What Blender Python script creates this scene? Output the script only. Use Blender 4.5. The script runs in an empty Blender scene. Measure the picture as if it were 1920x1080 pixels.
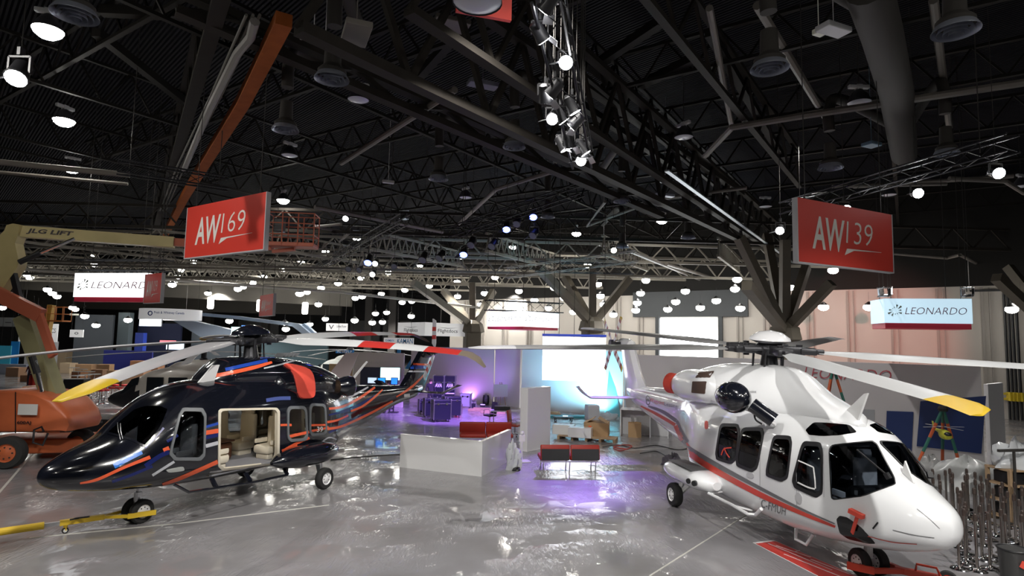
import bpy, bmesh, math, random
import numpy as np
from mathutils import Vector, Matrix
from mathutils.bvhtree import BVHTree
random.seed(7)
SC = bpy.context.scene
COL = SC.collection
PI = math.pi
# ------------------------------------------------------------------ camera, world, exposure
F, CH, CP, CR = 1115.0, 4.1, 0.086, 0.02
cd = bpy.data.cameras.new('camera'); cam = bpy.data.objects.new('camera', cd); COL.objects.link(cam)
cd.sensor_width = 36.0; cd.lens = 36.0*F/1920.0; cd.clip_start = .1; cd.clip_end = 500
cam.matrix_world = Matrix.Translation((0, 0, CH)) @ Matrix.Rotation(PI/2+CP, 4, 'X') @ Matrix.Rotation(CR, 4, 'Z')
SC.camera = cam
SC.view_settings.view_transform = 'Standard'; SC.view_settings.look = 'None'
SC.view_settings.gamma = 1.0; SC.view_settings.use_curve_mapping = False
SC.view_settings.exposure = 0.0
wd = bpy.data.worlds.new('hall'); SC.world = wd; wd.use_nodes = True
wd.node_tree.nodes['Background'].inputs[0].default_value = (.5, .6, .8, 1)
wd.node_tree.nodes['Background'].inputs[1].default_value = .012
LAMP_E = 110.0          # radiance of a lit high-bay lens
def aim(o, d):
    o.rotation_euler = Vector(d).to_track_quat('-Z', 'Y').to_euler()
def spot(loc, tgt, power, size=.9, color=(1, .97, .92), r=.12, blend=.6):
    l = bpy.data.lights.new('spot_light', 'SPOT'); l.energy = power; l.spot_size = size; l.spot_blend = blend
    l.color = color; l.shadow_soft_size = r
    o = bpy.data.objects.new('spot_light', l); COL.objects.link(o); o.location = loc; aim(o, Vector(tgt)-Vector(loc)); return o
def area(loc, tgt, power, sx, sy, color):
    l = bpy.data.lights.new('area_light', 'AREA'); l.energy = power; l.shape = 'RECTANGLE'; l.size = sx; l.size_y = sy; l.color = color
    o = bpy.data.objects.new('area_light', l); COL.objects.link(o); o.location = loc; aim(o, Vector(tgt)-Vector(loc)); return o
# hall light
spot((-1, 5, 10), (-6.8, 13, 1.5), 3000, .9); spot((5, 1, 10.5), (7, 10, 1.2), 5800, .9); spot((13, 9, 11), (8, 12, 1.5), 2400, 1.0)
spot((-13, 6, 11), (-7, 16, 0), 2600, 1.3); spot((0, 10, 11), (0, 18, 0), 3400, 1.6); spot((10, 20, 11), (10, 24, 0), 1600, 1.6)
spot((0, 3, 11), (0, 7, 0), 1100, 2.0)
for x, y, e in ((-20, 40, 5200), (-5, 46, 3400), (10, 36, 4200), (18, 25, 3000), (-30, 60, 5000), (0, 55, 3500), (-15, 80, 3600)): spot((x, y, 8.4), (x, y+1, 0), e, 2.3)
spot((0.5, 25, 8.5), (-3.0, 32, 0), 26000, .7, (.4, .18, 1)); spot((3, 26, 7), (2.4, 19.5, 0), 6000, .6, (.36, .16, 1))
spot((17, 26, 8), (24, 41, 4), 3800, .8, (1, .38, .32))

# ------------------------------------------------------------------ pixel helpers
def ray(px, py):
    xr = (px-960)/F; yr = (py-540)/F; c, s = math.cos(CR), math.sin(CR)
    x = xr*c+yr*s; u = -(-xr*s+yr*c); cp, sp = math.cos(CP), math.sin(CP)
    return Vector((x, cp-u*sp, sp+u*cp))
def at(px, py, z=0.0):
    d = ray(px, py); k = (z-CH)/d.z; return Vector((0, 0, CH))+d*k
def atd(px, py, dep):
    return Vector((0, 0, CH))+ray(px, py)*dep
def c1(u, v): return 80+u/2.919, 600+v/2.919
def c2(u, v): return 440+u/3.177, 580+v/3.177
def c3(u, v): return 1220+u/2.159, 580+v/2.159
def c4(u, v): return 1060+u/2.572, 560+v/2.571
def c5(u, v): return 740+u/3.856, 640+v/3.856
# ------------------------------------------------------------------ materials
MATS = {}
def mat(name, col, rough=.5, metal=0., emit=0., coat=0., ecol=None, bump=0., bscale=20., alpha=None, var=0., vscale=3., spec=None):
    if name in MATS: return MATS[name]
    m = bpy.data.materials.new(name); m.use_nodes = True; MATS[name] = m
    nt = m.node_tree; b = nt.nodes['Principled BSDF']
    b.inputs['Base Color'].default_value = (*col, 1); b.inputs['Roughness'].default_value = rough
    b.inputs['Metallic'].default_value = metal; b.inputs['Coat Weight'].default_value = coat
    b.inputs['Coat Roughness'].default_value = .04
    if spec is not None: b.inputs['Specular IOR Level'].default_value = spec
    if emit:
        b.inputs['Emission Color'].default_value = (*(ecol or col), 1); b.inputs['Emission Strength'].default_value = emit
    tc = nt.nodes.new('ShaderNodeTexCoord')
    n = nt.nodes.new('ShaderNodeTexNoise'); n.inputs['Scale'].default_value = vscale; nt.links.new(tc.outputs['Object'], n.inputs['Vector'])
    mx = nt.nodes.new('ShaderNodeMixRGB'); mx.blend_type = 'MULTIPLY'; mx.inputs[0].default_value = var
    mx.inputs[1].default_value = (*col, 1); nt.links.new(n.outputs['Fac'], mx.inputs[2]); 
    if var: nt.links.new(mx.outputs[0], b.inputs['Base Color'])
    if bump:
        n2 = nt.nodes.new('ShaderNodeTexNoise'); n2.inputs['Scale'].default_value = bscale; n2.inputs['Detail'].default_value = 4
        nt.links.new(tc.outputs['Object'], n2.inputs['Vector'])
        bp = nt.nodes.new('ShaderNodeBump'); bp.inputs['Strength'].default_value = bump; nt.links.new(n2.outputs['Fac'], bp.inputs['Height'])
        nt.links.new(bp.outputs[0], b.inputs['Normal'])
    return m
def glass(name, tint, refl=1.0):
    if name in MATS: return MATS[name]
    m = bpy.data.materials.new(name); m.use_nodes = True; MATS[name] = m; nt = m.node_tree
    for n in list(nt.nodes): nt.nodes.remove(n)
    o = nt.nodes.new('ShaderNodeOutputMaterial'); t = nt.nodes.new('ShaderNodeBsdfTransparent'); t.inputs[0].default_value = (*tint, 1)
    g = nt.nodes.new('ShaderNodeBsdfGlossy'); g.inputs['Roughness'].default_value = .03
    fr = nt.nodes.new('ShaderNodeFresnel'); fr.inputs[0].default_value = 1.5
    x = nt.nodes.new('ShaderNodeMixShader'); nt.links.new(fr.outputs[0], x.inputs[0]); nt.links.new(t.outputs[0], x.inputs[1]); nt.links.new(g.outputs[0], x.inputs[2])
    nt.links.new(x.outputs[0], o.inputs[0]); return m
def ribbed(name, col, scale, axis='X', rough=.6, strength=.8):
    m = mat(name, col, rough); nt = m.node_tree; b = nt.nodes['Principled BSDF']
    w = nt.nodes.new('ShaderNodeTexWave'); w.bands_direction = axis; w.inputs['Scale'].default_value = scale; w.inputs['Distortion'].default_value = 0
    tc = nt.nodes.new('ShaderNodeTexCoord'); nt.links.new(tc.outputs['Object'], w.inputs['Vector'])
    bp = nt.nodes.new('ShaderNodeBump'); bp.inputs['Strength'].default_value = strength; bp.inputs['Distance'].default_value = .08
    nt.links.new(w.outputs['Fac'], bp.inputs['Height']); nt.links.new(bp.outputs[0], b.inputs['Normal']); return m
# ------------------------------------------------------------------ mesh builder
class MB:
    def __init__(s): s.v = []; s.f = []; s.m = []; s.cur = 0
    def mi(s, i): s.cur = i; return s
    def add(s, vs, fs):
        o = len(s.v); s.v += [tuple(v) for v in vs]
        for f in fs: s.f.append(tuple(i+o for i in f)); s.m.append(s.cur)
        return s
    def box(s, c, d, rz=0, R=None, bev=0):
        hx, hy, hz = d[0]/2, d[1]/2, d[2]/2
        if R is None: R = Matrix.Rotation(rz, 3, 'Z')
        c = Vector(c)
        if bev <= 0:
            P = [Vector((x, y, z)) for z in (-hz, hz) for x, y in ((-hx, -hy), (hx, -hy), (hx, hy), (-hx, hy))]
            return s.add([c+R@p for p in P], [(3, 2, 1, 0), (4, 5, 6, 7), (0, 1, 5, 4), (1, 2, 6, 5), (2, 3, 7, 6), (3, 0, 4, 7)])
        b = min(bev, hx*.98, hy*.98, hz*.98); rings = []
        def ring(z, k):
            ax, ay = hx-k, hy-k; r = max(b-k*.0, 1e-4); o = []
            for (cx, cy, a0) in ((ax-b, ay-b, 0), (-ax+b, ay-b, 90), (-ax+b, -ay+b, 180), (ax-b, -ay+b, 270)):
                for t in (0, 30, 60, 90):
                    a = math.radians(a0+t); o.append(Vector((cx+b*math.cos(a), cy+b*math.sin(a), z)))
            return o
        for z, k in ((-hz, b*.8), (-hz+b*.3, b*.25), (-hz+b, 0), (hz-b, 0), (hz-b*.3, b*.25), (hz, b*.8)):
            k2 = min(k, hx-b*1.01, hy-b*1.01); rings.append(ring(z, max(k2, 0)))
        return s.loft([[c+R@p for p in r] for r in rings], cap=True)
    def bar(s, a, b, w, h, up=(0, 0, 1)):
        a, b = Vector(a), Vector(b); d = b-a; L = d.length
        if L < 1e-6: return s
        x = d/L; u = Vector(up)
        if abs(x.dot(u)) > .98: u = Vector((1, 0, 0))
        y = u.cross(x).normalized(); z = x.cross(y)
        return s.box((a+b)/2, (L, w, h), R=Matrix((x, y, z)).transposed())
    def cyl(s, a, b, r0, r1=None, n=12, cap=True):
        r1 = r0 if r1 is None else r1; a, b = Vector(a), Vector(b); x = (b-a).normalized()
        u = Vector((0, 0, 1)) if abs(x.z) < .95 else Vector((1, 0, 0)); y = u.cross(x).normalized(); z = x.cross(y)
        return s.loft([[p+(y*math.cos(2*PI*i/n)+z*math.sin(2*PI*i/n))*r for i in range(n)] for p, r in ((a, r0), (b, r1))], cap)
    def loft(s, rings, cap=True, closed=True):
        n = len(rings[0]); vs = [p for r in rings for p in r]; fs = []
        for i in range(len(rings)-1):
            for j in range(n if closed else n-1):
                k = (j+1) % n; fs.append((i*n+j, i*n+k, (i+1)*n+k, (i+1)*n+j))
        if cap and closed: fs.append(tuple(reversed(range(n)))); fs.append(tuple((len(rings)-1)*n+j for j in range(n)))
        return s.add(vs, fs)
    def tube(s, pts, r, n=8, cap=True, rs=None):
        pts = [Vector(p) for p in pts]; rings = []; prev = None
        for i, p in enumerate(pts):
            t = (pts[min(i+1, len(pts)-1)]-pts[max(i-1, 0)]).normalized()
            if prev is None:
                u = Vector((0, 0, 1)) if abs(t.z) < .9 else Vector((1, 0, 0)); y = u.cross(t).normalized()
            else: y = (prev-t*prev.dot(t)).normalized()
            prev = y; z = t.cross(y); rr = rs[i] if rs else r
            rings.append([p+(y*math.cos(2*PI*j/n)+z*math.sin(2*PI*j/n))*rr for j in range(n)])
        return s.loft(rings, cap)
    def lathe(s, prof, c=(0, 0, 0), n=24, axis=None, cap=True):
        c = Vector(c); R = Matrix.Identity(3)
        if axis is not None: R = Vector((0, 0, 1)).rotation_difference(Vector(axis).normalized()).to_matrix()
        return s.loft([[c+R@Vector((r*math.cos(2*PI*j/n), r*math.sin(2*PI*j/n), z)) for j in range(n)] for r, z in prof], cap)
    def torus(s, c, R0, r, axis=(0, 0, 1), n=28, k=10):
        R = Vector((0, 0, 1)).rotation_difference(Vector(axis).normalized()).to_matrix(); c = Vector(c); vs = []; fs = []
        for i in range(n):
            a = 2*PI*i/n
            for j in range(k):
                b = 2*PI*j/k; vs.append(c+R@Vector(((R0+r*math.cos(b))*math.cos(a), (R0+r*math.cos(b))*math.sin(a), r*math.sin(b))))
                fs.append((i*k+j, ((i+1) % n)*k+j, ((i+1) % n)*k+(j+1) % k, i*k+(j+1) % k))
        return s.add(vs, fs)
    def ball(s, c, r, n=16, m=10):
        rx, ry, rz = r if hasattr(r, '__len__') else (r, r, r)
        return s.loft([[Vector(c)+Vector((rx*math.sin(PI*i/m)*math.cos(2*PI*j/n), ry*math.sin(PI*i/m)*math.sin(2*PI*j/n), -rz*math.cos(PI*i/m))) for j in range(n)] for i in [.08]+list(range(1, m))+[m-.08]])
    def prism(s, poly, off):      # poly: list of 3-D points, off: vector
        off = Vector(off); n = len(poly); vs = [Vector(p) for p in poly]+[Vector(p)+off for p in poly]
        fs = [tuple(reversed(range(n))), tuple(range(n, 2*n))]+[(i, (i+1) % n, n+(i+1) % n, n+i) for i in range(n)]
        return s.add(vs, fs)
    def reidx(s, k): s.m = [k]*len(s.f); return s
    def build(s, name, mats, parent=None, smooth=False, loc=None, fixn=True):
        me = bpy.data.meshes.new(name); me.from_pydata(s.v, [], s.f)
        for m in (mats if isinstance(mats, (list, tuple)) else [mats]): me.materials.append(m)
        me.polygons.foreach_set('material_index', s.m)
        if fixn:
            bm = bmesh.new(); bm.from_mesh(me); bmesh.ops.recalc_face_normals(bm, faces=bm.faces); bm.to_mesh(me); bm.free()
        if smooth:
            me.polygons.foreach_set('use_smooth', [True]*len(me.polygons))
            try: me.set_sharp_from_angle(angle=math.radians(38 if smooth is True else smooth))
            except Exception: pass
        me.update(); o = bpy.data.objects.new(name, me); COL.objects.link(o)
        if parent is not None: o.parent = parent
        if loc is not None: o.location = loc
        return o
def wires(mb, t):
    for i in range(0, len(mb.v), 8):
        w = MB(); w.v = mb.v[i:i+8]; w.f = [tuple(k-i for k in f) for f in mb.f if i <= f[0] < i+8]; w.m = [0]*len(w.f); w.build('suspension_wire', M_steel, t)
def tag(o, label, cat=None, group=None, kind=None):
    if label: o['label'] = label
    if cat: o['category'] = cat
    if group: o['group'] = group
    if kind: o['kind'] = kind
    return o
def thing(name, label, cat, loc=(0, 0, 0), rz=0, group=None, sc=1):
    o = bpy.data.objects.new(name, None); COL.objects.link(o); o.location = loc; o.rotation_euler = (0, 0, rz); o.scale = (sc, sc, sc)
    o.empty_display_size = .2; return tag(o, label, cat, group)
def struct(name, mb, m, **k):
    o = mb.build(name, m, **k); o['kind'] = 'structure'; return o
def kids(o): return KID.get(o.name, [])
KID = {}
def copy_thing(root, loc=None, rz=None, label=None, group=None, sc=None):
    def rec(o, par):
        c = o.copy(); COL.objects.link(c)
        if par is not None: c.parent = par
        for ch in [x for x in CH_OF(o)]: rec(ch, c)
        return c
    r = rec(root, None)
    if loc is not None: r.location = loc
    if rz is not None: r.rotation_euler = (0, 0, rz)
    if sc is not None: r.scale = (sc, sc, sc)
    if label: r['label'] = label
    if group: r['group'] = group
    return r
def CH_OF(o): return [c for c in bpy.data.objects if c.parent == o] if o.name not in CHC else CHC[o.name]
CHC = {}
def freeze(root):
    def rec(o):
        CHC[o.name] = [c for c in bpy.data.objects if c.parent == o]
        for c in CHC[o.name]: rec(c)
    rec(root); return root
_T = {}
def text2d(s, shear=0., weight=0.):
    key = (s, shear, weight)
    if key in _T: return _T[key]
    cu = bpy.data.curves.new('t', 'FONT'); cu.body = s; cu.size = 1; cu.shear = shear; cu.offset = weight; cu.resolution_u = 3
    o = bpy.data.objects.new('t', cu); COL.objects.link(o); bpy.context.view_layer.update()
    me = bpy.data.meshes.new_from_object(o.evaluated_get(bpy.context.evaluated_depsgraph_get()))
    vs = [(v.co.x, v.co.y) for v in me.vertices]; fs = [tuple(p.vertices) for p in me.polygons]
    bpy.data.objects.remove(o); bpy.data.meshes.remove(me); bpy.data.curves.remove(cu)
    x0 = min(v[0] for v in vs); x1 = max(v[0] for v in vs); y0 = min(v[1] for v in vs); y1 = max(v[1] for v in vs)
    vs = [((x-x0)/(x1-x0), (y-y0)/(y1-y0)) for x, y in vs]; _T[key] = (vs, fs); return vs, fs
def lettering(mb, s, o, U, V, N, shear=0., weight=0., off=.004):   # o origin, U width vector, V height vector, N outward
    vs, fs = text2d(s, shear, weight); o, U, V, N = Vector(o), Vector(U), Vector(V), Vector(N).normalized()
    mb.add([o+U*x+V*y+N*off for x, y in vs], fs); return mb
def pchip(xs, ys, q):
    xs = np.array(xs, float); ys = np.array(ys, float)
    if xs[0] > xs[-1]: xs = xs[::-1]; ys = ys[::-1]
    h = np.diff(xs); d = np.diff(ys)/h; m = np.zeros(len(xs)); m[0] = d[0]; m[-1] = d[-1]
    for i in range(1, len(xs)-1):
        if d[i-1]*d[i] > 0: m[i] = 2*d[i-1]*d[i]/(d[i-1]+d[i])
    q = np.clip(q, xs[0], xs[-1]); i = np.clip(np.searchsorted(xs, q)-1, 0, len(h)-1); t = (q-xs[i])/h[i]
    return (2*t**3-3*t**2+1)*ys[i]+(t**3-2*t**2+t)*h[i]*m[i]+(-2*t**3+3*t**2)*ys[i+1]+(t**3-t**2)*h[i]*m[i+1]
# ------------------------------------------------------------------ hall shell
M_steel = mat('dark_steel', (.04, .038, .036), .6, .0, bump=.1, spec=.15)
M_truss = mat('show_truss_black', (.013, .013, .016), .5, .2, spec=.3)
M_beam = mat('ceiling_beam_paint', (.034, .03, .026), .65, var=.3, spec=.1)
M_orange = mat('orange_beam_primer', (.42, .115, .03), .75, var=.4, spec=.1)
M_duct = mat('duct_paint', (.03, .026, .023), .8)
M_white = mat('white_paint', (.8, .8, .8), .4)
M_chrome = mat('chrome', (.8, .8, .82), .12, 1.)
M_alu = mat('brushed_aluminium', (.6, .6, .62), .3, 1.)
M_blk = mat('black_plastic', (.015, .015, .017), .4)
M_rubber = mat('tyre_rubber', (.02, .02, .02), .8, bump=.2)
def floor_mat():
    m = mat('floor_under_plastic_film', (.3, .29, .31), .2); nt = m.node_tree; b = nt.nodes['Principled BSDF']
    tc = nt.nodes.new('ShaderNodeTexCoord')
    n1 = nt.nodes.new('ShaderNodeTexNoise'); n1.inputs['Scale'].default_value = .35; n1.inputs['Detail'].default_value = 5
    n2 = nt.nodes.new('ShaderNodeTexNoise'); n2.inputs['Scale'].default_value = 5.5; n2.inputs['Detail'].default_value = 3; n2.inputs['Distortion'].default_value = 1.6
    n3 = nt.nodes.new('ShaderNodeTexNoise'); n3.inputs['Scale'].default_value = .9; n3.inputs['Detail'].default_value = 2
    for n in (n1, n2, n3): nt.links.new(tc.outputs['Object'], n.inputs['Vector'])
    r = nt.nodes.new('ShaderNodeValToRGB'); r.color_ramp.elements[0].color = (.19, .18, .18, 1); r.color_ramp.elements[1].color = (.29, .285, .305, 1)
    r.color_ramp.elements[0].position = .3; r.color_ramp.elements[1].position = .7
    nt.links.new(n1.outputs['Fac'], r.inputs[0]); nt.links.new(r.outputs[0], b.inputs['Base Color'])
    r2 = nt.nodes.new('ShaderNodeMapRange'); r2.inputs[3].default_value = .3; r2.inputs[4].default_value = .55
    r2.inputs[1].default_value = .3; r2.inputs[2].default_value = .7
    nt.links.new(n3.outputs['Fac'], r2.inputs[0]); nt.links.new(r2.outputs[0], b.inputs['Roughness'])
    mu = nt.nodes.new('ShaderNodeMath'); mu.operation = 'MULTIPLY'
    r3 = nt.nodes.new('ShaderNodeMapRange'); r3.inputs[1].default_value = .44; r3.inputs[2].default_value = .68; r3.inputs[3].default_value = .02; r3.inputs[4].default_value = 1
    n4 = nt.nodes.new('ShaderNodeTexNoise'); n4.inputs['Scale'].default_value = .7; nt.links.new(tc.outputs['Object'], n4.inputs['Vector'])
    nt.links.new(n4.outputs['Fac'], r3.inputs[0]); nt.links.new(n2.outputs['Fac'], mu.inputs[0]); nt.links.new(r3.outputs[0], mu.inputs[1])
    bp = nt.nodes.new('ShaderNodeBump'); bp.inputs['Strength'].default_value = .8; bp.inputs['Distance'].default_value = .06
    mp = nt.nodes.new('ShaderNodeMapping'); mp.inputs['Rotation'].default_value = (0, 0, .6); mp.inputs['Scale'].default_value = (1.3, .35, 1); nt.links.new(tc.outputs['Object'], mp.inputs['Vector']); nt.links.new(mp.outputs[0], n2.inputs['Vector'])
    nt.links.new(mu.outputs[0], bp.inputs['Height']); nt.links.new(bp.outputs[0], b.inputs['Coat Normal'])
    b.inputs['Coat Weight'].default_value = .85; b.inputs['Coat Roughness'].default_value = .07
    return m
struct('floor', MB().box((5, 45, -.05), (200, 150, .1)), floor_mat())
M_deck = ribbed('corrugated_roof_deck', (.009, .009, .013), 3.2, 'DIAGONAL', .75, 1.0); M_deck.node_tree.nodes['Principled BSDF'].inputs['Specular IOR Level'].default_value = .12
struct('ceiling', MB().box((5, 45, 14.6), (200, 150, .2)), M_deck)
# walls
def wall_panels(name, a, b, h, m, z0=0, t=.3):
    a, b = Vector((a[0], a[1], 0)), Vector((b[0], b[1], 0)); mb = MB()
    
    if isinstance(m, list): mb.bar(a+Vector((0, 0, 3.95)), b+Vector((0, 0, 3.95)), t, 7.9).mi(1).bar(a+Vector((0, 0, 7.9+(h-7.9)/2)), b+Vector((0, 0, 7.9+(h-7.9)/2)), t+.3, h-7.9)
    else: mb.bar(a+Vector((0, 0, (h+z0)/2)), b+Vector((0, 0, (h+z0)/2)), t, h-z0)
    return struct(name, mb, m)
M_cream = mat('cream_wall_panels', (.58, .54, .49), .7, var=.15, vscale=.4)
M_far = mat('far_wall_grey', (.10, .10, .105), .8, var=.3, vscale=.2)
wr0 = atd(845, 640, 60); wr1 = atd(2250, 640, 31)
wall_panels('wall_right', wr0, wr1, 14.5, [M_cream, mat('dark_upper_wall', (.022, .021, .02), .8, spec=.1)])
wall_panels('wall_back', (-75, 106), (35, 106), 14.5, M_far)
wall_panels('wall_left', (-75, -10), (-75, 106), 14.5, M_far)
# seams and pilasters on the right wall
wd_ = (wr1-wr0); wd_.z = 0; wl = wd_.length; wx = wd_/wl; wn = Vector((-wx.y, wx.x, 0)); wn = wn if wn.dot(Vector((0, -1, 0))) > 0 else -wn
def onwall(px, a=wr0, x=wx):      # distance along wall for pixel column
    d = ray(px, 650); n = Vector((-x.y, x.x, 0)); k = (Vector((a.x, a.y, 0))).dot(n)/Vector((d.x, d.y, 0)).dot(n); P = Vector((d.x, d.y, 0))*k
    return (P-Vector((a.x, a.y, 0))).dot(x)
M_seam = mat('wall_seam_metal', (.34, .31, .28), .6)
for i, px in enumerate((872, 905, 948, 990, 1158, 1200, 1385, 1435, 1517, 1592, 1674, 1760, 1845, 1935)):
    s = onwall(px); p = wr0+wx*s; p.z = 0
    mb = MB().box((p+wn*.22)+Vector((0, 0, 3.9)), (.14, .14, 7.8), math.atan2(wx.y, wx.x)); mb.box((p+wx*.35+wn*.2)+Vector((0, 0, 3.9)), (.06, .1, 7.8), math.atan2(wx.y, wx.x))
    struct('trim_%d' % (i+1), mb, M_seam)
# bright open dock doorway
M_day = mat('daylight_sheet', (1, 1, 1), .5, emit=7., ecol=(.95, .99, 1.))
s0, s1 = onwall(1240), onwall(1347)
dz0 = 0; pw = wr0+wx*((s0+s1)/2); ang = math.atan2(wx.y, wx.x); dist = Vector((pw.x, pw.y)).length
ztop = CH+(642-596)/F*atd(1293, 596, 1).y*0+ (642-596)/F*pw.y
mb = MB().box((pw.x, pw.y, ztop/2)+Vector((0, 0, 0)) if False else Vector((pw.x, pw.y, ztop/2))+wn*.2, (s1-s0, .04, ztop), ang)
d1 = struct('door_1', mb, M_day)
mb = MB()
for s in (s0-.2, s1+.25):
    p = wr0+wx*s; mb.box(Vector((p.x, p.y, ztop/2+.3))+wn*.25, (.3, .3, ztop+.6), ang)
mb.box(Vector((pw.x, pw.y, ztop+1.1))+wn*.25, (s1-s0+4.5, .35, 2.0), ang)
o = mb.build('door_frame', mat('door_frame_grey', (.05, .055, .06), .6)); o['kind'] = 'structure'; o.parent = d1
# curtains on far wall as bright bays
M_curt = mat('pale_curtain', (.5, .5, .5), .9, bump=.3, bscale=3)
for i, (xa, xb, y0, y1) in enumerate(((275, 305, 585, 640), (420, 468, 600, 650), (478, 500, 600, 650), (640, 700, 600, 650), (705, 730, 598, 650), (738, 760, 600, 650))):
    a = atd(xa, y1, 100); b = atd(xb, y0, 100); a.y = b.y = 105.6
    o = MB().box(((a.x+b.x)/2, 105.5, (a.z+b.z)/2), (b.x-a.x, .3, b.z-a.z)).build('curtain', M_curt)
    tag(o, 'tall pale curtain drop closing a bay of the far back wall', 'curtain', 'pale curtains along the far wall')
# floor lines and seams
def strip(name, pts, w, m, label=None):
    mb = MB(); P = [at(*p) for p in pts]
    for a, b in zip(P[:-1], P[1:]): mb.bar(a+Vector((0, 0, .003)), b+Vector((0, 0, .003)), w, .006)
    return struct(name, mb, m)
M_line = mat('pale_floor_tape', (.55, .54, .5), .4)
strip('trim_20', [(55, 1009), (330, 982), (617, 947)], .05, M_line)
strip('trim_21', [(-20, 945), (62, 850)], .06, M_line)
strip('trim_22', [(1218, 1080), (1400, 965)], .03, M_line)
strip('trim_23', [(1150, 846), (1290, 838), (1420, 900)], .02, M_line)
# ------------------------------------------------------------------ ceiling steel
def hb(pxs, z, w, h, name, m, label, cat='beam', group=None, web=None):
    P = [at(x, y, z) for x, y in pxs]; mb = MB()
    for a, b in zip(P[:-1], P[1:]):
        c = Vector((0, 0, h/2)); mb.bar(a+c, b+c, w, h)
        if web:
            t = web
            mb.bar(a, b, w*1.8, t); mb.bar(a+Vector((0, 0, h)), b+Vector((0, 0, h)), w*1.8, t)
    return tag(mb.build(name, m), label, cat, group)
def girder(a, b, h, name, label, m=None, n=None, w=.3, th=.14, group=None, diag=True):
    a, b = Vector(a), Vector(b); m = m or M_beam; d = (b-a); L = d.length; n = n or max(2, int(L/2.6)); up = Vector((0, 0, h))
    t = thing(name, label, 'truss', a, group=group); b = b-a; a = Vector((0, 0, 0))
    MB().bar(a, b, w, th).build('bottom_chord', m, t); MB().bar(a+up, b+up, w, th).build('top_chord', m, t)
    mb = MB()
    for i in range(n):
        p = a+(b-a)*(i/n); q = a+(b-a)*((i+1)/n); r = (p+q)/2
        mb.bar(p, r+up, w*.4, th*.7); mb.bar(r+up, q, w*.4, th*.7)
    mb.build('web_bracing', m, t); return t
# main girders towards the tree columns (heights from pixels)
girder(at(560, 52, 9.6), at(1392, 452, 9.6), 2.6, 'roof_girder', 'deep dark roof girder running from top centre to the right-hand tree column', w=.3, th=.22)
girder(at(767, 20, 10.2), at(1560, 545, 10.2), 2.2, 'roof_girder', 'roof girder with conduit rails running from top centre behind the right red sign', w=.28, th=.16)
girder(at(1180, -40, 11.4), at(1500, 350, 11.4), 1.6, 'roof_girder', 'thin dark girder at upper right above the ring diffusers', w=.2)
girder(at(330, 20, 11.6), at(1240, 405, 9.2), .5, 'roof_girder', 'long pale brown beam crossing above the centre of the hall', w=.34, th=.2)
girder(at(420, -20, 11.5), at(280, 470, 11.5), 1.8, 'roof_girder', 'dark girder beside the white conduits at left', w=.35, th=.2)
o = hb([(532, 48), (455, 200), (385, 310), (347, 372), (300, 462)], 11., .36, .3, 'orange_beam', M_orange, 'long orange primed beam running away over the left helicopter')
for k, dx in enumerate((0, 14, 28)):
    P = [at(462+dx*.9, 28, 11.3), at(395+dx*.7, 180, 11.3), at(332+dx*.5, 312, 11.3), at(300+dx*.4, 395, 11.3)]
    tag(MB().tube(P, .035).build('conduit', mat('pale_conduit', (.13, .125, .11), .6)), 'pale conduit pipe, %s of three beside the orange beam' % ('leftmost', 'middle', 'rightmost')[k], 'pipe')
tag(MB().tube([at(478, 40, 11.2), at(470, 70, 11.2), at(445, 100, 11.2), at(395, 200, 11.2), at(345, 318, 11.2)], .11).build('conduit', mat('grey_pipe', (.2, .19, .18), .5)), 'thick grey pipe with a bend beside the orange beam', 'pipe')
# pale pipes and braces
pipes = [([(-10, 303), (243, 328)], 9.5, .1, 'pale pipe across upper left behind the third lamp'), ([(-10, 322), (240, 345)], 9.5, .06, 'thin lower pipe across upper left'),
 ([(1920, 155), (1500, 218), (1372, 239), (1322, 292)], 11.2, .11, 'pale sprinkler pipe crossing the upper right ceiling'),
 ([(1135, 378), (1100, 424), (1240, 372), (1400, 352)], 11., .08, 'pale pipe above the yellowish lamp near the centre'),
 ([(853, 168), (640, 306)], 11., .1, 'straight brown brace under the upper centre ceiling'),
 ([(590, 388), (830, 435)], 10., .1, 'pale pipe over the centre left lamps'), ([(860, 420), (930, 355), (1035, 322)], 11., .1, 'pale diagonal pipe leading to the dim centre lamp'),
 ([(640, 420), (590, 425), (655, 437), (637, 452)], 10., .08, 'zigzag pale pipe near centre left'),
 ([(1775, 345), (1560, 350)], 10.5, .07, 'pale pipe behind the right red sign'), ([(1780, 335), (1885, 340), (1920, 362)], 10.5, .09, 'bent pale pipe at right edge'),
 ([(1670, 475), (1775, 484), (1800, 478), (1920, 540)], 9.3, .09, 'pale pipe over the right light box'), ([(1250, 495), (1440, 552)], 9., .12, 'pale rail left of the right tree column'),
 ([(1180, 470), (1400, 560)], 9., .12, 'pale rail near the bright doorway'), ([(1120, 545), (1480, 560)], 9., .12, 'long straight rail above the bright doorway'),
 ([(1290, 560), (1420, 553)], 8.6, .1, 'short rail above the bright doorway'), ([(1600, 350), (1900, 330)], 12, .1, 'faint pipe at the upper right'), ([(1330, 15), (1372, 238)], 12, .09, 'faint pipe dropping toward the sprinkler pipe'),
 ([(1750, 0), (1780, 240)], 12, .1, 'dark long pipe at the upper right'), ([(1420, 10), (1560, 240)], 12.5, .12, 'dark ceiling rail right of the lighting truss')]
M_pipe = mat('pale_pipe', (.15, .135, .12), .5)
for P, z, r, lab in pipes:
    tag(MB().tube([at(x, y, z) for x, y in P], r, 8).build('ceiling_pipe', M_pipe), lab, 'pipe')
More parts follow.
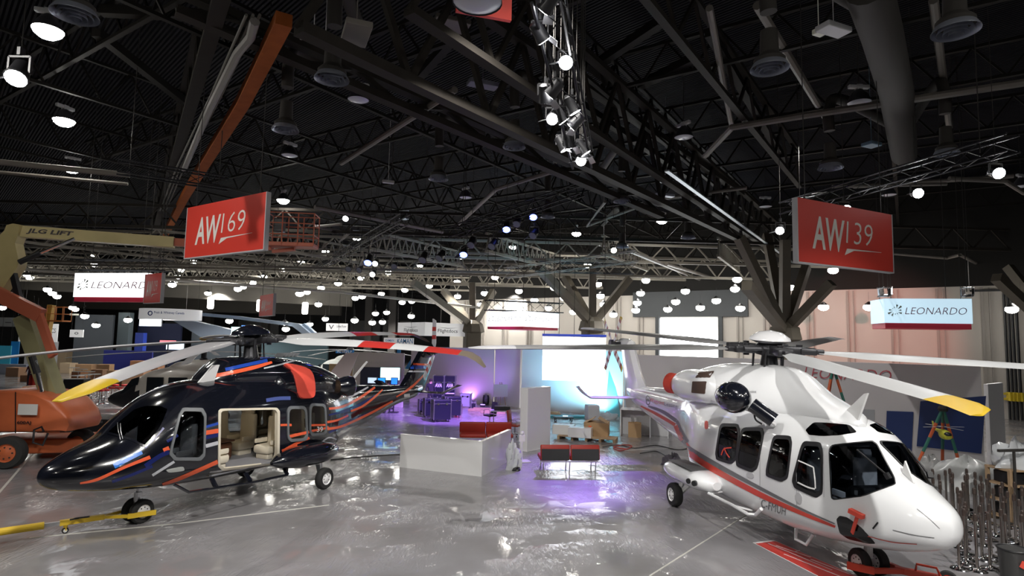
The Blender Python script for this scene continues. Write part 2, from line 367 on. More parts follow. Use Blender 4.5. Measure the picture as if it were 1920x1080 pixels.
# bright strip of cable tray catching the light on the right girder
P = [at(1250, 320, 9.9), at(1500, 502, 9.9), at(1600, 583, 9.9)]
tag(MB().bar(P[0], P[1], .16, .05).bar(P[1], P[2], .16, .05).build('cable_tray', mat('tray_metal', (.3, .33, .36), .45, .6)), 'shiny metal cable tray under the right roof girder', 'cable tray')
# open-web joists: two families
dA = Vector((math.sin(math.radians(33.5)), math.cos(math.radians(33.5)), 0)); dB = Vector((-dA.y, dA.x, 0))
jm = mat('joist_paint', (.016, .0145, .013), .6, spec=.1)
def joist(c, d, L, z, h, label, group):
    a = c-d*L/2; b = c+d*L/2; a.z = b.z = z; n = int(L/1.6); mb = MB()
    mb.bar(a, b, .14, .1).bar(a+Vector((0, 0, h)), b+Vector((0, 0, h)), .14, .1)
    for i in range(n):
        p = a+(b-a)*(i/n); q = a+(b-a)*((i+1)/n); r = (p+q)/2+Vector((0, 0, h)); mb.bar(p, r, .06, .06); mb.bar(r, q, .06, .06)
    return tag(mb.build('roof_joist', jm), label, 'joist', group)
for i in range(-3, 14):
    c = Vector((4, 6, 0))+dA*(i*5.2)+dB*2; joist(c, dB, 64, 12.4, 1.1, 'dark open-web roof joist crossing the hall ceiling from left to right', 'roof joists across the hall')
for i in range(-4, 8):
    c = Vector((8, 26, 0))-dB*(i*7.5)+dA*6; joist(c, dA, 76, 11.9, 1.3, 'dark open-web roof joist running away into the depth of the hall', 'roof joists into the depth')
for i in range(7):
    c = Vector((-30, 40+i*9, 0)); joist(c, Vector((1, .08, 0)).normalized(), 90, 10.4, 1.5, 'long pale truss across the far end of the hall ceiling', 'far ceiling trusses')
M_ft = mat('far_truss_lit_tone', (.20, .185, .155), .6, spec=.2)  # paler than the near steel: lamplight on the far trusses put into the colour
def wallx(y): return wr0.x+(wr0.y-y)/(wr0.y-wr1.y)*(wr1.x-wr0.x)
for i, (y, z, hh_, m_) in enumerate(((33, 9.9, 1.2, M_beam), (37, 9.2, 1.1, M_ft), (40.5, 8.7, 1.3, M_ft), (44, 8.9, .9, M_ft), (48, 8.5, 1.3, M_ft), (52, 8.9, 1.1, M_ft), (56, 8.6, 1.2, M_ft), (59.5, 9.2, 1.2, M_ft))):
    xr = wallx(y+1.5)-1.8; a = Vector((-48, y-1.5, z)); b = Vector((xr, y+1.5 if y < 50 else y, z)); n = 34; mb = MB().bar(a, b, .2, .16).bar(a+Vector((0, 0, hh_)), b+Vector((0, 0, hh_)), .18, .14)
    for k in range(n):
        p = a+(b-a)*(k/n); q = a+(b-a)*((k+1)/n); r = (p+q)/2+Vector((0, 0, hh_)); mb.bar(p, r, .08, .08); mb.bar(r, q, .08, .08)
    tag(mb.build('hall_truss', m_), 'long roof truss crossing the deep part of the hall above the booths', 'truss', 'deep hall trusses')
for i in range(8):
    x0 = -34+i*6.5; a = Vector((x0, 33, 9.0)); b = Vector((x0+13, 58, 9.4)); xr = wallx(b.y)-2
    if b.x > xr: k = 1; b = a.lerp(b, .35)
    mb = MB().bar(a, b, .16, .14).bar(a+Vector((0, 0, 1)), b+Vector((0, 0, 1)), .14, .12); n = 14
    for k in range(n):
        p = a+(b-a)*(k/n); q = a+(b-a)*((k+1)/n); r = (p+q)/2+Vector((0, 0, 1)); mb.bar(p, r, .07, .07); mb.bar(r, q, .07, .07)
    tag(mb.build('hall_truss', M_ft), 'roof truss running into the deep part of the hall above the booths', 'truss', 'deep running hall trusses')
tag(MB().tube([atd(-20, 498, 36), atd(20, 503, 36.5), atd(640, 548, 42), atd(900, 577, 46)], .1, 8).build('ceiling_pipe', mat('bright_rail', (.5, .48, .44), .5)), 'long pale rail crossing the far hall above the left white light box', 'pipe')
# big fascia beams over the far hall
for (p0, p1, dep, hh) in (((-20, 590-35), (640, 600-28), 75, 2.6), ((-20, 520), (660, 555), 62, 2.2)):
    a = atd(*p0, dep); b = atd(*p1, dep*.98)
    tag(MB().bar(a, b, .6, hh).build('fascia_beam', mat('fascia_paint', (.075, .069, .058), .7)), 'deep grey-brown fascia beam across the far left hall, %s one' % ('lower' if dep > 70 else 'upper'), 'beam')
# purlins seen under the deck between girders
for i, (a, b) in enumerate((((1000, 40), (1180, 180)), ((1330, 60), (1470, 300)), ((1080, 190), (1290, 330)), ((1120, 120), (1240, 40)), ((1200, 160), (1300, 110)), ((400, 30), (190, 20)), ((180, 60), (345, 190)), ((860, 60), (780, 150)))):
    tag(MB().bar(at(*a, 12.6), at(*b, 12.6), .25, .25).build('purlin', jm), 'dark purlin under the roof deck, %s' % ('near top centre', 'upper right', 'right of the lighting truss', 'right of the truss top', 'short piece right of the truss', 'at the upper left corner', 'diagonal at upper left', 'left of the truss top')[i], 'beam')
# tree columns
M_tree = mat('tree_column_paint', (.13, .112, .085), .6, var=.2)
def tree(px, py, dep, tips, w, label):
    J = atd(px, py, dep); base = Vector((J.x, J.y, 0)); t = thing('tree_column', label, 'column', base)
    MB().box((0, 0, J.z/2), (w*1.2, w*1.2, J.z), .3, bev=.12).build('trunk', M_tree, t)
    for (tx, ty, dd) in tips:
        T = atd(tx, ty, dep+dd)-base; a = Vector((0, 0, J.z-.3))
        mb = MB().bar(a, T, w*.46, w*.46)
        mb.build('branch', M_tree, t)
    MB().lathe([(w*.5, J.z-.9), (w*.95, J.z-.7), (w*.8, J.z-.1), (w*.45, J.z+.2)], n=8).build('collar', M_tree, t)
    return t
tree(1111, 600, 40, [(1010, 502, -3), (1060, 520, 3), (1111, 500, 0), (1180, 522, 1)], 1.0, 'pale steel tree column behind the hanging screen')
tree(1471, 612, 32, [(1386, 445, -1), (1400, 535, -6), (1437, 440, 3), (1472, 450, 0), (1512, 500, 3), (1560, 530, -2)], .95, 'dark brown tree column behind the white helicopter rotor head')
tree(886, 605, 46, [(775, 530, -4), (832, 545, 3), (886, 530, 0), (925, 545, 2)], 1.0, 'pale tree column behind the white square hanging sign')
tree(2010, 640, 30, [(1868, 520, -2), (1890, 500, 3), (1990, 500, 0)], .9, 'dark tree column at the right edge with one long arm in view')
# upright hall columns far left
for px, dep in ((497, 90), (690, 88), (735, 86), (390, 92), (236, 93)):
    p = atd(px, 640, dep); tag(MB().box((p.x, p.y, 5.5), (1.0, 1.0, 11)).build('hall_column', mat('hall_column_paint', (.17, .16, .15), .7)), 'square dark hall column standing before the far back wall', 'column', 'far hall columns')
# ducts
def duct(P, r, label, z=None):
    return tag(MB().tube(P, r, 16).build('air_duct', M_duct, smooth=True), label, 'duct')
def arc(pts, n=6):
    P = [Vector(p) for p in pts]; o = []
    for i in range(len(P)-1):
        p0 = P[max(i-1, 0)]; p1 = P[i]; p2 = P[i+1]; p3 = P[min(i+2, len(P)-1)]
        for k in range(n):
            t = k/n; o.append(.5*((2*p1)+(p2-p0)*t+(2*p0-5*p1+4*p2-p3)*t*t+(3*p1-p0-3*p2+p3)*t**3))
    return o+[P[-1]]
duct([at(1625, -30, 11.2), at(1652, 60, 11.2), at(1680, 170, 11.2), at(1695, 290, 11.2)], .42, 'large main air duct running down the upper right ceiling')
def gooseneck(px, top, dif, z, label, r=.27):
    b = at(dif[0], dif[1]-3, z); up = b+Vector((0, 0, 1.6)); e = at(top[0], top[1], z+2.3)
    return duct(arc([b, up, up+Vector((0, 0, .4))+(e-up)*.12, e]), r, label)
ducts = [((1455, 122), (1600, 12), 9.6, 1.0, 'ring diffuser at upper right left of the main duct'), ((1443, 131), (1600, 10), 9.5, .5, None)]
def diffuser(px, py, z, label, arm=None, r=.5):
    r *= .66
    p = at(px, py, z); t = thing('air_diffuser', label, 'diffuser', p)
    for k, rr in enumerate((1., .76, .52, .3)):
        MB().lathe([(r*rr*.86, .10-k*.01), (r*rr, .0-k*.02), (r*rr*1.0, .02-k*.02), (r*rr*.84, .12-k*.01)], n=28, cap=False).build('ring', mat('diffuser_grey', (.3, .32, .38), .35, .5), t, smooth=True)
    MB().lathe([(r*.8, .1), (r*.82, .2), (r*.5, .32), (r*.45, .8)], n=20).build('duct_collar', M_duct, t, smooth=True)
    if arm:
        e = at(arm[0], arm[1], z+2.2)-p; u = Vector((0, 0, 1.2))
        MB().tube(arc([u, u+Vector((0, 0, .7)), u+Vector((0, 0, 1.0))+(e-u)*.18, e]), r*.45, 14).build('duct_arm', M_duct, t, smooth=True)
    return t
diffuser(1443, 130, 9.6, 'ring diffuser at upper right, left of the main duct', (1600, 5), .56)
diffuser(1792, 60, 9.6, 'large ring diffuser near the top right corner', (1720, -60), .56)
diffuser(1557, 316, 9.6, 'ring diffuser between the main duct and the right red sign', (1665, 230), .56)
diffuser(1775, 290, 9.6, 'dark ring diffuser right of the main duct end', (1705, 235), .5)
diffuser(964, 277, 9.6, 'ring diffuser just left of the lighting truss', (1060, 215), .5)
diffuser(822, 337, 9.6, 'ring diffuser with a curved duct arm near the centre', (905, 250), .52)
diffuser(622, 150, 9.6, 'dark ring diffuser left of the dim lamp at upper centre', (680, 70), .56)
diffuser(535, 245, 9.6, 'ring diffuser on a curved duct right of the orange beam', (610, 125), .54)
diffuser(1166, 379, 9.4, 'small ring diffuser above the centre yellow lamp', (1120, 330), .5)
diffuser(1027, 408, 9.6, 'small ring diffuser at centre under a curved duct', (1090, 343), .5)
diffuser(1290, 447, 9.3, 'small ring diffuser left of the right girder', (1330, 400), .55)
diffuser(1167, 464, 9.3, 'small dark ring diffuser by the yellow light', (1130, 420), .55)
diffuser(140, 30, 9.6, 'dark ring diffuser beside the top left lamp', (170, -60), .56)
# ------------------------------------------------------------------ high-bay lamps
M_lens = mat('lit_lens', (1, 1, .97), .4, emit=LAMP_E, ecol=(1, .96, .88))
M_lensoff = mat('unlit_lens', (.55, .58, .66), .25)
M_shade = mat('lamp_shade_dark', (.06, .06, .07), .4, .3)
M_ball = mat('ballast_white', (.5, .5, .52), .5)
def make_lamp(lit, label, loc):
    t = thing('high_bay_lamp', label, 'ceiling lamp', loc)
    MB().lathe([(.33, 0), (.32, .05), (.25, .22), (.15, .36), (.08, .42)], n=22, cap=False).build('lamp_shade', M_shade, t, smooth=True)
    MB().lathe([(.02, -.2), (.18, -.16), (.29, -.07), (.33, .02)] if lit else [(.02, -.035), (.15, -.03), (.27, -.005), (.32, .02)], n=22).build('lamp_lens', M_lens if lit else M_lensoff, t, smooth=True)
    MB().box((0, 0, .5), (.62, .13, .11), .3, bev=.02).box((0, 0, .46), (.16, .16, .2), .3).build('ballast', M_ball, t)
    MB().cyl((0, 0, .5), (0, 0, 3.05), .012, n=5).build('hanger', M_steel, t); return freeze(t)
LIT = [(90, 58, 'bright lamp at the top left corner of the ceiling'), (120, 227, 'second lit lamp down the left edge'), (135, 317, 'third lit lamp down the left edge'),
 (531, 376, 'lit lamp right of the left red sign top'), (669, 446, 'lit lamp right of the lift basket'), (610, 471, 'lit lamp just below the lift basket, right one'), (565, 491, 'lit lamp below the lift basket, left one'),
 (863, 482, 'lit lamp left of the centre, middle height'), (787, 498, 'lit lamp over the white square hanging sign, upper'), (962, 463, 'greenish white lamp at the middle of the hall'),
 (1081, 438, 'largest warm lamp at the centre of the ceiling'), (1241, 414, 'brightest lamp between the centre and the right girder'), (1357, 473, 'lit lamp left of the right tree column'),
 (1220, 486, 'lit lamp above the bright doorway, left'), (1315, 519, 'large glaring lamp above the bright doorway'), (1689, 449, 'lit lamp just right of the right red sign')]
LITF = [(1102,498),(928,520),(857,529),(728,511),(677,522),(634,531),(602,540),(805,536),(759,544),(715,551),(909,550),(973,546),(858,556),(901,571),(812,560),(1002,563),(679,556),(666,559),(754,567),(772,565),(1121,533),(1039,540),(1126,555),(1132,571),(1195,568),(1192,582),(1057,559),(1028,578),(858,574),(576,548),(563,551),(597,571),(771,593),(704,588),(725,586),(665,601),(698,605),(717,604),(610,598),(1211,526),(1201,550),(1378,542),(1285,546),(1480,539),(1428,562),(1388,578),(1313,577),(1267,566),(1252,580),(1382,524),(1343,564),(1629,576),(1544,576),(1914,561),(1897,580),(176,477),(178,496),(33,503),(50,515),(56,521),(89,543),(98,550),(107,556),(14,553),(43,563),(48,568),(63,575),(71,578),(136,577),(141,580),(159,593),(4,577),(341,506),(334,519),(326,529),(323,534),(529,506),(494,519),(474,530),(456,538),(446,542),(561,551),(362,491),(534,606),(581,608),(536,617),(430,602),(1562,507),(1150,590),(1075,585),(950,590),(880,600),(300,545),(290,560),(390,550),(240,600),(180,610)]
OFF = [(672, 188, 'unlit lamp hanging at upper centre left'), (543, 292, 'unlit lamp under the ceiling above the left red sign'), (873, 371, 'unlit lamp with white ballast near the centre'), (1611, 193, 'unlit lamp on the sprinkler pipe at upper right'),
 (1282, 258, 'unlit lamp right of the lighting truss'), (1040, 325, 'unlit lamp by the foot of the lighting truss'), (1435, 388, 'unlit lamp left of the right red sign'), (1915, 350, 'unlit lamp cut by the right edge'), (757, 411, 'small unlit lamp left of the centre'), (1667, 366, 'unlit lamp above the right red sign corner'), (895, 5, 'unlit lamp cut by the top edge'), (1876, 447, 'small unlit lamp right of the right red sign'), (1849, 505, 'unlit lamp over the right light box end')]
LZ = 11.4
lampA = make_lamp(True, 'round lit high-bay ceiling lamp, '+LIT[0][2], at(90, 58, LZ)); lampB = make_lamp(False, 'round dark high-bay ceiling lamp, '+OFF[0][2], at(672, 188, LZ))
for x, y, l in LIT[1:]: copy_thing(lampA, at(x, y, LZ), random.random()*3, 'round lit high-bay ceiling lamp, '+l)
for x, y, l in OFF[1:]: copy_thing(lampB, at(x, y, LZ if y > 10 else 8.5), random.random()*3, 'round dark high-bay ceiling lamp, '+l)
mb = MB().mi(0).lathe([(.3, .13), (.27, .2), (.2, .28), (.05, .4)], n=12, cap=False).cyl((0, 0, .4), (0, 0, 3.3), .007, n=4); mb.mi(1).lathe([(.02, -.26), (.22, -.21), (.35, -.08), (.36, .05), (.31, .14)], n=12)
mbs = MB(); mbs.v = [v if v[2] < 3 else (v[0], v[1], 1.1) for v in mb.v]; mbs.f = mb.f; mbs.m = mb.m; lf = mb.build('high_bay_lamp', [M_blk, mat('far_lit_lens', (1, 1, .97), .4, emit=26, ecol=(1, .97, .9))], smooth=True)
lf2 = mbs.build('high_bay_lamp', [M_blk, MATS['far_lit_lens']], smooth=True).data; bpy.data.objects.remove(bpy.data.objects[-1]) if False else None
for o_ in [q for q in bpy.data.objects if q.data == lf2]: bpy.data.objects.remove(o_)
for i, (x, y) in enumerate(LITF):
    o = lf if i == 0 else lf.copy()
    if i: COL.objects.link(o)
    p = at(x, y, LZ)
    if p.y > 58: p = atd(x, y, 50+(i % 5)*2)
    wn_side = (p-wr0).dot(wn)
    if wn_side < 4.0 and p.x > 0:   # keep inside the hall
        d = ray(x, y); k = ((wr0-Vector((0, 0, CH))).dot(wn)+4.2)/d.dot(wn); p = Vector((0, 0, CH))+d*k
    if p.z < 10.4: o.data = lf2
    o.location = p; o.scale = (.85, .85, .85 if p.z > 11 else .85); tag(o, 'small lit high-bay lamp among the many dotted under the far ceiling', 'ceiling lamp', 'far lit ceiling lamps')
# unseen high-bay lamps added over and behind the camera to light the foreground
for x, y in ((-6, 3), (3, 4), (11, 5), (-8, -5), (2, -6), (12, -5), (20, 8), (-16, 10)):
    copy_thing(lampA, (x, y, LZ), 0, 'added unseen high-bay lamp lighting the foreground from over the camera', 'added lamps over the camera')
for px, py in ((395, 568), (487, 573), (572, 578)):
    p = atd(px, py, 60)
    tag(MB().lathe([(.2, -.6), (.3, -.5), (.3, .5), (.2, .6)], n=12).mi(1).cyl((0, 0, .6), (0, 0, 14.45-p.z), .02, n=4).build('lantern_lamp', [mat('lantern_glow', (1, 1, 1), .4, emit=9, ecol=(1, .98, .92)), M_steel], loc=p), 'glowing upright lantern lamp hanging at the far left ceiling', 'ceiling lamp', 'glowing lantern lamps')
# flat plates and boxes hung in the ceiling
for (x, y, z, sx, sy, c, lab) in ((588, 68, 10.5, .55, .35, (.5, .5, .52), 'flat pale box under the top left beam'), (610, 76, 10.5, .2, .18, (.8, .8, .8), 'tiny white box beside the flat pale box'), (845, 45, 12, .9, .6, (.15, .135, .12), 'brown ceiling plate at upper centre'), (668, 62, 10, .5, .9, (.15, .135, .12), 'brown ceiling box left of the upper centre'), (1563, 55, 10.8, .7, .35, (.5, .5, .52), 'pale flat box left of the main duct'), (1535, 61, 10.8, .25, .15, (.8, .8, .7), 'small lamp box left of the pale flat box'), (1634, 271, 10.8, .5, .4, (.2, .32, .42), 'blue grey panel right of the lower diffuser'), (905, 158, 10.8, .8, .35, (.12, .12, .16), 'dark plate near the upper centre'), (728, 341, 10.8, .5, .2, (.6, .6, .6), 'pale small plate right of the dim lamps'), (1247, 366, 10.8, .9, .3, (.6, .65, .7), 'small bright plate over the centre right'), (1248, 340, 10.8, .7, .3, (.3, .3, .34), 'small dim plate over the centre right'), (1132, 460, 10.6, .7, .4, (.5, .5, .5), 'small plate by the yellow light')):
    p = at(x, y, z); tag(MB().box((0, 0, 0), (sx, sy, .12), .4, bev=.02).cyl((0, 0, 0), (0, 0, 14.45-p.z), .01, n=4).build('ceiling_box', mat('plate%s' % lab[:9], c, .5), loc=p), lab, 'box')
# ------------------------------------------------------------------ show trusses with fixtures
def show_truss(a, b, s, label, n=None, m=None):
    a, b = Vector(a), Vector(b); t = thing('lighting_truss', label, 'truss', a); d = b-a; L = d.length; x = d/L
    u = Vector((0, 0, 1)) if abs(x.z) < .9 else Vector((1, 0, 0)); y = u.cross(x).normalized(); z = x.cross(y); n = n or int(L/.6); m = m or M_truss
    cs = [(y*sy+z*sz)*s/2 for sy, sz in ((1, 1), (1, -1), (-1, -1), (-1, 1))]
    for c in cs: MB().cyl(c, d+c, .028, n=6).build('chord', m, t)
    mb = MB()
    for i in range(n):
        p = x*(L*i/n); q = x*(L*(i+1)/n)
        for k in range(4): mb.cyl(p+cs[k], q+cs[(k+1) % 4], .012, n=4, cap=False)
    mb.build('lacing', m, t); m2 = MB(); [m2.cyl(d*q, (d.x*q, d.y*q, 14.45-a.z), .015, n=4) for q in (.1, .9)]; wires(m2, t); return t, x, y, z
def fixture(p, d, label, lit=0, s=1., parent=None, col=(1, 1, 1)):
    p = Vector(p); d = Vector(d).normalized(); t = thing('stage_light', label, 'stage light', p)
    hd = Vector((0, 0, -.34*s))
    MB().bar((0, 0, .05), (0, 0, -.08*s), .1*s, .05*s).bar((-.16*s, 0, -.1*s), (.16*s, 0, -.1*s), .05*s, .03*s).bar((-.16*s, 0, -.1*s), (-.16*s, 0, -.36*s), .05*s, .03*s).bar((.16*s, 0, -.1*s), (.16*s, 0, -.36*s), .05*s, .03*s).build('yoke', M_blk, t)
    MB().lathe([(.06*s, -.24*s), (.12*s, -.2*s), (.13*s, .02*s), (.16*s, .16*s), (.15*s, .17*s)], hd, 16, d).build('housing', M_blk, t, smooth=True)
    lm = mat('stage_lens_on%.1f%.1f' % (lit, col[2]), col, .3, emit=lit, ecol=col) if lit else mat('stage_lens_off', (.25, .28, .35), .1)
    MB().lathe([(.02, .175*s), (.12*s, .178*s), (.145*s, .168*s)], hd, 14, d).build('lens', lm, t)
    e = d.cross(Vector((0, 0, 1))).normalized()
    MB().cyl((0, 0, 0), (0, 0, 14.45-p.z), .01, n=4).build('safety_wire', M_steel, t)
    MB().bar(hd+d*.17*s+e*.16*s, hd+d*.34*s+e*.25*s, .2*s, .01).build('barn_door', mat('barn_door_metal', (.3, .3, .32), .3, .8), t); return t
# truss rising at top centre
ta = at(1092, 300, 8.2); tb = at(1025, -20, 9.2)
show_truss(ta, tb, .42, 'black lighting truss full of lamps hanging at top centre')
tspots = [(1012, 62, 120), (1061, 118, 300), (1040, 168, 40), (1022, 178, 5), (1072, 200, 60), (1050, 218, 60), (1036, 222, 8), (1080, 230, 25), (1066, 266, 60), (1054, 272, 10), (1092, 280, 50), (1090, 302, 40), (1030, 5, 150), (1095, 285, 20)]
for i, (x, y, e) in enumerate(tspots):
    f_ = (300-y)/320; p = at(x, y-8, 8.2+f_*1.0)+Vector((0, 0, .2)); tg = ((6, 13, 2), (0, 4, 4), (-6, 15, 2), (2, 16, 1), (5, 12, 2))[i % 5]
    if i == 1: tg = (0, 0, 4.5)
    fixture(p, Vector(tg)-p, 'black stage light on the centre truss, %s from the bottom' % ('sixth tenth fourteenth eleventh ninth seventh eighth fifth third fourth lowest second topmost lower-right'.split()[min(i, 13)]), e*.5, .8)
# big round lamps on lift-height: floodlight on upper left
fixture(at(40, 95, 9.5), (0.2, -.5, -.7), 'black floodlight under the top left lamp', 25, 1.3)
fixture(at(1582, 372, 8.6), (-.1, -1, -.3), 'lit stage light behind the top of the right red sign', 150, 1.)
fixture(at(1717, 341, 9.), (-.3, -1, -.3), 'lit stage light above the right red sign corner', 150, 1.)
fixture(at(1866, 300, 9.), (-.3, -1, -.4), 'lit stage light near the right edge', 90, 1.)
fixture(at(1463, 412, 8.5), (-.5, -.8, -.5), 'stage light left of the right red sign', 25, 1.)
show_truss(at(1470, 392, 8.9), at(1900, 268, 8.9), .4, 'black truss behind the right red sign rising to the right edge')
show_truss(at(590, 505, 9.), at(760, 410, 9.), .4, 'dark truss right of the lift basket')
show_truss(atd(948, 512, 33), atd(1195, 480, 31), .55, 'pale lit truss over the corner light box', m=mat('truss_alu', (.3, .3, .28), .4, .7))
show_truss(atd(1010, 500, 36), atd(1190, 505, 36), .6, 'black truss above the hanging screen')
show_truss(atd(845, 437, 27), atd(1090, 355, 24), .45, 'dark truss with blue stage lights at the centre')
show_truss(atd(912, 572, 30), atd(1052, 578, 32), .5, 'truss carrying the corner light box')
show_truss(atd(140, 497, 26), atd(318, 498, 25), .45, 'dark truss over the left light box')
show_truss(at(220, 312, 9.2), at(430, 345, 9.2), .4, 'dark truss across the orange beam')
show_truss(atd(1655, 548, 20.5), atd(1665, 545, 25), .3, 'short pale truss post holding the right light box, left one', m=M_alu)
show_truss(atd(1812, 548, 20), atd(1818, 545, 25), .3, 'short pale truss post holding the right light box, right one', m=M_alu)
bl = [(692, 470), (795, 465), (827, 462), (870, 455), (885, 437), (925, 440), (950, 408), (970, 398), (1002, 420), (1000, 385)]
for i, (x, y) in enumerate(bl):
    p = atd(x, y, 26); fixture(p, (-.2*(i % 3), -.7, -.8), 'dark moving-head stage light in the cluster at the centre ceiling', 12 if i % 3 == 0 else 0, 1.2, col=(.1, .15, 1)).__setitem__('group', 'moving heads at the centre ceiling')
for i, (x, y) in enumerate(((650, 396), (655, 490), (675, 492), (705, 480), (1150, 455), (740, 485), (700, 500))):
    fixture(atd(x, y, 30), (0, -1, -.5), 'small stage light hanging in the middle of the hall', (40, 0, 0, 8, 30, 0, 5)[i], 1., col=(.9, 1, .8) if i == 4 else (1, 1, 1)).__setitem__('group', 'small hall stage lights')
# ------------------------------------------------------------------ helicopters
def hull(st, N=44, M=90):
    st = sorted(st); X = np.array([s[0] for s in st]); q = np.linspace(0, 1, M); q = X[0]+(X[-1]-X[0])*(.5-.5*np.cos(PI*q))*.6+(X[-1]-X[0])*q*.4
    cols = [pchip(X, [s[k] for s in st], q) for k in range(1, 7)]; rings = []
    for i, x in enumerate(q):
        w, zb, zt, zc, nt, nb = (c[i] for c in cols); r = []
        for j in range(N):
            a = 2*PI*j/N; c, s = math.cos(a), math.sin(a); n = nt if s >= 0 else nb; e = 2/n
            y = w*math.copysign(abs(c)**e, c); z = zc+((zt-zc) if s >= 0 else (zc-zb))*math.copysign(abs(s)**e, s); r.append((x, y, z))
        rings.append(r)
    return MB().loft(rings)
def boolean(o, cutters):
    for c in cutters:
        md = o.modifiers.new('b', 'BOOLEAN'); md.operation = 'DIFFERENCE'; md.solver = 'EXACT'; md.object = c
    bpy.context.view_layer.update(); dg = bpy.context.evaluated_depsgraph_get()
    me = bpy.data.meshes.new_from_object(o.evaluated_get(dg)); o.modifiers.clear(); o.data = me
    for c in cutters: bpy.data.objects.remove(c)
    me.polygons.foreach_set('use_smooth', [True]*len(me.polygons))
    try: me.set_sharp_from_angle(angle=math.radians(32))
    except Exception: pass
class Heli:
    def __init__(s, name, label, t, cat='helicopter'):
        s.t = t; s.root = thing(name, label, cat, (t[0], t[1], 0), t[2], sc=t[3])
        s.M = (Matrix.Translation((t[0], t[1], 0)) @ Matrix.Rotation(t[2], 4, 'Z') @ Matrix.Scale(t[3], 4)).inverted()
        s.o = s.M @ Vector((0, 0, CH)); s.R = s.M.to_3x3()
    def setbvh(s, mbs):
        v = []; f = []
        for m in mbs: o = len(v); v += m.v; f += [tuple(i+o for i in ff) for ff in m.f]
        s.bvh = BVHTree.FromPolygons([Vector(p) for p in v], f)
    def d(s, px, py): return (s.R @ ray(px, py)).normalized()
    def hit(s, px, py):
        h = s.bvh.ray_cast(s.o, s.d(px, py)); return (h[0], h[1]) if h[0] is not None else None
    def hitn(s, px, py, ref=None):
        h = s.hit(px, py)
        if h: return h
        if ref is not None:     # slide toward reference pixel until it hits
            for k in range(1, 30):
                q = (px+(ref[0]-px)*k/30, py+(ref[1]-py)*k/30); h = s.hit(*q)
                if h: return h
        return None
    def onp(s, px, py, ax, val):
        d = s.d(px, py); return s.o+d*((val-s.o[ax])/d[ax])
    def smooth(s, pts, n=6):      # closed catmull-rom
        o = []; N = len(pts)
        for i in range(N):
            p0, p1, p2, p3 = (Vector((*pts[(i+k) % N], 0)) for k in (-1, 0, 1, 2))
            for k in range(n):
                t = k/n; q = .5*((2*p1)+(p2-p0)*t+(2*p0-5*p1+4*p2-p3)*t*t+(3*p1-p0-3*p2+p3)*t**3); o.append((q.x, q.y))
        return o
    def round(s, pts, r=.22, n=4):  # rounded corners
        o = []; N = len(pts)
        for i in range(N):
            p0, p1, p2 = (Vector(pts[(i+k) % N]) for k in (-1, 0, 1)); a = p1.lerp(p0, r); b = p1.lerp(p2, r)
            for k in range(n+1):
                t = k/n; q = a*(1-t)**2+p1*2*t*(1-t)+b*t*t; o.append((q.x, q.y))
        w = []
        for i in range(len(o)):
            a, b = Vector(o[i]), Vector(o[(i+1) % len(o)]); m = max(1, int((b-a).length/7))
            for k in range(m): q = a.lerp(b, k/m); w.append((q.x, q.y))
        return w
    def disc(s, poly, off=.006, rings=6, c=None, inner=0.):
        n = len(poly); c = c or (sum(p[0] for p in poly)/n, sum(p[1] for p in poly)/n); V = []; ok = True
        for k in range(rings+1):
            t = 1-(1-inner)*k/rings if inner else 1-k/rings*.97; row = []
            for p in poly:
                q = (c[0]+(p[0]-c[0])*t, c[1]+(p[1]-c[1])*t); h = s.hitn(*q, c)
                if h is None: return None
                nn = h[1] if h[1].dot(s.o-h[0]) > 0 else -h[1]; row.append(h[0]+nn*off)
            V.append(row)
        return V
    def patch(s, name, cf, pts, m, off=.008, corner=.25, mirror=False, inner=0., smooth=False, thick=.03, parent=None, c=None, skip=False):
        P = [cf(*q) if cf else q for q in pts]; P = s.smooth(P) if smooth else s.round(P, corner)
        V = s.disc(P, off, 6 if not inner else 2, cf(*c) if c and cf else c, inner)
        if V is None: print('patch miss', name, pts[0]); return []
        cen = sum(V[0], Vector())/len(V[0]); nrm = Vector()
        for i in range(len(V[0])): nrm += (V[0][i]-cen).cross(V[0][(i+1) % len(V[0])]-cen)
        nrm.normalize(); 
        if nrm.dot(s.o-cen) < 0: nrm = -nrm
        out = []
        for sgn in ((1, -1) if mirror else (1,)):
            if skip and sgn == 1: continue
            fl = lambda v: Vector((v.x, v.y*sgn, v.z)); mb = MB(); n = len(P)
            rows = [[fl(v-nrm*thick) for v in V[0]]]+[[fl(v) for v in r] for r in V]
            if inner: rows.append([fl(v-nrm*thick) for v in V[-1]])
            vs = [p for r in rows for p in r]; fs = []
            for i in range(len(rows)-1):
                for j in range(n): k = (j+1) % n; fs.append((i*n+j, i*n+k, (i+1)*n+k, (i+1)*n+j))
            if not inner: fs.append(tuple((len(rows)-1)*n+j for j in range(n)))
            mb.add(vs, fs); o = mb.build(name, m, parent or s.root, smooth=50); out.append(o)
        return out
    def cutter(s, cf, pts, m, corner=.25, up=.2, dn=.35, mirror=False, smooth=False):
        P = [cf(*q) for q in pts]; P = s.smooth(P) if smooth else s.round(P, corner); V = s.disc(P, 0, 1)
        if V is None: print('cut miss'); return []
        row = V[0]; cen = sum(row, Vector())/len(row); nrm = Vector()
        for i in range(len(row)): nrm += (row[i]-cen).cross(row[(i+1) % len(row)]-cen)
        nrm.normalize(); nrm = nrm if nrm.dot(s.o-cen) > 0 else -nrm; out = []
        for sgn in ((1, -1) if mirror else (1,)):
            out.append(MB().prism([Vector((v.x, v.y*sgn, v.z))-Vector((nrm.x, nrm.y*sgn, nrm.z))*dn for v in row], Vector((nrm.x, nrm.y*sgn, nrm.z))*(up+dn)).reidx(m).build('cut', CUTM, s.root))
        return out
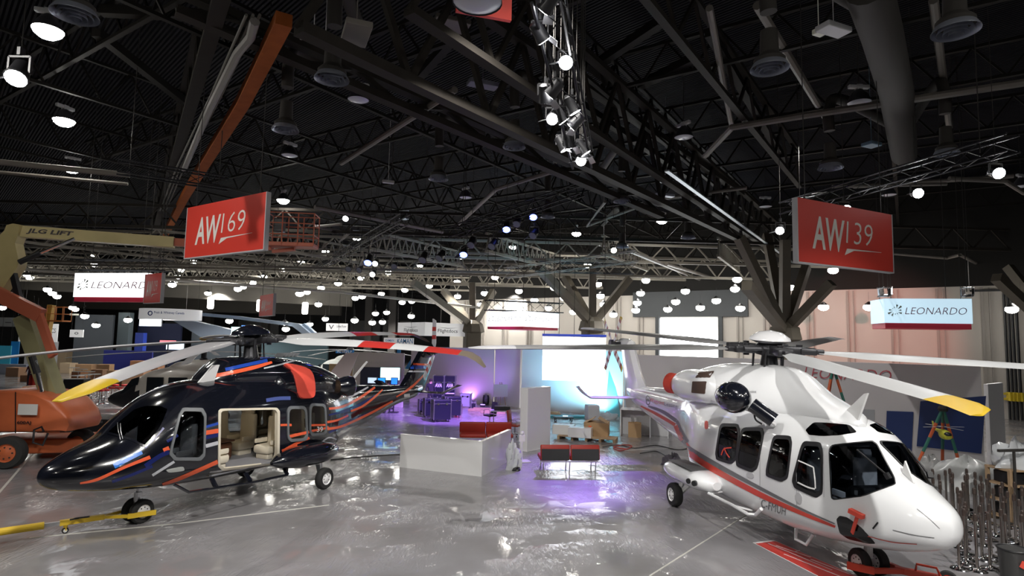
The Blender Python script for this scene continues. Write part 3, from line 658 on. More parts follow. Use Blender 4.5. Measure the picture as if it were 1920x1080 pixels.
    def stripe(s, cf, pts, ws, m, off=.006, name='stripe', seg=10, mirror=False):
        P = arc([(*cf(*q), 0) for q in pts], seg); n = len(P); ws = ws if hasattr(ws, '__len__') else [ws]*len(pts); sc = cf(1, 0)[0]-cf(0, 0)[0]
        rows = []
        for i, p in enumerate(P):
            t = (P[min(i+1, n-1)]-P[max(i-1, 0)]).normalized(); nn = Vector((-t.y, t.x, 0)); u = i/(n-1)*(len(ws)-1); k = min(int(u), len(ws)-2); w = (ws[k]*(1-(u-k))+ws[k+1]*(u-k))*sc/2 if len(ws) > 1 else ws[0]*sc/2
            row = []
            for e in (-1, -.33, .33, 1):
                h = s.hit(p.x+nn.x*w*e, p.y+nn.y*w*e)
                if h: q = h[1] if h[1].dot(s.o-h[0]) > 0 else -h[1]; row.append(h[0]+q*off)
                else: row.append(None)
            rows.append(row)
        mb = MB(); o = None
        def fin_():
            nonlocal mb, o
            if mb.f:
                o = mb.build(name, m, s.root, fixn=False)
                if mirror: mb.v = [(x, -y, z) for x, y, z in mb.v]; mb.build(name, m, s.root, fixn=False)
            mb = MB()
        for a, b in zip(rows[:-1], rows[1:]):
            n0 = len(mb.f)
            for j in range(3):
                q = (a[j], a[j+1], b[j+1], b[j])
                if all(v is not None for v in q) and max((q[0]-q[2]).length, (q[1]-q[3]).length) < .5: mb.add(q, [(0, 1, 2, 3)])
            if len(mb.f) == n0: fin_()
        fin_(); return o
    def text(s, cf, txt, o, U, V, m, shear=0, weight=0., off=.01, name='lettering'):
        vs, fs = text2d(txt, shear, weight); mb = MB(); o = cf(*o); k = cf(1, 0)[0]-cf(0, 0)[0]; W = []
        for x, y in vs:
            h = s.hit(o[0]+(U[0]*x+V[0]*y)*k, o[1]+(U[1]*x+V[1]*y)*k)
            if h is None: print('text miss', txt); return
            q = h[1] if h[1].dot(s.o-h[0]) > 0 else -h[1]; W.append(h[0]+q*off)
        mb.add(W, fs); mb.build(name, m, s.root, fixn=False)
def blade_mesh(R, chord, schemes, root=.9, droop=.0, pitch=.12, tip=.35, nseg=26, curv=0.):
    prof = [(-.28, 0), (-.2, .045), (0, .062), (.3, .045), (.72, 0), (.3, -.03), (0, -.04), (-.2, -.035)]; mb = MB(); rings = []; xs = []
    for i in range(nseg+1):
        t = i/nseg; x = root+(R-root)*t; xs.append(x); c = chord
        if t < .14: c = chord*(.38+.62*(t/.14)**1.2)
        sweep = 0
        if x > R-tip: u = (x-(R-tip))/tip; c = chord*(1-.62*u**2); sweep = -.55*chord*u**1.5
        tw = pitch*(1-.8*t); dz = -droop*t*t-curv*max(0, (x-(R-tip*1.6))/(tip*1.6))**2; ring = []
        for a, b in prof: y = a*c+0; z = b*c*1.5; ring.append(Vector((x, -(y*math.cos(tw)+z*math.sin(tw))+sweep*1., z*math.cos(tw)-y*math.sin(tw)*1+dz)))
        rings.append(ring)
    n = 8; vs = [p for r in rings for p in r]
    for i in range(nseg):
        xm = (xs[i]+xs[i+1])/2; k = 0
        for (a, b, idx) in schemes:
            if a <= xm/R < b: k = idx
        mb.cur = k
        if i == 0: mb.v = []; base = 0
    mb.v = [tuple(v) for v in vs]
    for i in range(nseg):
        xm = (xs[i]+xs[i+1])/2; k = 0
        for (a, b, idx) in schemes:
            if a <= xm/R < b: k = idx
        for j in range(n): mb.f.append((i*n+j, i*n+(j+1) % n, (i+1)*n+(j+1) % n, (i+1)*n+j)); mb.m.append(k)
    mb.f.append(tuple(range(n))); mb.m.append(0); mb.f.append(tuple(nseg*n+j for j in range(n))); mb.m.append(k)
    return mb
def rotor(h, R, chord, hubz, ph, tilt, scheme_for, mats, cap, capmat, M_hub, droop=.1, s=1., nb=5):
    rt = bpy.data.objects.new('main_rotor', None); COL.objects.link(rt); rt.parent = h.root; rt.location = (0, 0, hubz)
    rt.rotation_euler = (0, tilt, 0)
    MB().lathe([(.34*s, -.75), (.2*s, -.55), (.15*s, -.15), (.26*s, -.12), (.3*s, .02), (.24*s, .12), (.1*s, .16)], n=20).build('rotor_mast', M_hub, rt, smooth=True)
    if cap: MB().lathe(cap, n=28).build('hub_cap', capmat, rt, smooth=True)
    for k in range(nb):
        a = ph+k*2*PI/nb; ca, sa = math.cos(a), math.sin(a); Rm = Matrix.Rotation(a, 4, 'Z')
        g = MB().box((.42*s, 0, 0), (.5*s, .2*s, .16*s), bev=.03).box((.72*s, 0, .0), (.3*s, .3*s, .13*s), bev=.03).cyl((.3*s, .17*s, .02), (.72*s, .15*s, .02), .05*s, n=8).cyl((.25*s, -.16*s, -.05), (.25*s, -.18*s, -.5), .022*s, n=6).cyl((.55*s, .0, -.12*s), (.55*s, 0, .12*s), .06*s, n=8).box((.9*s, 0, 0), (.2*s, .16*s, .1*s), bev=.02)
        o = g.build('blade_grip', M_hub, rt, smooth=True); o.rotation_euler = (0, 0, a)
        sch, mm, pitch, curv = scheme_for(k)
        o = blade_mesh(R, chord, sch, root=.9*s, droop=droop, pitch=pitch, curv=curv).build('rotor_blade', mm, rt, smooth=60); o.rotation_euler = (0, 0, a)
    return rt
def wheel(mb_parent, c, r, w, axis, name='wheel', hubm=None):
    o = MB().lathe([(r*.55, w*.3), (r*.55, -w*.3), (r*.57, -w*.5), (r*.9, -w*.5), (r, -w*.28), (r, w*.28), (r*.9, w*.5), (r*.57, w*.5), (r*.55, w*.3)], c, 26, axis, cap=False).build(name, M_rubber, mb_parent, smooth=True)
    MB().lathe([(r*.08, -w*.56), (r*.2, -w*.5), (r*.5, -w*.38), (r*.56, -w*.52), (r*.56, w*.52), (r*.5, w*.38), (r*.2, w*.5), (r*.08, w*.56)], c, 18, axis).build('wheel_hub', hubm or M_white, o, smooth=True)
    mb = MB(); ax = Vector(axis).normalized(); u = ax.cross(Vector((0, 0, 1)) if abs(ax.z) < .9 else Vector((1, 0, 0))).normalized(); v = ax.cross(u)
    for k in range(7):
        a = k*2*PI/7
        for sg in (-1, 1): mb.cyl(Vector(c)+(u*math.cos(a)+v*math.sin(a))*r*.35+ax*sg*w*.36, Vector(c)+(u*math.cos(a)+v*math.sin(a))*r*.35+ax*sg*w*.47, r*.055, n=6)
    mb.build('wheel_nuts', M_steel, o); return o
def seat(parent, x, y, z, face, m, w=.48, name='seat'):
    o = MB().box((x, y, z+.22), (.5, w, .2), 0, bev=.06).box((x, y, z+.06), (.4, w*.8, .16), bev=.04).build(name, m, parent, smooth=True)
    MB().box((x-face*.24, y, z+.62), (.14, w, .72), bev=.06).box((x-face*.25, y, z+1.03), (.12, w*.6, .2), bev=.05).build('seat_back', m, o, smooth=True)
    for q in (-.5, .5): MB().box((x, y+w*q, z+.4), (.38, .07, .1), bev=.03).build('armrest', m, o, smooth=True)
    return o
M_bk = mat('gloss_black_paint', (.006, .007, .012), .16, 0, coat=1.)
M_or = mat('orange_stripe', (.85, .13, .05), .25); M_bl = mat('blue_stripe', (.02, .07, .42), .25); M_ws = mat('silver_stripe', (.55, .56, .6), .3)
M_db = mat('deep_blue_stripe', (.012, .02, .13), .2)
M_cr = mat('cream_leather', (.72, .66, .54), .5, bump=.05); M_crd = mat('grey_cabin_carpet', (.2, .2, .22), .9)
M_frame = mat('grey_window_frame', (.16, .17, .18), .4); M_hubm = mat('rotor_hub_metal', (.05, .05, .055), .4, .6)
M_gl = glass('smoked_glass', (.5, .55, .6)); M_gl2 = glass('clear_glass', (.62, .66, .68))
M_blg = mat('blade_grey', (.42, .42, .44), .35); M_blr = mat('blade_red', (.42, .03, .025), .35); M_blw = mat('blade_white', (.5, .51, .52), .35)
M_bly = mat('blade_yellow', (.5, .34, .02), .4); M_bld = mat('blade_dark', (.07, .07, .07), .4)
M_redc = mat('red_cover_fabric', (.75, .08, .05), .7, bump=.4, bscale=9)
# ============ black helicopter
CUTM = [M_bk, M_cr, M_blk]
def build_black():
    h = Heli('helicopter', 'glossy black helicopter with orange and blue stripes and an open cream cabin', (-6.85, 15.72, 4.274, 1.046))
    r = h.root
    st = [(4.5, .02, 1.22, 1.3, 1.26, 2, 2), (4.44, .14, 1.12, 1.4, 1.25, 2, 2), (4.25, .33, 1.0, 1.53, 1.24, 2, 2), (3.9, .56, .9, 1.69, 1.22, 2, 2.1), (3.6, .72, .84, 1.8, 1.22, 2, 2.2), (3.35, .82, .8, 1.92, 1.24, 2, 2.3), (3.15, .88, .78, 2.1, 1.3, 2.05, 2.4), (2.9, .95, .75, 2.32, 1.38, 2.1, 2.5), (2.6, 1.01, .72, 2.54, 1.45, 2.2, 2.6), (2.25, 1.06, .7, 2.7, 1.5, 2.4, 2.8), (1.8, 1.1, .68, 2.82, 1.55, 2.6, 3), (1.2, 1.12, .66, 2.88, 1.6, 2.7, 3.2), (-.5, 1.12, .64, 2.9, 1.6, 2.7, 3.2), (-1.5, 1.12, .64, 2.88, 1.6, 2.7, 3.1), (-2.0, 1.05, .64, 2.8, 1.6, 2.5, 3), (-2.6, .84, .72, 2.66, 1.65, 2.4, 2.8), (-3.2, .6, .84, 2.5, 1.7, 2.4, 2.6), (-3.9, .45, 1.02, 2.42, 1.85, 2.2, 2.1), (-5.0, .35, 1.3, 2.34, 1.9, 2.2, 2.1), (-6.2, .26, 1.62, 2.27, 1.97, 2.2, 2), (-7.2, .2, 1.76, 2.24, 2.02, 2, 2), (-7.75, .08, 1.9, 2.2, 2.05, 2, 2)]
    body = hull(st)
    cw = hull([(1.5, .1, 2.7, 2.86, 2.8, 2, 2), (1.35, .32, 2.65, 3.0, 2.8, 2, 2), (1.1, .48, 2.6, 3.2, 2.8, 2.2, 2), (.85, .58, 2.6, 3.34, 2.8, 2.4, 2), (.2, .66, 2.5, 3.37, 2.8, 2.6, 2), (-.25, .72, 2.45, 3.36, 2.8, 2.6, 2), (-.8, .8, 2.4, 3.32, 2.75, 2.5, 2), (-1.6, .84, 2.35, 3.2, 2.7, 2.4, 2), (-2.3, .78, 2.3, 3.0, 2.6, 2.3, 2), (-2.9, .58, 2.25, 2.75, 2.5, 2.2, 2), (-3.6, .2, 2.3, 2.45, 2.4, 2, 2)], 36, 60)
    side = hull([(.25, .12, 2.4, 2.62, 2.5, 2, 2), (.0, .5, 2.2, 2.86, 2.5, 2.2, 2), (-.3, .86, 2.1, 3.08, 2.5, 2.8, 2), (-.9, .98, 2.1, 3.14, 2.5, 3, 2), (-1.5, .98, 2.1, 3.1, 2.5, 3, 2), (-2.1, .9, 2.1, 2.94, 2.5, 2.6, 2), (-2.5, .7, 2.15, 2.8, 2.5, 2.2, 2), (-2.7, .3, 2.3, 2.6, 2.45, 2, 2)], 36, 40)
    fin = MB()
    def fins(z, x0, x1, w): return [(x0, 0, z), (x0-.12*(x0-x1), w, z), (x0-.5*(x0-x1), w*1.1, z), (x1, .01, z), (x1, -.01, z), (x0-.5*(x0-x1), -w*1.1, z), (x0-.12*(x0-x1), -w, z)]
    fin.loft([fins(2.0, -6.2, -7.9, .12), fins(2.3, -6.45, -8.05, .12), fins(2.7, -6.85, -8.3, .11), fins(3.15, -7.25, -8.55, .1), fins(3.42, -7.5, -8.7, .1), fins(3.5, -7.7, -8.7, .05)])
    h.setbvh([body, cw, side, fin])
    hb_ = body.build('fuselage', [M_bk, M_cr, M_blk], r)
    # door and windows cut through
    doorP = [(975, 487), (1280, 480), (1296, 500), (1294, 740), (1275, 788), (985, 823), (958, 800), (962, 500)]
    ckd = [(770, 490), (868, 490), (888, 520), (880, 740), (860, 762), (722, 762), (697, 735), (748, 525)]
    w1 = [(322, 588), (416, 588), (424, 770), (322, 778)]; w2 = [(454, 570), (532, 574), (538, 735), (452, 745)]
    wsh = [(352, 618), (430, 548), (500, 490), (560, 470), (640, 470), (690, 490), (640, 600), (560, 690), (470, 650)]
    cab = MB(); cab.prism([(1.72, -.98, .84), (1.72, .98, .84), (1.72, 1.0, 2.2), (1.72, .7, 2.6), (1.72, -.7, 2.6), (1.72, -1.0, 2.2)], (-3.5, 0, 0)); cab.m = [0]*len(cab.f)
    cab.m = [1]*len(cab.f); ccab = cab.build('cut', [M_bk, M_cr, M_blk], h.root); ck = MB().loft([[(x, -w*.6, .95), (x, w*.6, .95), (x, w, 1.4), (x, w*.85, zt-.3), (x, w*.5, zt), (x, -w*.5, zt), (x, -w*.85, zt-.3), (x, -w, 1.4)] for x, w, zt in ((1.78, .98, 2.62), (2.4, .92, 2.45), (2.9, .82, 2.1), (3.25, .7, 1.82))]).reidx(2).build('cut', CUTM, h.root)
    cuts = [ccab, ck]+h.cutter(c1, doorP, 1, .12)+h.cutter(c1, ckd, 2, .12, mirror=True)+h.cutter(c2, w1, 1, .2, mirror=True)+h.cutter(c2, w2, 1, .2, mirror=True)+h.cutter(c1, wsh, 2, .2, up=.25, dn=.4, mirror=False)
    boolean(hb_, cuts)
    cw.build('mast_fairing', M_bk, r, smooth=True); side.build('engine_cowling', M_bk, r, smooth=True); 
    o = fin.build('tail_fin', M_bk, r, smooth=True)
    # frames and panes
    h.patch('door_frame', c1, doorP, M_cr, .02, .12, inner=.93, thick=.1)
    f = h.patch('cockpit_door_window', c1, ckd, M_gl2, .004, .12, mirror=True)
    big = [(768, 483), (874, 484), (894, 520), (886, 742), (862, 768), (718, 768), (690, 735), (745, 520)]
    h.patch('window_frame', c1, big, M_frame, .03, .14, inner=.87, mirror=True)
    for w in (w1, w2):
        cx = sum(p[0] for p in w)/4; cy = sum(p[1] for p in w)/4; wb = [(cx+(a-cx)*1.22, cy+(b-cy)*1.12) for a, b in w]
        h.patch('cabin_window', c2, w, M_gl2, .004, .2, mirror=True); h.patch('window_frame', c2, wb, M_frame, .03, .22, inner=.84, mirror=True)
    h.patch('cabin_window', c1, doorP, M_gl, .004, .12, mirror=True, skip=True)
    h.patch('windshield', c1, wsh, M_gl, .004, .2)
    h.stripe(c1, [(352, 618), (470, 650), (560, 692)], 12, M_bk, .012, 'windshield_post')
    h.stripe(c1, [(560, 692), (640, 600), (692, 488)], 14, M_bk, .015, 'windshield_post')
    h.patch('lower_window', c1, [(672, 820), (770, 800), (778, 825), (690, 836)], mat('chin_window', (.5, .52, .5), .15), .006, .3)
    # wipers
    for (a, b) in (((430, 570), (440, 655)), ((415, 565), (428, 660))): h.stripe(c1, [a, ((a[0]+b[0])/2-3, (a[1]+b[1])/2), b], 4, M_alu, .03, 'wiper')
    # livery
    L = h.stripe
    L(c1, [(205, 893), (300, 872), (450, 805), (588, 750)], [10, 16, 16, 20], M_or); L(c1, [(390, 800), (460, 762), (545, 725)], [30, 30, 18], mat('bright_blue_stripe', (.02, .2, .75), .25))
    L(c1, [(655, 900), (760, 862), (958, 775)], [14, 22, 22], M_or); L(c1, [(660, 714), (692, 700)], 22, M_or); L(c1, [(892, 617), (962, 606)], 24, M_or)
    L(c1, [(893, 643), (962, 628)], 20, M_db); L(c1, [(893, 585), (960, 566)], 14, M_bl); L(c1, [(600, 850), (660, 812), (720, 775)], 14, M_ws); L(c1, [(892, 690), (960, 672)], 20, M_ws)
    L(c1, [(560, 800), (640, 745), (692, 722)], 24, M_db); L(c1, [(560, 700), (610, 650), (662, 590)], 12, mat('violet_stripe', (.16, .16, .35), .3)); L(c1, [(680, 665), (740, 630)], 16, M_db)
    L(c1, [(380, 885), (480, 850), (600, 800)], 16, M_db)
    L(c1, [(895, 312), (1000, 295), (1150, 262), (1255, 232)], [18, 20, 20, 12], M_or, .01); L(c1, [(1210, 265), (1320, 240), (1400, 215)], 8, M_ws, .01)
    L(c1, [(1000, 272), (1100, 250), (1230, 222)], 18, M_bl, .01); L(c1, [(1190, 210), (1300, 203)], 8, M_bl, .01)
    L(c1, [(1222, 440), (1290, 430), (1355, 428)], 20, mat('steel_blue_patch', (.07, .1, .3), .3), .01)
    L(c1, [(1301, 575), (1355, 573)], 12, M_or); L(c1, [(1310, 715), (1350, 700), (1390, 680)], 14, M_or)
    L(c2, [(318, 758), (360, 748), (440, 730)], [16, 18, 16], M_or, .02); L(c2, [(320, 690), (336, 688)], 14, M_or, .02); L(c2, [(450, 690), (545, 688)], 12, M_or, .02); L(c2, [(448, 725), (520, 712), (556, 700)], 13, M_or, .02)
    L(c2, [(560, 592), (640, 580), (740, 530), (835, 465)], [14, 15, 15, 12], M_or, .01); L(c2, [(690, 607), (760, 577), (830, 525), (880, 478)], [12, 13, 12, 8], M_or, .01)
    L(c2, [(550, 672), (610, 660), (675, 632)], [14, 12, 10], M_or, .01); L(c2, [(550, 712), (640, 695), (800, 622), (940, 547)], [16, 14, 14, 10], M_or, .01)
    L(c2, [(962, 522), (1050, 465), (1132, 385)], [8, 14, 10], M_or, .01); L(c2, [(640, 540), (720, 505), (795, 464)], [8, 12, 8], M_ws, .01)
    L(c2, [(1062, 326), (1155, 330)], 12, M_or, .01); L(c2, [(1030, 370), (1138, 370)], 10, M_ws, .01); L(c2, [(282, 845), (360, 802), (445, 765)], 15, M_or)
    L(c2, [(500, 808), (556, 764), (606, 775)], 8, M_ws, .01); L(c2, [(560, 735), (700, 665), (880, 585)], [10, 24, 8], M_db, .005); L(c2, [(560, 630), (700, 590), (860, 500)], [8, 22, 8], M_db, .005)
    L(c2, [(1040, 345), (1140, 342)], 22, M_bl, .006); L(c2, [(1008, 515), (1042, 513)], 18, M_white, .012, 'placard')
    h.text(c2, '39', (482, 730), (36, 0), (2, -32), M_white, weight=.02, off=.04)
    # intake cover, exhausts
    h.patch('intake_cover', c2, [(292, 332), (365, 338), (440, 365), (468, 420), (470, 515), (430, 532), (385, 522), (368, 450), (345, 378)], M_redc, .05, smooth=True, thick=.1, c=(412, 430))
    for sg in (1, -1):
        MB().tube(arc([(-1.9, .55*sg, 2.5), (-2.3, .68*sg, 2.5), (-2.75, .86*sg, 2.5)], 4), .2, 20, cap=False).build('exhaust_pipe', mat('exhaust_bronze', (.09, .06, .04), .35, .8), r, smooth=True)
        MB().lathe([(.2, -.2), (.27, 0), (.29, .1), (.27, .26), (.22, .3)], (-2.6, .8*sg, 2.5), 22, (-.55, .3*sg, 0), cap=False).build('exhaust_shroud', M_bk, r, smooth=True)
    # antenna blade on roof (white)
    a = h.onp(*c1(868, 362), 1, .35); MB().prism([(a.x+.1, .34, 2.82), (a.x-.3, .34, 2.82), (a.x-.42, .34, 3.2), (a.x-.25, .34, 3.2)], (0, .04, 0)).build('roof_antenna', M_white, r)
    MB().prism([(-3.6, .0, 2.4), (-3.75, 0, 2.4), (-4.6, 0, 3.1), (-4.55, 0, 3.13)], (0, .03, 0)).build('boom_antenna', M_white, r)
    for k in range(5): MB().bar((-.65-k*.12, .28, 3.34), (-.77-k*.12, .28, 3.44), .3, .012).build('intake_louvre', M_frame, r)
    # sponsons
    for sg in (1, -1):
        sp = hull([(.25, .05, .85, .95, .9, 2, 2), (0, .22, .74, 1.08, .9, 2, 2), (-.6, .38, .66, 1.18, .9, 2.2, 2.2), (-1.2, .4, .64, 1.18, .9, 2.2, 2.2), (-1.75, .26, .74, 1.1, .92, 2, 2), (-1.95, .04, .88, .96, .92, 2, 2)], 24, 24)
        sp.v = [(x, y+1.2*sg, z) for x, y, z in sp.v]; sp.build('sponson', M_bk, r, smooth=True)
    for sg in (1, -1):
        MB().cyl((-1.25, 1.3*sg, .8), (-1.3, 1.32*sg, .32), .05, n=10).bar((-1.3, 1.2*sg, .6), (-1.3, 1.3*sg, .28), .08, .1).build('main_gear_leg', M_alu, r)
        wheel(r, (-1.32, 1.4*sg, .27), .27, .18, (0, 1, 0))
    nw = h.onp(*c1(475, 1000), 1, 0); nx = nw.x; nx = 2.6
    MB().cyl((nx, 0, .85), (nx, 0, .35), .05, n=10).cyl((nx+.02, 0, .62), (nx+.02, 0, .3), .075, n=10).bar((nx, 0, .7), (nx-.35, 0, .85), .05, .05).build('nose_gear_leg', M_alu, r)
    for sg in (1, -1): wheel(r, (nx, .13*sg, .24), .24, .13, (0, 1, 0))
    # boarding step
    P = [h.onp(*c1(u, v), 1, 1.28) for u, v in ((720, 900), (800, 942), (960, 918), (1140, 890), (1340, 848), (1338, 795))]
    MB().tube(P, .03, 8).build('boarding_step', M_bk, r); 
    for (u0, v0, u1, v1) in ((925, 868, 950, 918), (1110, 838, 1135, 882), (1315, 795, 1340, 848)):
        MB().bar(h.onp(*c1(u0, v0), 1, 1.1), h.onp(*c1(u1, v1), 1, 1.28), .1, .03).build('step_bracket', M_bk, r)
    # cabin interior
    MB().box((0, 0, .86), (3.3, 1.9, .03)).build('cabin_floor', M_crd, r)
    for (x, y, fc) in ((1.25, .45, -1), (1.25, -.5, -1), (-.3, .48, 1), (-.3, -.5, 1), (-1.3, .5, 1), (-1.3, -.5, 1)): seat(r, x, y, .88, fc, M_cr, .52)
    MB().box((.55, -.3, 1.1), (.5, .5, .4), bev=.05).box((.55, -.3, 1.33), (.56, .56, .04), bev=.015).build('cabin_table', mat('walnut', (.1, .04, .02), .3), r, smooth=True)
    for y in (.42, -.42): seat(r, 2.1, y, .98, 1, mat('pilot_seat_grey', (.14, .14, .15), .7), .44, 'pilot_seat')
    MB().box((2.85, 0, 1.35), (.25, 1.2, .45), bev=.08).build('instrument_panel', M_blk, r)
    for x, y in ((.9, .2), (-.4, .2), (-1.0, -.3)): MB().cyl((x, y, 2.57), (x, y, 2.6), .06).build('cabin_light', mat('cabin_glow', (1, .85, .62), .5, emit=60), r)
    # tailplane and tail rotor
    tp = MB(); rings = []
    for y in (-1.75, -1.2, 0, 1.2, 1.75):
        z = 1.98+(.28 if abs(y) > 1.5 else 0); c = .62-.1*abs(y)/1.75; x = -7.0-.12*abs(y); rings.append([(x, y, z), (x-.3*c, y, z+.05), (x-c, y, z), (x-.3*c, y, z-.04)])
    tp.loft(rings); tp.build('tailplane', M_bk, r, smooth=True)
    tr = bpy.data.objects.new('tail_rotor', None); COL.objects.link(tr); tr.parent = r; hubp = Vector((-7.95, -.42, 3.42)); hubp = Vector((-7.95, .42, 3.42)); tr.location = hubp
    MB().cyl((0, -.3, 0), (0, .08, 0), .09, n=12).cyl((0, -.3, 0), (0, -.12, 0), .16, n=12).build('tail_hub', M_hubm, tr)
    MB().lathe([(.05, -.45), (.16, -.4), (.2, -.1), (.2, .3), (.12, .5)], (-.1, -.38, -.05), 16, (-1, 0, .1)).build('tail_gearbox', M_bk, tr, smooth=True)
    for k, aa in enumerate((88, 308)):
        mbv = blade_mesh(1.2, .24, [(0, .35, 0), (.35, .48, 1), (.48, .62, 0), (.62, .75, 1), (.75, 1.1, 0)], root=.15, tip=.08, pitch=.2, nseg=14); a = math.radians(aa)
        mbv.v = [(x*math.cos(a)-y*math.sin(a), z, x*math.sin(a)+y*math.cos(a)) for x, y, z in mbv.v]
        mbv.build('tail_rotor_blade', [mat('tail_blade_grey', (.5, .5, .52), .4), M_blr], tr, smooth=60)
    # main rotor; phase from the photograph
    bands = [(0, .1, 0), (.1, .52, 0), (.52, .65, 1), (.65, .78, 0), (.78, .9, 1), (.9, 1.1, 2)]
    plain = [(0, .86, 0), (.86, .99, 1), (.99, 1.1, 1)]
    def sch(k):
        if k in (1, 2): return bands, [M_blw, M_blr, mat('blade_tip_brown', (.16, .13, .1), .4)], .35, .22
        return plain, [M_blg, M_bly], -.3 if k == 0 else .2, .08
    rotor(h, 6.3, .42, 3.78, BPH-h.t[2], .087, sch, None, [(.02, .38), (.2, .34), (.42, .22), (.46, .14), (.2, .1)], M_bk, M_hubm, .32)
    return h
BPH = 4.745; WPH = 4.655
HB = build_black()
# ============ white helicopter
M_wh = mat('gloss_white_paint', (.80, .81, .83), .22, coat=.7); M_gs = mat('grey_stripe', (.16, .16, .17), .35); M_rs = mat('red_stripe', (.62, .06, .04), .3)
M_bfr = mat('black_window_rubber', (.012, .012, .014), .35)
def build_white():
    h = Heli('helicopter', 'large white helicopter with red and grey stripes standing at the right', (6.04, 13.95, -1.402, 1.035))
    r = h.root
    st = [(4.5, .03, 1.17, 1.3, 1.22, 2, 2), (4.44, .2, 1.03, 1.44, 1.22, 2.2, 2), (4.28, .4, .92, 1.58, 1.2, 2.2, 2), (4.02, .56, .81, 1.7, 1.18, 2.2, 2.2), (3.75, .68, .72, 1.83, 1.18, 2.2, 2.4), (3.5, .78, .66, 1.97, 1.2, 2.3, 2.6), (3.25, .86, .61, 2.18, 1.22, 2.5, 2.8), (3.0, .94, .58, 2.38, 1.28, 2.6, 3), (2.72, 1.02, .55, 2.54, 1.32, 2.8, 3.4), (2.4, 1.07, .53, 2.64, 1.35, 2.9, 3.8), (1.8, 1.1, .5, 2.7, 1.35, 3, 4.6), (0, 1.12, .48, 2.72, 1.35, 3, 5), (-1.2, 1.12, .48, 2.72, 1.35, 3, 5), (-1.8, 1.04, .54, 2.72, 1.4, 2.8, 4), (-2.5, .84, .72, 2.7, 1.7, 2.5, 2.5), (-3.3, .6, .92, 2.66, 1.8, 2.3, 2.3), (-4.2, .46, 1.08, 2.62, 1.9, 2.2, 2.2), (-5.4, .36, 1.28, 2.54, 1.95, 2.2, 2.1), (-6.8, .27, 1.52, 2.46, 2.02, 2.1, 2), (-8.0, .2, 1.76, 2.4, 2.1, 2, 2), (-8.8, .06, 2.0, 2.3, 2.15, 2, 2)]
    body = hull(st)
    cw = hull([(2.75, .08, 2.45, 2.58, 2.55, 2, 2), (2.4, .4, 2.4, 2.78, 2.6, 2, 2), (2.0, .56, 2.4, 2.92, 2.6, 2, 2), (1.6, .64, 2.4, 3.08, 2.6, 1.8, 2), (1.25, .7, 2.4, 3.3, 2.6, 1.7, 2), (1.0, .74, 2.4, 3.44, 2.6, 1.7, 2), (.6, .8, 2.4, 3.5, 2.6, 1.8, 2), (-.2, .88, 2.4, 3.52, 2.6, 2.1, 2), (-1.2, .95, 2.4, 3.5, 2.65, 2.4, 2), (-2.0, .95, 2.35, 3.4, 2.65, 2.4, 2), (-2.8, .86, 2.3, 3.2, 2.65, 2.3, 2), (-3.5, .6, 2.3, 2.95, 2.6, 2.2, 2), (-4.3, .2, 2.4, 2.68, 2.5, 2, 2)], 36, 70)
    nacs = []
    for sg in (1, -1):
        n_ = hull([(-.7, .1, 2.75, 2.95, 2.85, 2, 2), (-.9, .3, 2.6, 3.12, 2.85, 2.6, 2.4), (-1.2, .42, 2.5, 3.26, 2.85, 3.2, 2.6), (-2.1, .44, 2.48, 3.28, 2.85, 3.2, 2.6), (-2.6, .4, 2.5, 3.18, 2.85, 2.8, 2.4), (-2.9, .3, 2.58, 3.02, 2.82, 2.2, 2.2)], 28, 30)
        n_.v = [(x, y+.74*sg, z) for x, y, z in n_.v]; nacs.append(n_)
    fin = MB()
    def fins(z, x0, x1, w): return [(x0, 0, z), (x0-.12*(x0-x1), w, z), (x0-.5*(x0-x1), w*1.1, z), (x1, .01, z), (x1, -.01, z), (x0-.5*(x0-x1), -w*1.1, z), (x0-.12*(x0-x1), -w, z)]
    fin.loft([fins(2.0, -6.9, -8.95, .15), fins(2.4, -7.1, -9.0, .15), fins(2.8, -7.6, -9.15, .14), fins(3.3, -7.95, -9.35, .14), fins(3.75, -8.25, -9.5, .13), fins(3.95, -8.4, -9.5, .13), fins(4.05, -8.55, -9.45, .05)])
    fin.lathe([(.05, -.7), (.17, -.6), (.22, -.2), (.22, .3), (.14, .62), (.04, .7)], (-8.95, -.05, 3.86), 18, (-1, 0, .05))
    h.setbvh([body, cw, fin]+nacs)
    hb_ = body.build('fuselage', [M_wh, mat('dark_cabin', (.2, .2, .22), .8)], r)
    ww = [[(285, 466), (350, 468), (357, 490), (349, 600), (325, 624), (272, 606), (268, 580)], [(372, 484), (448, 484), (454, 510), (430, 640), (408, 656), (354, 632), (352, 600)], [(500, 514), (562, 518), (568, 545), (553, 680), (528, 694), (474, 672), (474, 645)], [(618, 540), (682, 545), (692, 575), (692, 740), (668, 758), (590, 720), (580, 690)]]
    wsh = [(722, 552), (895, 534), (915, 548), (985, 680), (990, 708), (860, 755), (745, 768), (733, 760)]
    roofw = [(627, 488), (660, 458), (720, 460), (805, 468), (836, 498), (760, 510), (690, 513), (640, 508)]
    chin = [(752, 850), (765, 836), (795, 842), (850, 880), (912, 948), (880, 948), (800, 930), (765, 905)]
    dark = None
    ck = MB().loft([[(x, -w*.7, .85), (x, w*.7, .85), (x, w, 1.3), (x, w*.93, zt-.25), (x, w*.7, zt), (x, -w*.7, zt), (x, -w*.93, zt-.25), (x, -w, 1.3)] for x, w, zt in ((-1.3, 1.0, 2.5), (1.8, 1.0, 2.5), (2.5, .96, 2.42), (3.0, .88, 2.2), (3.4, .8, 1.9), (3.6, .7, 1.75))]).reidx(1).build('cut', CUTM, h.root)
    cuts = [ck]
    for w in ww: cuts += h.cutter(c3, w, 1, .2, mirror=True)
    cuts += h.cutter(c3, wsh, 1, .15, mirror=True, up=.3, dn=.5)+h.cutter(c3, roofw, 1, .2, mirror=True)
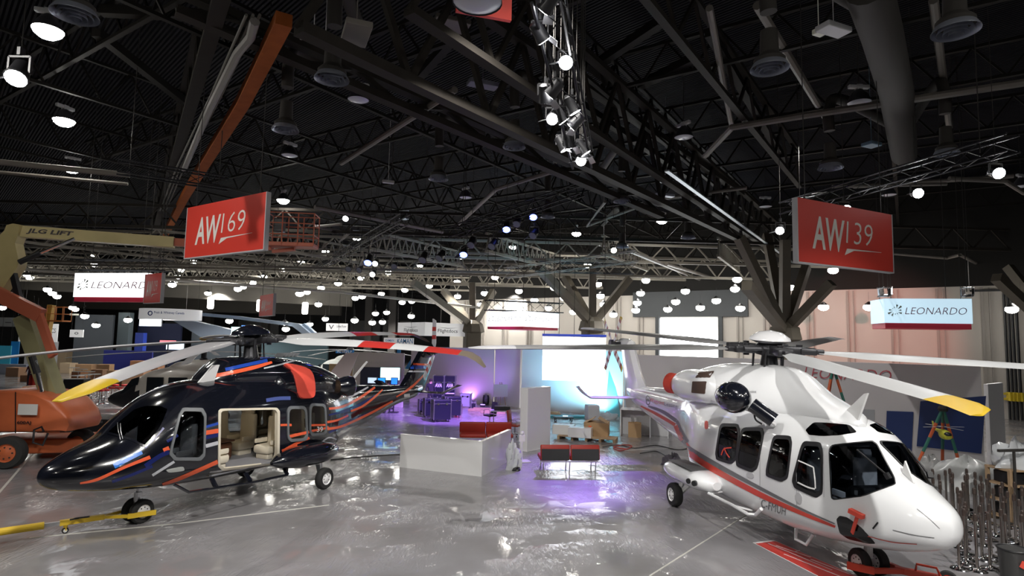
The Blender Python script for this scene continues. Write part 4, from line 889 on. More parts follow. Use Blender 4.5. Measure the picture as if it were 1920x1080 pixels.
    boolean(hb_, cuts)
    cw.build('engine_cowling', M_wh, r, smooth=True); fin.build('tail_fin', M_wh, r, smooth=True)
    for n_ in nacs: n_.build('engine_nacelle', M_wh, r, smooth=True)
    M_gd = glass('dark_tinted_glass', (.12, .13, .15))
    for w in ww:
        cx = sum(p[0] for p in w)/7; cy = sum(p[1] for p in w)/7
        h.patch('cabin_window', c3, w, M_gd if w is not ww[3] else M_gl, .004, .2, mirror=True)
        h.patch('window_rubber', c3, [(cx+(a-cx)*1.12, cy+(b-cy)*1.06) for a, b in w], M_bfr, .012, .22, inner=.84, mirror=True)
    h.patch('windshield', c3, wsh, M_gl, .004, .15, mirror=True); h.patch('windshield_seal', c3, [(856+(a-856)*1.02, 650+(b-650)*1.02) for a, b in wsh], M_bfr, .012, .15, inner=.965, mirror=True)
    h.patch('roof_window', c3, roofw, M_gd, .006, .2, mirror=True, thick=.01); h.patch('chin_window', c3, chin, mat('chin_glass_black', (.012, .012, .013), .08), .006, .2, mirror=True)
    # window inner bars on the cockpit door
    h.stripe(c3, [(600, 612), (640, 630), (662, 640)], 5, M_white, .02, 'window_latch_bar'); h.stripe(c3, [(662, 640), (668, 690), (670, 725)], 5, M_white, .02, 'window_latch_bar'); h.stripe(c3, [(598, 700), (640, 720), (668, 727)], 6, M_white, .02, 'window_latch_bar')
    h.stripe(c3, [(288, 590), (300, 565), (330, 560)], 5, M_redc, .015, 'red_ribbon'); h.stripe(c3, [(300, 560), (308, 580), (322, 600)], 5, M_redc, .015, 'red_ribbon')
    # livery
    L = h.stripe
    L(c4, [(365, 518), (440, 556), (530, 608)], [6, 14, 16], M_rs); L(c4, [(400, 518), (470, 545), (535, 588)], [8, 16, 18], M_gs)
    L(c4, [(532, 612), (560, 670), (592, 722)], [20, 24, 28], M_rs); L(c4, [(538, 588), (560, 640), (592, 690)], [14, 14, 16], M_gs)
    L(c3, [(150, 577), (250, 645), (440, 748), (600, 820), (748, 880)], [24, 24, 22, 17, 9], M_rs); L(c3, [(150, 557), (250, 620), (440, 722), (600, 803), (746, 868)], [14, 20, 14, 9, 4], M_gs)
    L(c3, [(880, 918), (980, 942), (1078, 950)], 3, M_rs); L(c3, [(980, 893), (1060, 912), (1148, 925)], 3, M_gs, name='panel_line'); L(c3, [(1078, 808), (1130, 850), (1170, 888)], 2, M_gs, name='panel_line')
    h.stripe(c3, [(900, 888), (921, 862)], 7, M_blk, .008, 'pitot_slot')
    for a, b in (((443, 560), (443, 770)), ((590, 640), (592, 800)), ((700, 560), (702, 760))): L(c3, [a, ((a[0]+b[0])/2, (a[1]+b[1])/2), b], 1.6, mat('panel_gap', (.35, .35, .37), .5), .004, 'panel_line')
    h.text(c3, 'C-FMUH', (447, 800), (100, 35), (3, -33), M_gs, weight=.0)
    h.text(c4, 'Waypoint', (409, 502), (68, 18), (0, -26), M_rs); h.text(c4, 'Leasing', (479, 522), (62, 14), (0, -26), M_gs)
    h.text(c3, 'point', (398, 342), (31, 1), (0, -14), M_gs)
    h.patch('logo_ring', c4, [(388, 480), (396, 466), (408, 476), (410, 495), (404, 512), (392, 508)], M_gs, .006, smooth=True, inner=.75, thick=.004); h.patch('logo_mark', c4, [(391, 488), (399, 482), (407, 492), (399, 495)], M_gs, .006, smooth=True, thick=.004)
    h.patch('fire_access_dot', c3, [(220, 455), (232, 455), (232, 482), (220, 482)], M_rs, .006, smooth=True, thick=.004)
    for q in ([(388, 668), (402, 656), (418, 668), (414, 684), (396, 680)], [(588, 752), (600, 740), (614, 760), (608, 788), (592, 776)]): h.patch('door_handle', c3, q, mat('handle_recess', (.5, .5, .52), .3), .01, smooth=True, thick=.01)
    # nacelle grids and exhausts
    h.patch('intake_grid', c3, [(170, 292), (226, 292), (220, 342), (166, 338)], mat('intake_mesh_brown', (.07, .04, .03), .7), .012, .08); h.patch('intake_grid', c3, [(196, 256), (258, 250), (240, 276), (182, 276)], mat('intake_mesh_brown', (.07, .04, .03), .7), .012, .08)
    for sg in (1, -1):
        MB().lathe([(.22, -.1), (.24, .2), (.25, .42)], (-2.72, .8*sg, 2.84), 20, (-1, .3*sg, .05)).build('exhaust_pipe', M_alu, r, smooth=True)
        MB().lathe([(.27, .18), (.28, .44), (.2, .5), (.02, .5)], (-2.72, .8*sg, 2.84), 20, (-1, .3*sg, .05)).build('exhaust_cover', M_redc, r, smooth=True)
    # hoist
    a = h.onp(*c3(333, 356), 1, -1.42); b = h.onp(*c3(410, 385), 1, -1.35); c = h.onp(*c3(500, 450), 1, -1.05)
    MB().ball(a, (.5, .3, .32), 22, 14).build('hoist_drum_cover', M_bk, r, smooth=True)
    MB().tube([b, b.lerp(c, .5), c], .145, 14).build('hoist_arm', M_bk, r, smooth=True); MB().tube(arc([b.lerp(c, .1)-Vector((0, 0, .08)), b.lerp(c, .15)-Vector((0, 0, .24)), b.lerp(c, .45)-Vector((0, 0, .24))]), .02, 6).build('hoist_cable_hook', M_blk, r)
    MB().tube([c+Vector((-.1, .1, -.1)), a+Vector((.3, .25, -.26)), a+Vector((-.6, .3, -.2))], .025, 8).build('grab_rail', M_white, r)
    # roof rail, antenna
    a = h.onp(*c3(800, 425), 1, 0); MB().prism([(a.x+.25, -.02, 2.62), (a.x-.15, -.02, 2.68), (a.x+.42, -.02, 3.12), (a.x+.5, -.02, 3.14)], (0, .04, 0)).build('wire_cutter', M_white, r)
    for sg in (1, -1): MB().bar((3.72, .38*sg, 1.9), (3.2, .5*sg, 2.22), .025, .02).bar((3.75, .38*sg, 1.86), (3.7, .4*sg, 1.94), .08, .06).build('wiper', M_blk, r)
    MB().prism([(3.82, -.01, 1.8), (3.6, -.01, 1.92), (3.66, -.01, 2.12)], (0, .03, 0)).build('lower_wire_cutter', M_white, r)
    # red pitot streamer
    g, e, k = (h.hit(*c3(*q))[0]+Vector((.05, -.07, .05)) for q in ((812, 822), (868, 850), (822, 915))); m_ = g.lerp(e, .6)
    MB().bar(g, e, .09, .07).bar(m_, k, .02, .06).build('pitot_cover_streamer', M_redc, r)
    # sponsons
    for sg in (1, -1):
        sp = hull([(-.1, .1, .74, .92, .84, 2, 2), (-.3, .3, .66, 1.0, .84, 2.2, 2.2), (-.7, .42, .62, 1.05, .84, 2.6, 2.4), (-1.6, .45, .64, 1.05, .84, 2.6, 2.4), (-2.1, .36, .7, 1.0, .84, 2.4, 2.2), (-2.35, .1, .78, .9, .84, 2, 2)], 26, 26)
        sp.v = [(x, y+1.25*sg, z) for x, y, z in sp.v]; sp.build('sponson', M_wh, r, smooth=True)
        MB().box((-1.3, 1.34*sg, 1.05), (1.2, .46, .02), bev=.008).build('sponson_walkway', mat('antislip_grey', (.10, .10, .105), .9), r)
        for dx in (0, .22): MB().cyl((-.42-dx, (1.6+dx*.1)*sg, .84), (-.38-dx, (1.66+dx*.1)*sg, .84), .06, n=14).build('sponson_light', M_blk, r)
        MB().cyl((-1.4, 1.4*sg, .75), (-1.65, 1.42*sg, .3), .06, n=10).bar((-1.1, 1.35*sg, .68), (-1.6, 1.4*sg, .32), .07, .09).build('main_gear_leg', M_white, r)
        wheel(r, (-1.65, 1.52*sg, .28), .28, .2, (0, 1, 0))
        P = [h.onp(*c3(u, v), 1, -1.38) for u, v in ((235, 745), (330, 792), (395, 830), (425, 832), (448, 808))]; P = [Vector((q.x, -q.y*sg, q.z)) for q in P]
        MB().tube(P, .035, 8).bar(P[1], (P[1].x+.1, 1.0*sg, .58), .05, .03).bar(P[0], (P[0].x, 1.0*sg, .7), .05, .03).build('boarding_step', M_wh, r)
    MB().tube([(1.9, -.75, .55), (1.95, -.8, .36), (2.25, -.8, .36), (2.3, -.7, .55)], .03, 8).build('lower_step', M_wh, r)
    MB().cyl((2.8, 0, .7), (2.8, 0, .3), .07, n=10).bar((2.8, 0, .6), (3.3, 0, .8), .06, .06).build('nose_gear_leg', M_white, r)
    for sg in (1, -1): wheel(r, (2.8, .17*sg, .23), .23, .14, (0, 1, 0))
    for y in (.48, -.48):
        seat(r, 2.45, y, .9, 1, mat('grey_pilot_seat', (.5, .5, .53), .7), .46, 'pilot_seat')
    for x in (1.2, .2, -.8):
        for y in (.6, 0, -.6): seat(r, x, y, .8, 1, mat('cabin_seat_dark', (.06, .06, .07), .7), .44)
    MB().box((3.3, 0, 1.42), (.3, 1.5, .42), bev=.1).build('instrument_panel', M_blk, r)
    # tailplane with upswept tips
    tp = MB(); rings = []
    for y in (-2.15, -2.0, -1.8, -1, 0, 1, 1.8, 2.0, 2.15):
        z = 2.02+{2.15: .32, 2.0: .12}.get(abs(y), .02*0); c = .72-.12*abs(y)/2.15; x = -7.3-.1*abs(y)-(.15 if abs(y) > 2.1 else 0); rings.append([(x, y, z), (x-.3*c, y, z+.06), (x-c, y, z), (x-.3*c, y, z-.05)])
    tp.loft(rings); tp.build('tailplane', M_wh, r, smooth=True)
    tr = bpy.data.objects.new('tail_rotor', None); COL.objects.link(tr); tr.parent = r; tr.location = (-8.95, -.55, 3.86)
    MB().cyl((0, -.05, 0), (0, .4, 0), .09, n=12).cyl((0, -.12, 0), (0, .05, 0), .17, n=14).build('tail_hub', M_hubm, tr)
    for k in range(6): a = k*PI/3; MB().bar((.15*math.cos(a), -.02, .15*math.sin(a)), (.15*math.cos(a+.6), .2, .15*math.sin(a+.6)), .03, .03).build('pitch_link', M_hubm, tr)
    for aa in (50, 140, 230, 320):
        mbv = blade_mesh(1.35, .22, [(0, .3, 0), (.3, .42, 1), (.42, .54, 0), (.54, .66, 1), (.66, .78, 0), (.78, .88, 1), (.88, 1.1, 2)], root=.15, tip=.08, pitch=.15, nseg=18); a = math.radians(aa)
        mbv.v = [(x*math.cos(a)-y*math.sin(a), z, x*math.sin(a)+y*math.cos(a)) for x, y, z in mbv.v]
        mbv.build('tail_rotor_blade', [M_white, mat('tail_red_band', (.3, .05, .05), .4), M_bly], tr, smooth=60)
    plain = [(0, .86, 0), (.86, .965, 1), (.965, 1.1, 1)]
    def sch(k): return plain, [M_blw if k in (0, 1) else mat('blade_back_grey', (.2, .2, .2), .35), M_bly if k == 0 else M_blg], -.25 if k in (3, 4) else .3, .03
    rotor(h, 6.85, .4, 3.86, WPH-h.t[2], .087, sch, None, [(.12, .12), (.3, .14), (.44, .2), (.42, .26), (.25, .38), (.03, .42)], mat('hub_cap_white', (.7, .7, .72), .2, coat=.5), M_hubm, .03, 1.1)
    return h
HW = build_white()
# ------------------------------------------------------------------ helpers for upright things
def up_(a, h): return Vector((a.x, a.y, h))
def hang(mb, p, top=14.45, r=.012): return mb.cyl(p, (p[0], p[1], top), r, n=4)
def face(a, b):          # unit vector along a->b, normal toward the camera, angle
    a = Vector((a[0], a[1], 0)); b = Vector((b[0], b[1], 0)); x = (b-a).normalized(); n = Vector((x.y, -x.x, 0))
    if n.dot(-a) < 0: n = -n
    return x, n, math.atan2(x.y, x.x)
UP = Vector((0, 0, 1))
# ------------------------------------------------------------------ red hanging signs
M_red = mat('sign_red', (.62, .045, .03), .45); M_sign_edge = mat('sign_edge_grey', (.45, .45, .47), .5); M_let = mat('sign_lettering_pale', (.72, .70, .66), .5)
def aw_sign(tl, dl, tr_, dr, h, num, label, th=.12, small=None, flip=1):
    A = atd(*tl, dl); B = atd(*tr_, dr); B.z = A.z = (A.z+B.z)/2; x, n, an = face(A, B); W = (B-A).length; c = (A+B)/2-UP*h/2
    t = thing('hanging_sign', label, 'sign', c)
    MB().box((0, 0, 0), (W, th, h), an).build('sign_panel', M_red, t); e = MB()
    e.box(x*(W/2-.01)+n*.003, (.03, th+.01, h), an).box(-x*(W/2-.01)+n*.003, (.03, th+.01, h), an).box(UP*(-h/2+.01), (W, th+.008, .03), an); e.build('sign_edge', M_sign_edge, t)
    F0 = n*(th/2); o = lambda u, v: x*((u-.5)*W)+UP*((v-.5)*h)+F0; mb = MB()
    lettering(mb, 'AW', o(.14, .24), x*W*.33, UP*h*.52, n, .12, .02)
    if small: lettering(mb, num, o(.46, .50), x*W*.36, UP*h*.16, n, .1, .0)
    else: lettering(mb, num, o(.48, .40), x*W*.29, UP*h*.36, n, .1, -.012)
    mb.prism([o(.46, .20)+n*.004, o(.56, .29)+n*.004, o(.86, .32)+n*.004, o(.86, .325)+n*.004, o(.55, .315)+n*.004, o(.485, .31)+n*.004], n*.003)
    mb.build('lettering', M_let, t); m2 = MB()
    for s in (-.4, .4): hang(m2, x*W*s+UP*h/2, 14.45-c.z)
    wires(m2, t); return t
aw_sign((355, 396), 17.6, (505, 354), 15.4, 1.52, '169', 'big red hanging sign with pale letters above the black helicopter')
aw_sign((1489, 362), 13.6, (1668, 411), 15.2, 1.5, '139', 'big red hanging sign with pale letters above the white helicopter')
aw_sign((276, 508), 24.6, (307, 519), 23.7, 1.2, '109', 'small red hanging sign at the right end of the left light box')
aw_sign((490, 556), 30, (516, 549), 28, 1.05, 'TERNP', 'small red hanging sign left of the rotor blades', small=True)
o = MB().box((0, 0, 0), (.9, .08, .7), .3).box((0, 0, .5), (.05, .05, 1.0)); p = atd(908, -8, 9.5); hang(o, (0, 0, .3), 14.4-p.z)
tag(o.build('hanging_sign', M_red, loc=p), 'red sign corner cut by the top edge of the photo', 'sign')
# light boxes
M_lb = mat('lightbox_white', (.9, .95, 1), .5, emit=1.6, ecol=(.95, .98, 1)); M_lb2 = mat('lightbox_pale_blue', (.6, .85, 1), .5, emit=.75, ecol=(.62, .85, 1)); M_logo = mat('logo_dark_red', (.28, .06, .1), .5); M_logop = mat('logo_pale', (.45, .42, .42), .6)
def leo(mb, mr, o, x, n, W, h, txt='LEONARDO', u0=.24, uw=.70):
    lettering(mb, txt, o+x*W*u0+UP*h*.36, x*W*uw, UP*h*.28, n, .25, -.012)
    c = o+x*W*.13+UP*h*.5+n*.005
    for k in range(11):
        a = k*2*PI/11; d0 = x*math.cos(a)+UP*math.sin(a); d1 = x*math.cos(a+.28)+UP*math.sin(a+.28); r0, r1 = h*.10, h*(.22+.08*math.sin(k*1.3))
        mr.prism([c+d0*r0, c+d0*r1, c+d1*r1], n*.004)
def lightbox(A, B, h, depth, label, m=M_lb, txt='LEONARDO', uw=.7, red=True, faces=1):
    z = (A.z+B.z)/2; A.z = B.z = z; x, n, an = face(A, B); W = (B-A).length; c = (A+B)/2-UP*h/2-n*depth/2
    t = thing('light_box_sign', label, 'sign', c)
    MB().box((0, 0, 0), (W, depth, h), an).build('lit_panel', m, t)
    if red: MB().box((0, 0, -h/2-.09), (W-.06, depth-.06, .2), an).build('red_base', mat('base_red', (.5, .03, .06), .5, emit=.12), t)
    mb = MB(); mr = MB(); o0 = -x*W/2-UP*h/2+n*(depth/2); leo(mb, mr, o0, x, n, W, h, txt, .24, uw); mb.build('lettering', M_logo, t); mr.build('starburst_logo', mat('logo_olive', (.25, .25, .18), .6), t)
    m2 = MB()
    for sx in (-.4, .4):
        for sy in (-.4, .4): hang(m2, x*W*sx+n*depth*sy+UP*h/2, 14.45-c.z)
    wires(m2, t); return t
lightbox(atd(141, 508, 25.5), atd(277, 516, 24.8), 1.02, .5, 'long white glowing light box with a starburst logo hanging at the left', txt='LEONARD', uw=.76)
lightbox(atd(1657, 560, 20.6), atd(1822, 560, 20.0), .84, 1.3, 'pale blue glowing light box with a starburst logo hanging at the right', m=M_lb2)
# corner light box, two faces
C0 = atd(981, 583, 29.5); Lf = atd(913, 584, 31.5); Rt = atd(1048, 589, 31.8); zz = C0.z
for q in (Lf, Rt): q.z = zz
t = thing('light_box_sign', 'square white glowing light box showing two faces over the hall centre', 'sign', C0)
B4 = [Vector((0, 0, 0)), Rt-C0, (Rt-C0)+(Lf-C0), Lf-C0]; MB().prism([b-UP*.76 for b in B4], UP*.76).build('lit_panel', M_lb, t); MB().prism([b*.97-UP*.9 for b in B4], UP*.13).build('red_base', mat('base_red', (.5, .03, .06), .5, emit=.12), t)
for a, b in ((Lf, C0), (C0, Rt)):
    x, n, an = face(a, b); W = (b-a).length; mb = MB(); mr = MB(); leo(mb, mr, a-C0-UP*.76, x, n, W, .76); mb.build('lettering', M_logop, t); mr.build('starburst_logo', M_logop, t)
m2 = MB(); [hang(m2, b, 14.45-C0.z) for b in B4]; wires(m2, t)
# square white hanging sign Flightdocs
C0 = atd(797, 604, 42); Lf = atd(746, 607, 45); Rt = atd(878, 610, 46)
for q in (Lf, Rt): q.z = C0.z
t = thing('hanging_sign', 'large square white hanging sign with grey lettering left of the centre light box', 'sign', C0); B4 = [Vector((0, 0, 0)), Rt-C0, (Rt-C0)+(Lf-C0), Lf-C0]
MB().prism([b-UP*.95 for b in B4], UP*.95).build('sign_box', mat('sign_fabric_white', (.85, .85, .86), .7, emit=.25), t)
for a, b, u0, uw in ((Lf, C0, .25, .5), (C0, Rt, .28, .46)):
    x, n, an = face(a, b); W = (b-a).length; mb = MB(); o0 = a-C0-UP*.95
    lettering(mb, 'Flightdocs', o0+x*W*u0+UP*.18, x*W*uw, UP*.34, n, 0, .015); mb.prism([o0+x*W*.2+UP*.66+n*.005, o0+x*W*.5+UP*.56+n*.005, o0+x*W*.8+UP*.66+n*.005, o0+x*W*.5+UP*.60+n*.005], n*.004); mb.build('lettering', mat('grey_lettering', (.12, .12, .13), .6), t)
m2 = MB(); [hang(m2, b, 14.45-C0.z) for b in B4]; wires(m2, t)
# round ring sign Pratt & Whitney
c = atd(290, 588, 36); R = 1.75; c.y += R; z = c.z; t = thing('hanging_sign', 'white ring-shaped hanging sign with a round blue logo', 'sign', c); n = 40; vs = []; fs = []
for i in range(n):
    a = 2*PI*i/n
    for rr, zz in ((R, -.33), (R, .33), (R-.06, .33), (R-.06, -.33)): vs.append((rr*math.cos(a), rr*math.sin(a), zz))
    for j in range(4): fs.append((i*4+j, i*4+(j+1) % 4, ((i+1) % n)*4+(j+1) % 4, ((i+1) % n)*4+j))
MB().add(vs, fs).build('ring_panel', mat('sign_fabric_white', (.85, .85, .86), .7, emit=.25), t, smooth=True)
v2, f2 = text2d('Pratt & Whitney Canada', 0, .01); MB().add([((R+.012)*math.cos(-PI/2-.02+x*.95), (R+.012)*math.sin(-PI/2-.02+x*.95), -.04+y*.2) for x, y in v2], f2).build('lettering', mat('navy_lettering', (.05, .08, .25), .6), t)
MB().torus((math.cos(-PI/2-.16)*(R+.01), math.sin(-PI/2-.16)*(R+.01), .02), .12, .03, (0, 1, 0)).build('round_logo', mat('navy_lettering', (.05, .08, .25), .6), t)
m2 = MB(); [hang(m2, (R*.97*math.cos(k*1.57), R*.97*math.sin(k*1.57), .3), 14.4-c.z) for k in range(4)]; wires(m2, t)
def flatsign(px0, px1, y0, y1, dep, label, m, txts=(), cat='sign', name='hanging_sign', hangz=True, th=.08, floor=False):
    A = atd(px0, y0, dep); B = atd(px1, y0, dep); h = (y1-y0)/F*dep; B.z = A.z; W = (B-A).length; x = Vector((1, 0, 0)); n = Vector((0, -1, 0)); c = (A+B)/2-UP*h/2
    if floor: c.z = h/2
    t = thing(name, label, cat, c); MB().box((0, 0, 0), (W, th, h)).build('panel', m, t)
    for (s, u, v, uw, vh, mm) in txts: lettering(MB(), s, Vector(((u-.5)*W, -th/2, (v-.5)*h)), x*W*uw, UP*h*vh, n, 0, .01).build('lettering', mm, t)
    if hangz and not floor: m2 = MB(); hang(m2, (-W*.4, 0, h/2), 14.45-c.z); hang(m2, (W*.4, 0, h/2), 14.45-c.z); wires(m2, t)
    return t
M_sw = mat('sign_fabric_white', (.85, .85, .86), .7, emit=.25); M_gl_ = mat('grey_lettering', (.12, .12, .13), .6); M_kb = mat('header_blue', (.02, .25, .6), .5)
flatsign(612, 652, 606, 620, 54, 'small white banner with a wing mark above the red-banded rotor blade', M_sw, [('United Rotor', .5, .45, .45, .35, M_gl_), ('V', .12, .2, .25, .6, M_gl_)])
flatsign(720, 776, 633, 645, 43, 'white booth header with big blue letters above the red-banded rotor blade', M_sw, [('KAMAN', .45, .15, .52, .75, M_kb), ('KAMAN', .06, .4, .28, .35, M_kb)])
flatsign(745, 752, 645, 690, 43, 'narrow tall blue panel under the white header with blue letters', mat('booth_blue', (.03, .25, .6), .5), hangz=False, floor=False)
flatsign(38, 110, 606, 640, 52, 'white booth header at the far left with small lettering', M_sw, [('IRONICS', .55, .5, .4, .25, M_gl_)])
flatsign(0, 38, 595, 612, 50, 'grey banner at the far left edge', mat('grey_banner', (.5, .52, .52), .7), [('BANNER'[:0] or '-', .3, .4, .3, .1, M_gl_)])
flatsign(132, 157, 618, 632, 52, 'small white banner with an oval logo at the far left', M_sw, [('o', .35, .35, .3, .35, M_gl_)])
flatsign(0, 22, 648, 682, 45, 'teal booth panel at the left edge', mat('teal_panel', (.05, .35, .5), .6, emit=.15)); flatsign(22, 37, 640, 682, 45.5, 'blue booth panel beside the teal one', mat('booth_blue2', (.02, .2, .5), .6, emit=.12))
# ------------------------------------------------------------------ booth partition walls
M_part = mat('partition_lilac_grey', (.56, .54, .55), .55); M_partw = mat('partition_white', (.72, .72, .74), .5)
def part(name, label, a, b, h, m, t=.12):
    a = Vector((a[0], a[1], 0)); b = Vector((b[0], b[1], 0)); x, n, an = face(a, b)
    return tag(MB().box(((a+b)/2)+UP*h/2, ((b-a).length, t, h), an).build(name, m), label, 'partition')
gA = at(760, 762); gB = at(925, 757); gC = at(975, 764)
part('partition_wall', 'beige grey booth wall behind the tail of the black helicopter', atd(770, 700, 38), gB, 3.5, mat('partition_beige', (.55, .51, .47), .55)); part('partition_wall', 'pale lilac angled booth wall panel beside the easel', gB+Vector((.1, .05, 0)), Vector((gC.x, gC.y-.2, 0)), 3.5, M_partw)
gD = at(978, 766); gE = at(1168, 781); part('partition_wall', 'booth wall glowing cyan behind the hanging white screen', gD, gE, 3.55, M_part)
gF = at(1176, 806); gG = at(1848, 886); gG0 = at(1852, 886); part('partition_wall', 'long grey booth wall with red lettering behind the white helicopter', gF, gG, 3.5, M_part)
part('partition_wall', 'short return wall joining the cyan wall to the long grey one', gE+Vector((.1, -.1, 0)), gF+Vector((0, .15, 0)), 3.5, M_part)
part('partition_wall', 'white end panel right of the blue posters', at(1856, 884), at(1884, 872), 2.9, M_partw)
x, n, an = face(gF, gG); WL = (gG-gF).length
def onp2(px, py): d = ray(px, py); k = (gF-Vector((0, 0, CH))).dot(n)/d.dot(n); return Vector((0, 0, CH))+d*k
a = onp2(1508, 710); b = onp2(1672, 714); a.z = b.z = (a.z+b.z)/2
lm = lettering(MB(), 'LEONARDO', a+n*.07, x*(b-a).length*(1 if x.dot(b-a) > 0 else -1), UP*.42, n, .25, -.012, off=.012); tag(lm.build('wall_lettering', mat('wall_logo_red', (.45, .08, .1), .5)), 'large dark red lettering on the long grey booth wall', 'lettering')
def poster(q, label, m):
    P = [onp2(*p)+n*.065 for p in q]; return tag(MB().prism(P, n*.02).build('wall_poster', m), label, 'poster')
M_post = mat('poster_navy', (.015, .035, .14), .4)
poster([(1663, 770), (1713, 772), (1709, 866), (1660, 862)], 'narrow tall navy poster on the grey booth wall', M_post); poster([(1726, 752), (1849, 742), (1840, 850), (1719, 836)], 'large navy poster on the grey booth wall behind the tripod', M_post)
poster([(1600, 766), (1640, 768), (1640, 792), (1600, 790)], 'small grey rectangle on the booth wall', mat('poster_grey', (.35, .36, .38), .5))
# ------------------------------------------------------------------ hanging screen
A = atd(1018, 631, 31.5); B = atd(1136, 634, 31.0); z1 = A.z; B.z = z1; h = 81/F*31.3; x, n, an = face(A, B); c = (A+B)/2-UP*h/2
t = thing('led_screen', 'big blazing white screen hanging over the cyan booth wall', 'screen', c); W = (B-A).length
MB().box((0, 0, 0), (W, .1, h), an).build('screen_body', M_blk, t); MB().box(n*.06, (W, .02, h), an).build('lit_face', mat('screen_face', (1, 1, 1), .5, emit=3.0, ecol=(.93, .95, 1)), t)
MB().box(UP*(h/2+.09), (W+.05, .14, .12), an).build('header_bar', mat('header_bar_blue', (.03, .06, .4), .4, emit=.8), t); m2 = MB(); [hang(m2, x*W*s+UP*h/2, 14.45-c.z) for s in (-.48, -.24, 0, .24, .48)]; wires(m2, t)
SCREEN = c; SN = n
# ------------------------------------------------------------------ reception counter
P0, P1, P2 = at(749, 876), at(903, 894), at(957, 863); h = 1.02; th = .12; mb = MB()
x1, n1, _ = face(P0, P1); x2 = (P2-P1).normalized(); n2 = Vector((-x2.y, x2.x, 0))
if n2.dot(P0-P1) < 0: n2 = -n2
M_ctr = mat('counter_gloss_white', (.74, .74, .74), .15, coat=.4)
i1 = P1-n1*th+n2*th; mb.prism([P0, P1, i1, P0-n1*th], UP*h); mb.prism([P1, P2, P2+n2*th, i1], UP*h); t = thing('reception_counter', 'white glossy L-shaped reception counter on the open floor', 'counter', P1)
mb.v = [tuple(Vector(v)-P1) for v in mb.v]; mb.build('counter_body', M_ctr, t)
mb = MB().prism([v-P1+UP*h for v in (P0, P1, i1, P0-n1*th)], UP*.015).prism([v-P1+UP*h for v in (P1, P2, P2+n2*th, i1)], UP*.015); mb.build('counter_top', mat('counter_top_white', (.8, .8, .8), .08, coat=.6), t)
# white column
a, b = at(982, 846), at(1032, 838); x, n, an = face(a, b); c = (a+b)/2-n*.12; h = 2.3
t = thing('display_column', 'tall white rectangular free-standing column left of the black-backed sofa', 'column', (c.x, c.y, 0)); MB().box((0, 0, h/2), ((b-a).length, .35, h), an+.12, bev=.01).build('column_body', M_ctr, t); MB().box((0, 0, .01), ((b-a).length+.03, .4, .02), an+.12).build('column_base', M_partw, t)
p = at(978, 866); t = thing('floor_stand', 'small white sign stand on a square foot before the white column', 'stand', p); MB().box((0, 0, .02), (.55, .4, .04), .3, bev=.01).build('foot', M_ctr, t); MB().cyl((0, 0, .03), (0, 0, .7), .03).build('post', M_ctr, t); MB().box((0, 0, .78), (.2, .05, .22), .2, bev=.01).ball((0, 0, .95), .07, 10, 6).build('sign_head', M_ctr, t)
M_film = mat('crumpled_clear_film', (.6, .62, .64), .15, bump=1., bscale=12)
def crumple(c, rx, ry, rz, name, label, cat, m, seed=1, n=26, amp=.3):
    R = random.Random(seed); mb = MB(); rings = []; ph = [(R.uniform(0, 6), R.randint(2, 7), R.randint(1, 5)) for _ in range(9)]
    for i in range(n//2+1):
        f = max(.04, min(PI/2*i/(n//2)*1.0, PI/2)); row = []
        for j in range(n):
            a = 2*PI*j/n; q = 1+amp*sum(math.sin(k*a+l*f*2+p) for p, k, l in ph)/4; z = rz*math.cos(f)*q
            row.append((rx*math.sin(f)*math.cos(a)*q, ry*math.sin(f)*math.sin(a)*q, max(z, .0)))
        rings.append(row)
    mb.loft(rings); return tag(mb.build(name, m, loc=c, smooth=60), label, cat)
crumple(at(961, 880), .22, .2, .75, 'plastic_film_heap', 'crumpled clear plastic film heap between the counter and the column', 'plastic film', M_film, 3); crumple(at(968, 882), .14, .12, .1, 'cable_bundle', 'dark little cable bundle beside the clear film', 'cable', M_blk, 4)
# ------------------------------------------------------------------ sofas
M_sofa = mat('sofa_red', (.32, .022, .012), .55, bump=.1); M_sofab = mat('sofa_back_black', (.02, .02, .022), .6)
def sofa(pos, rz, W, label, backblack=True):
    t = thing('sofa', label, 'sofa', pos, rz)
    for s in (-1, 1):
        x0 = s*W/4; MB().box((x0, -.05, .42), (W/2-.02, .72, .14), bev=.05).build('seat_cushion', M_sofa, t, smooth=True)
        Rb = Matrix.Rotation(.18, 3, 'X'); MB().box((x0, .33, .62), (W/2-.02, .12, .46), R=Rb, bev=.04).build('back_cushion', M_sofa, t, smooth=True)
        if backblack: MB().box((x0, .385, .56), (W/2-.08, .05, .34), R=Rb).build('back_shell', M_sofab, t)
    MB().bar((-W/2, .3, .33), (W/2, .3, .33), .04, .03).bar((-W/2, -.3, .33), (W/2, -.3, .33), .04, .03).build('frame', M_chrome, t)
    for x in (-W/2+.12, 0, W/2-.12):
        for y in (-.3, .32): MB().bar((x, y, .33), (x+.02, y, 0), .025, .03, up=(1, 0, 0)).build('leg', M_chrome, t)
    return t
a, b = at(1012, 886), at(1124, 886); x, n, an = face(a, b); c = (a+b)/2-n*.3
sofa((c.x, c.y, 0), an+PI-.05 if False else math.atan2(-n.y, -n.x)+PI/2, (b-a).length, 'red sofa with a black back, seen from behind, in the middle of the floor')
a, b = at(862, 842), at(956, 836); c = (a+b)/2; sofa((c.x, c.y+.4, 0), 0+.1, (b-a).length*1.0, 'red two-seat sofa standing behind the white counter', False)
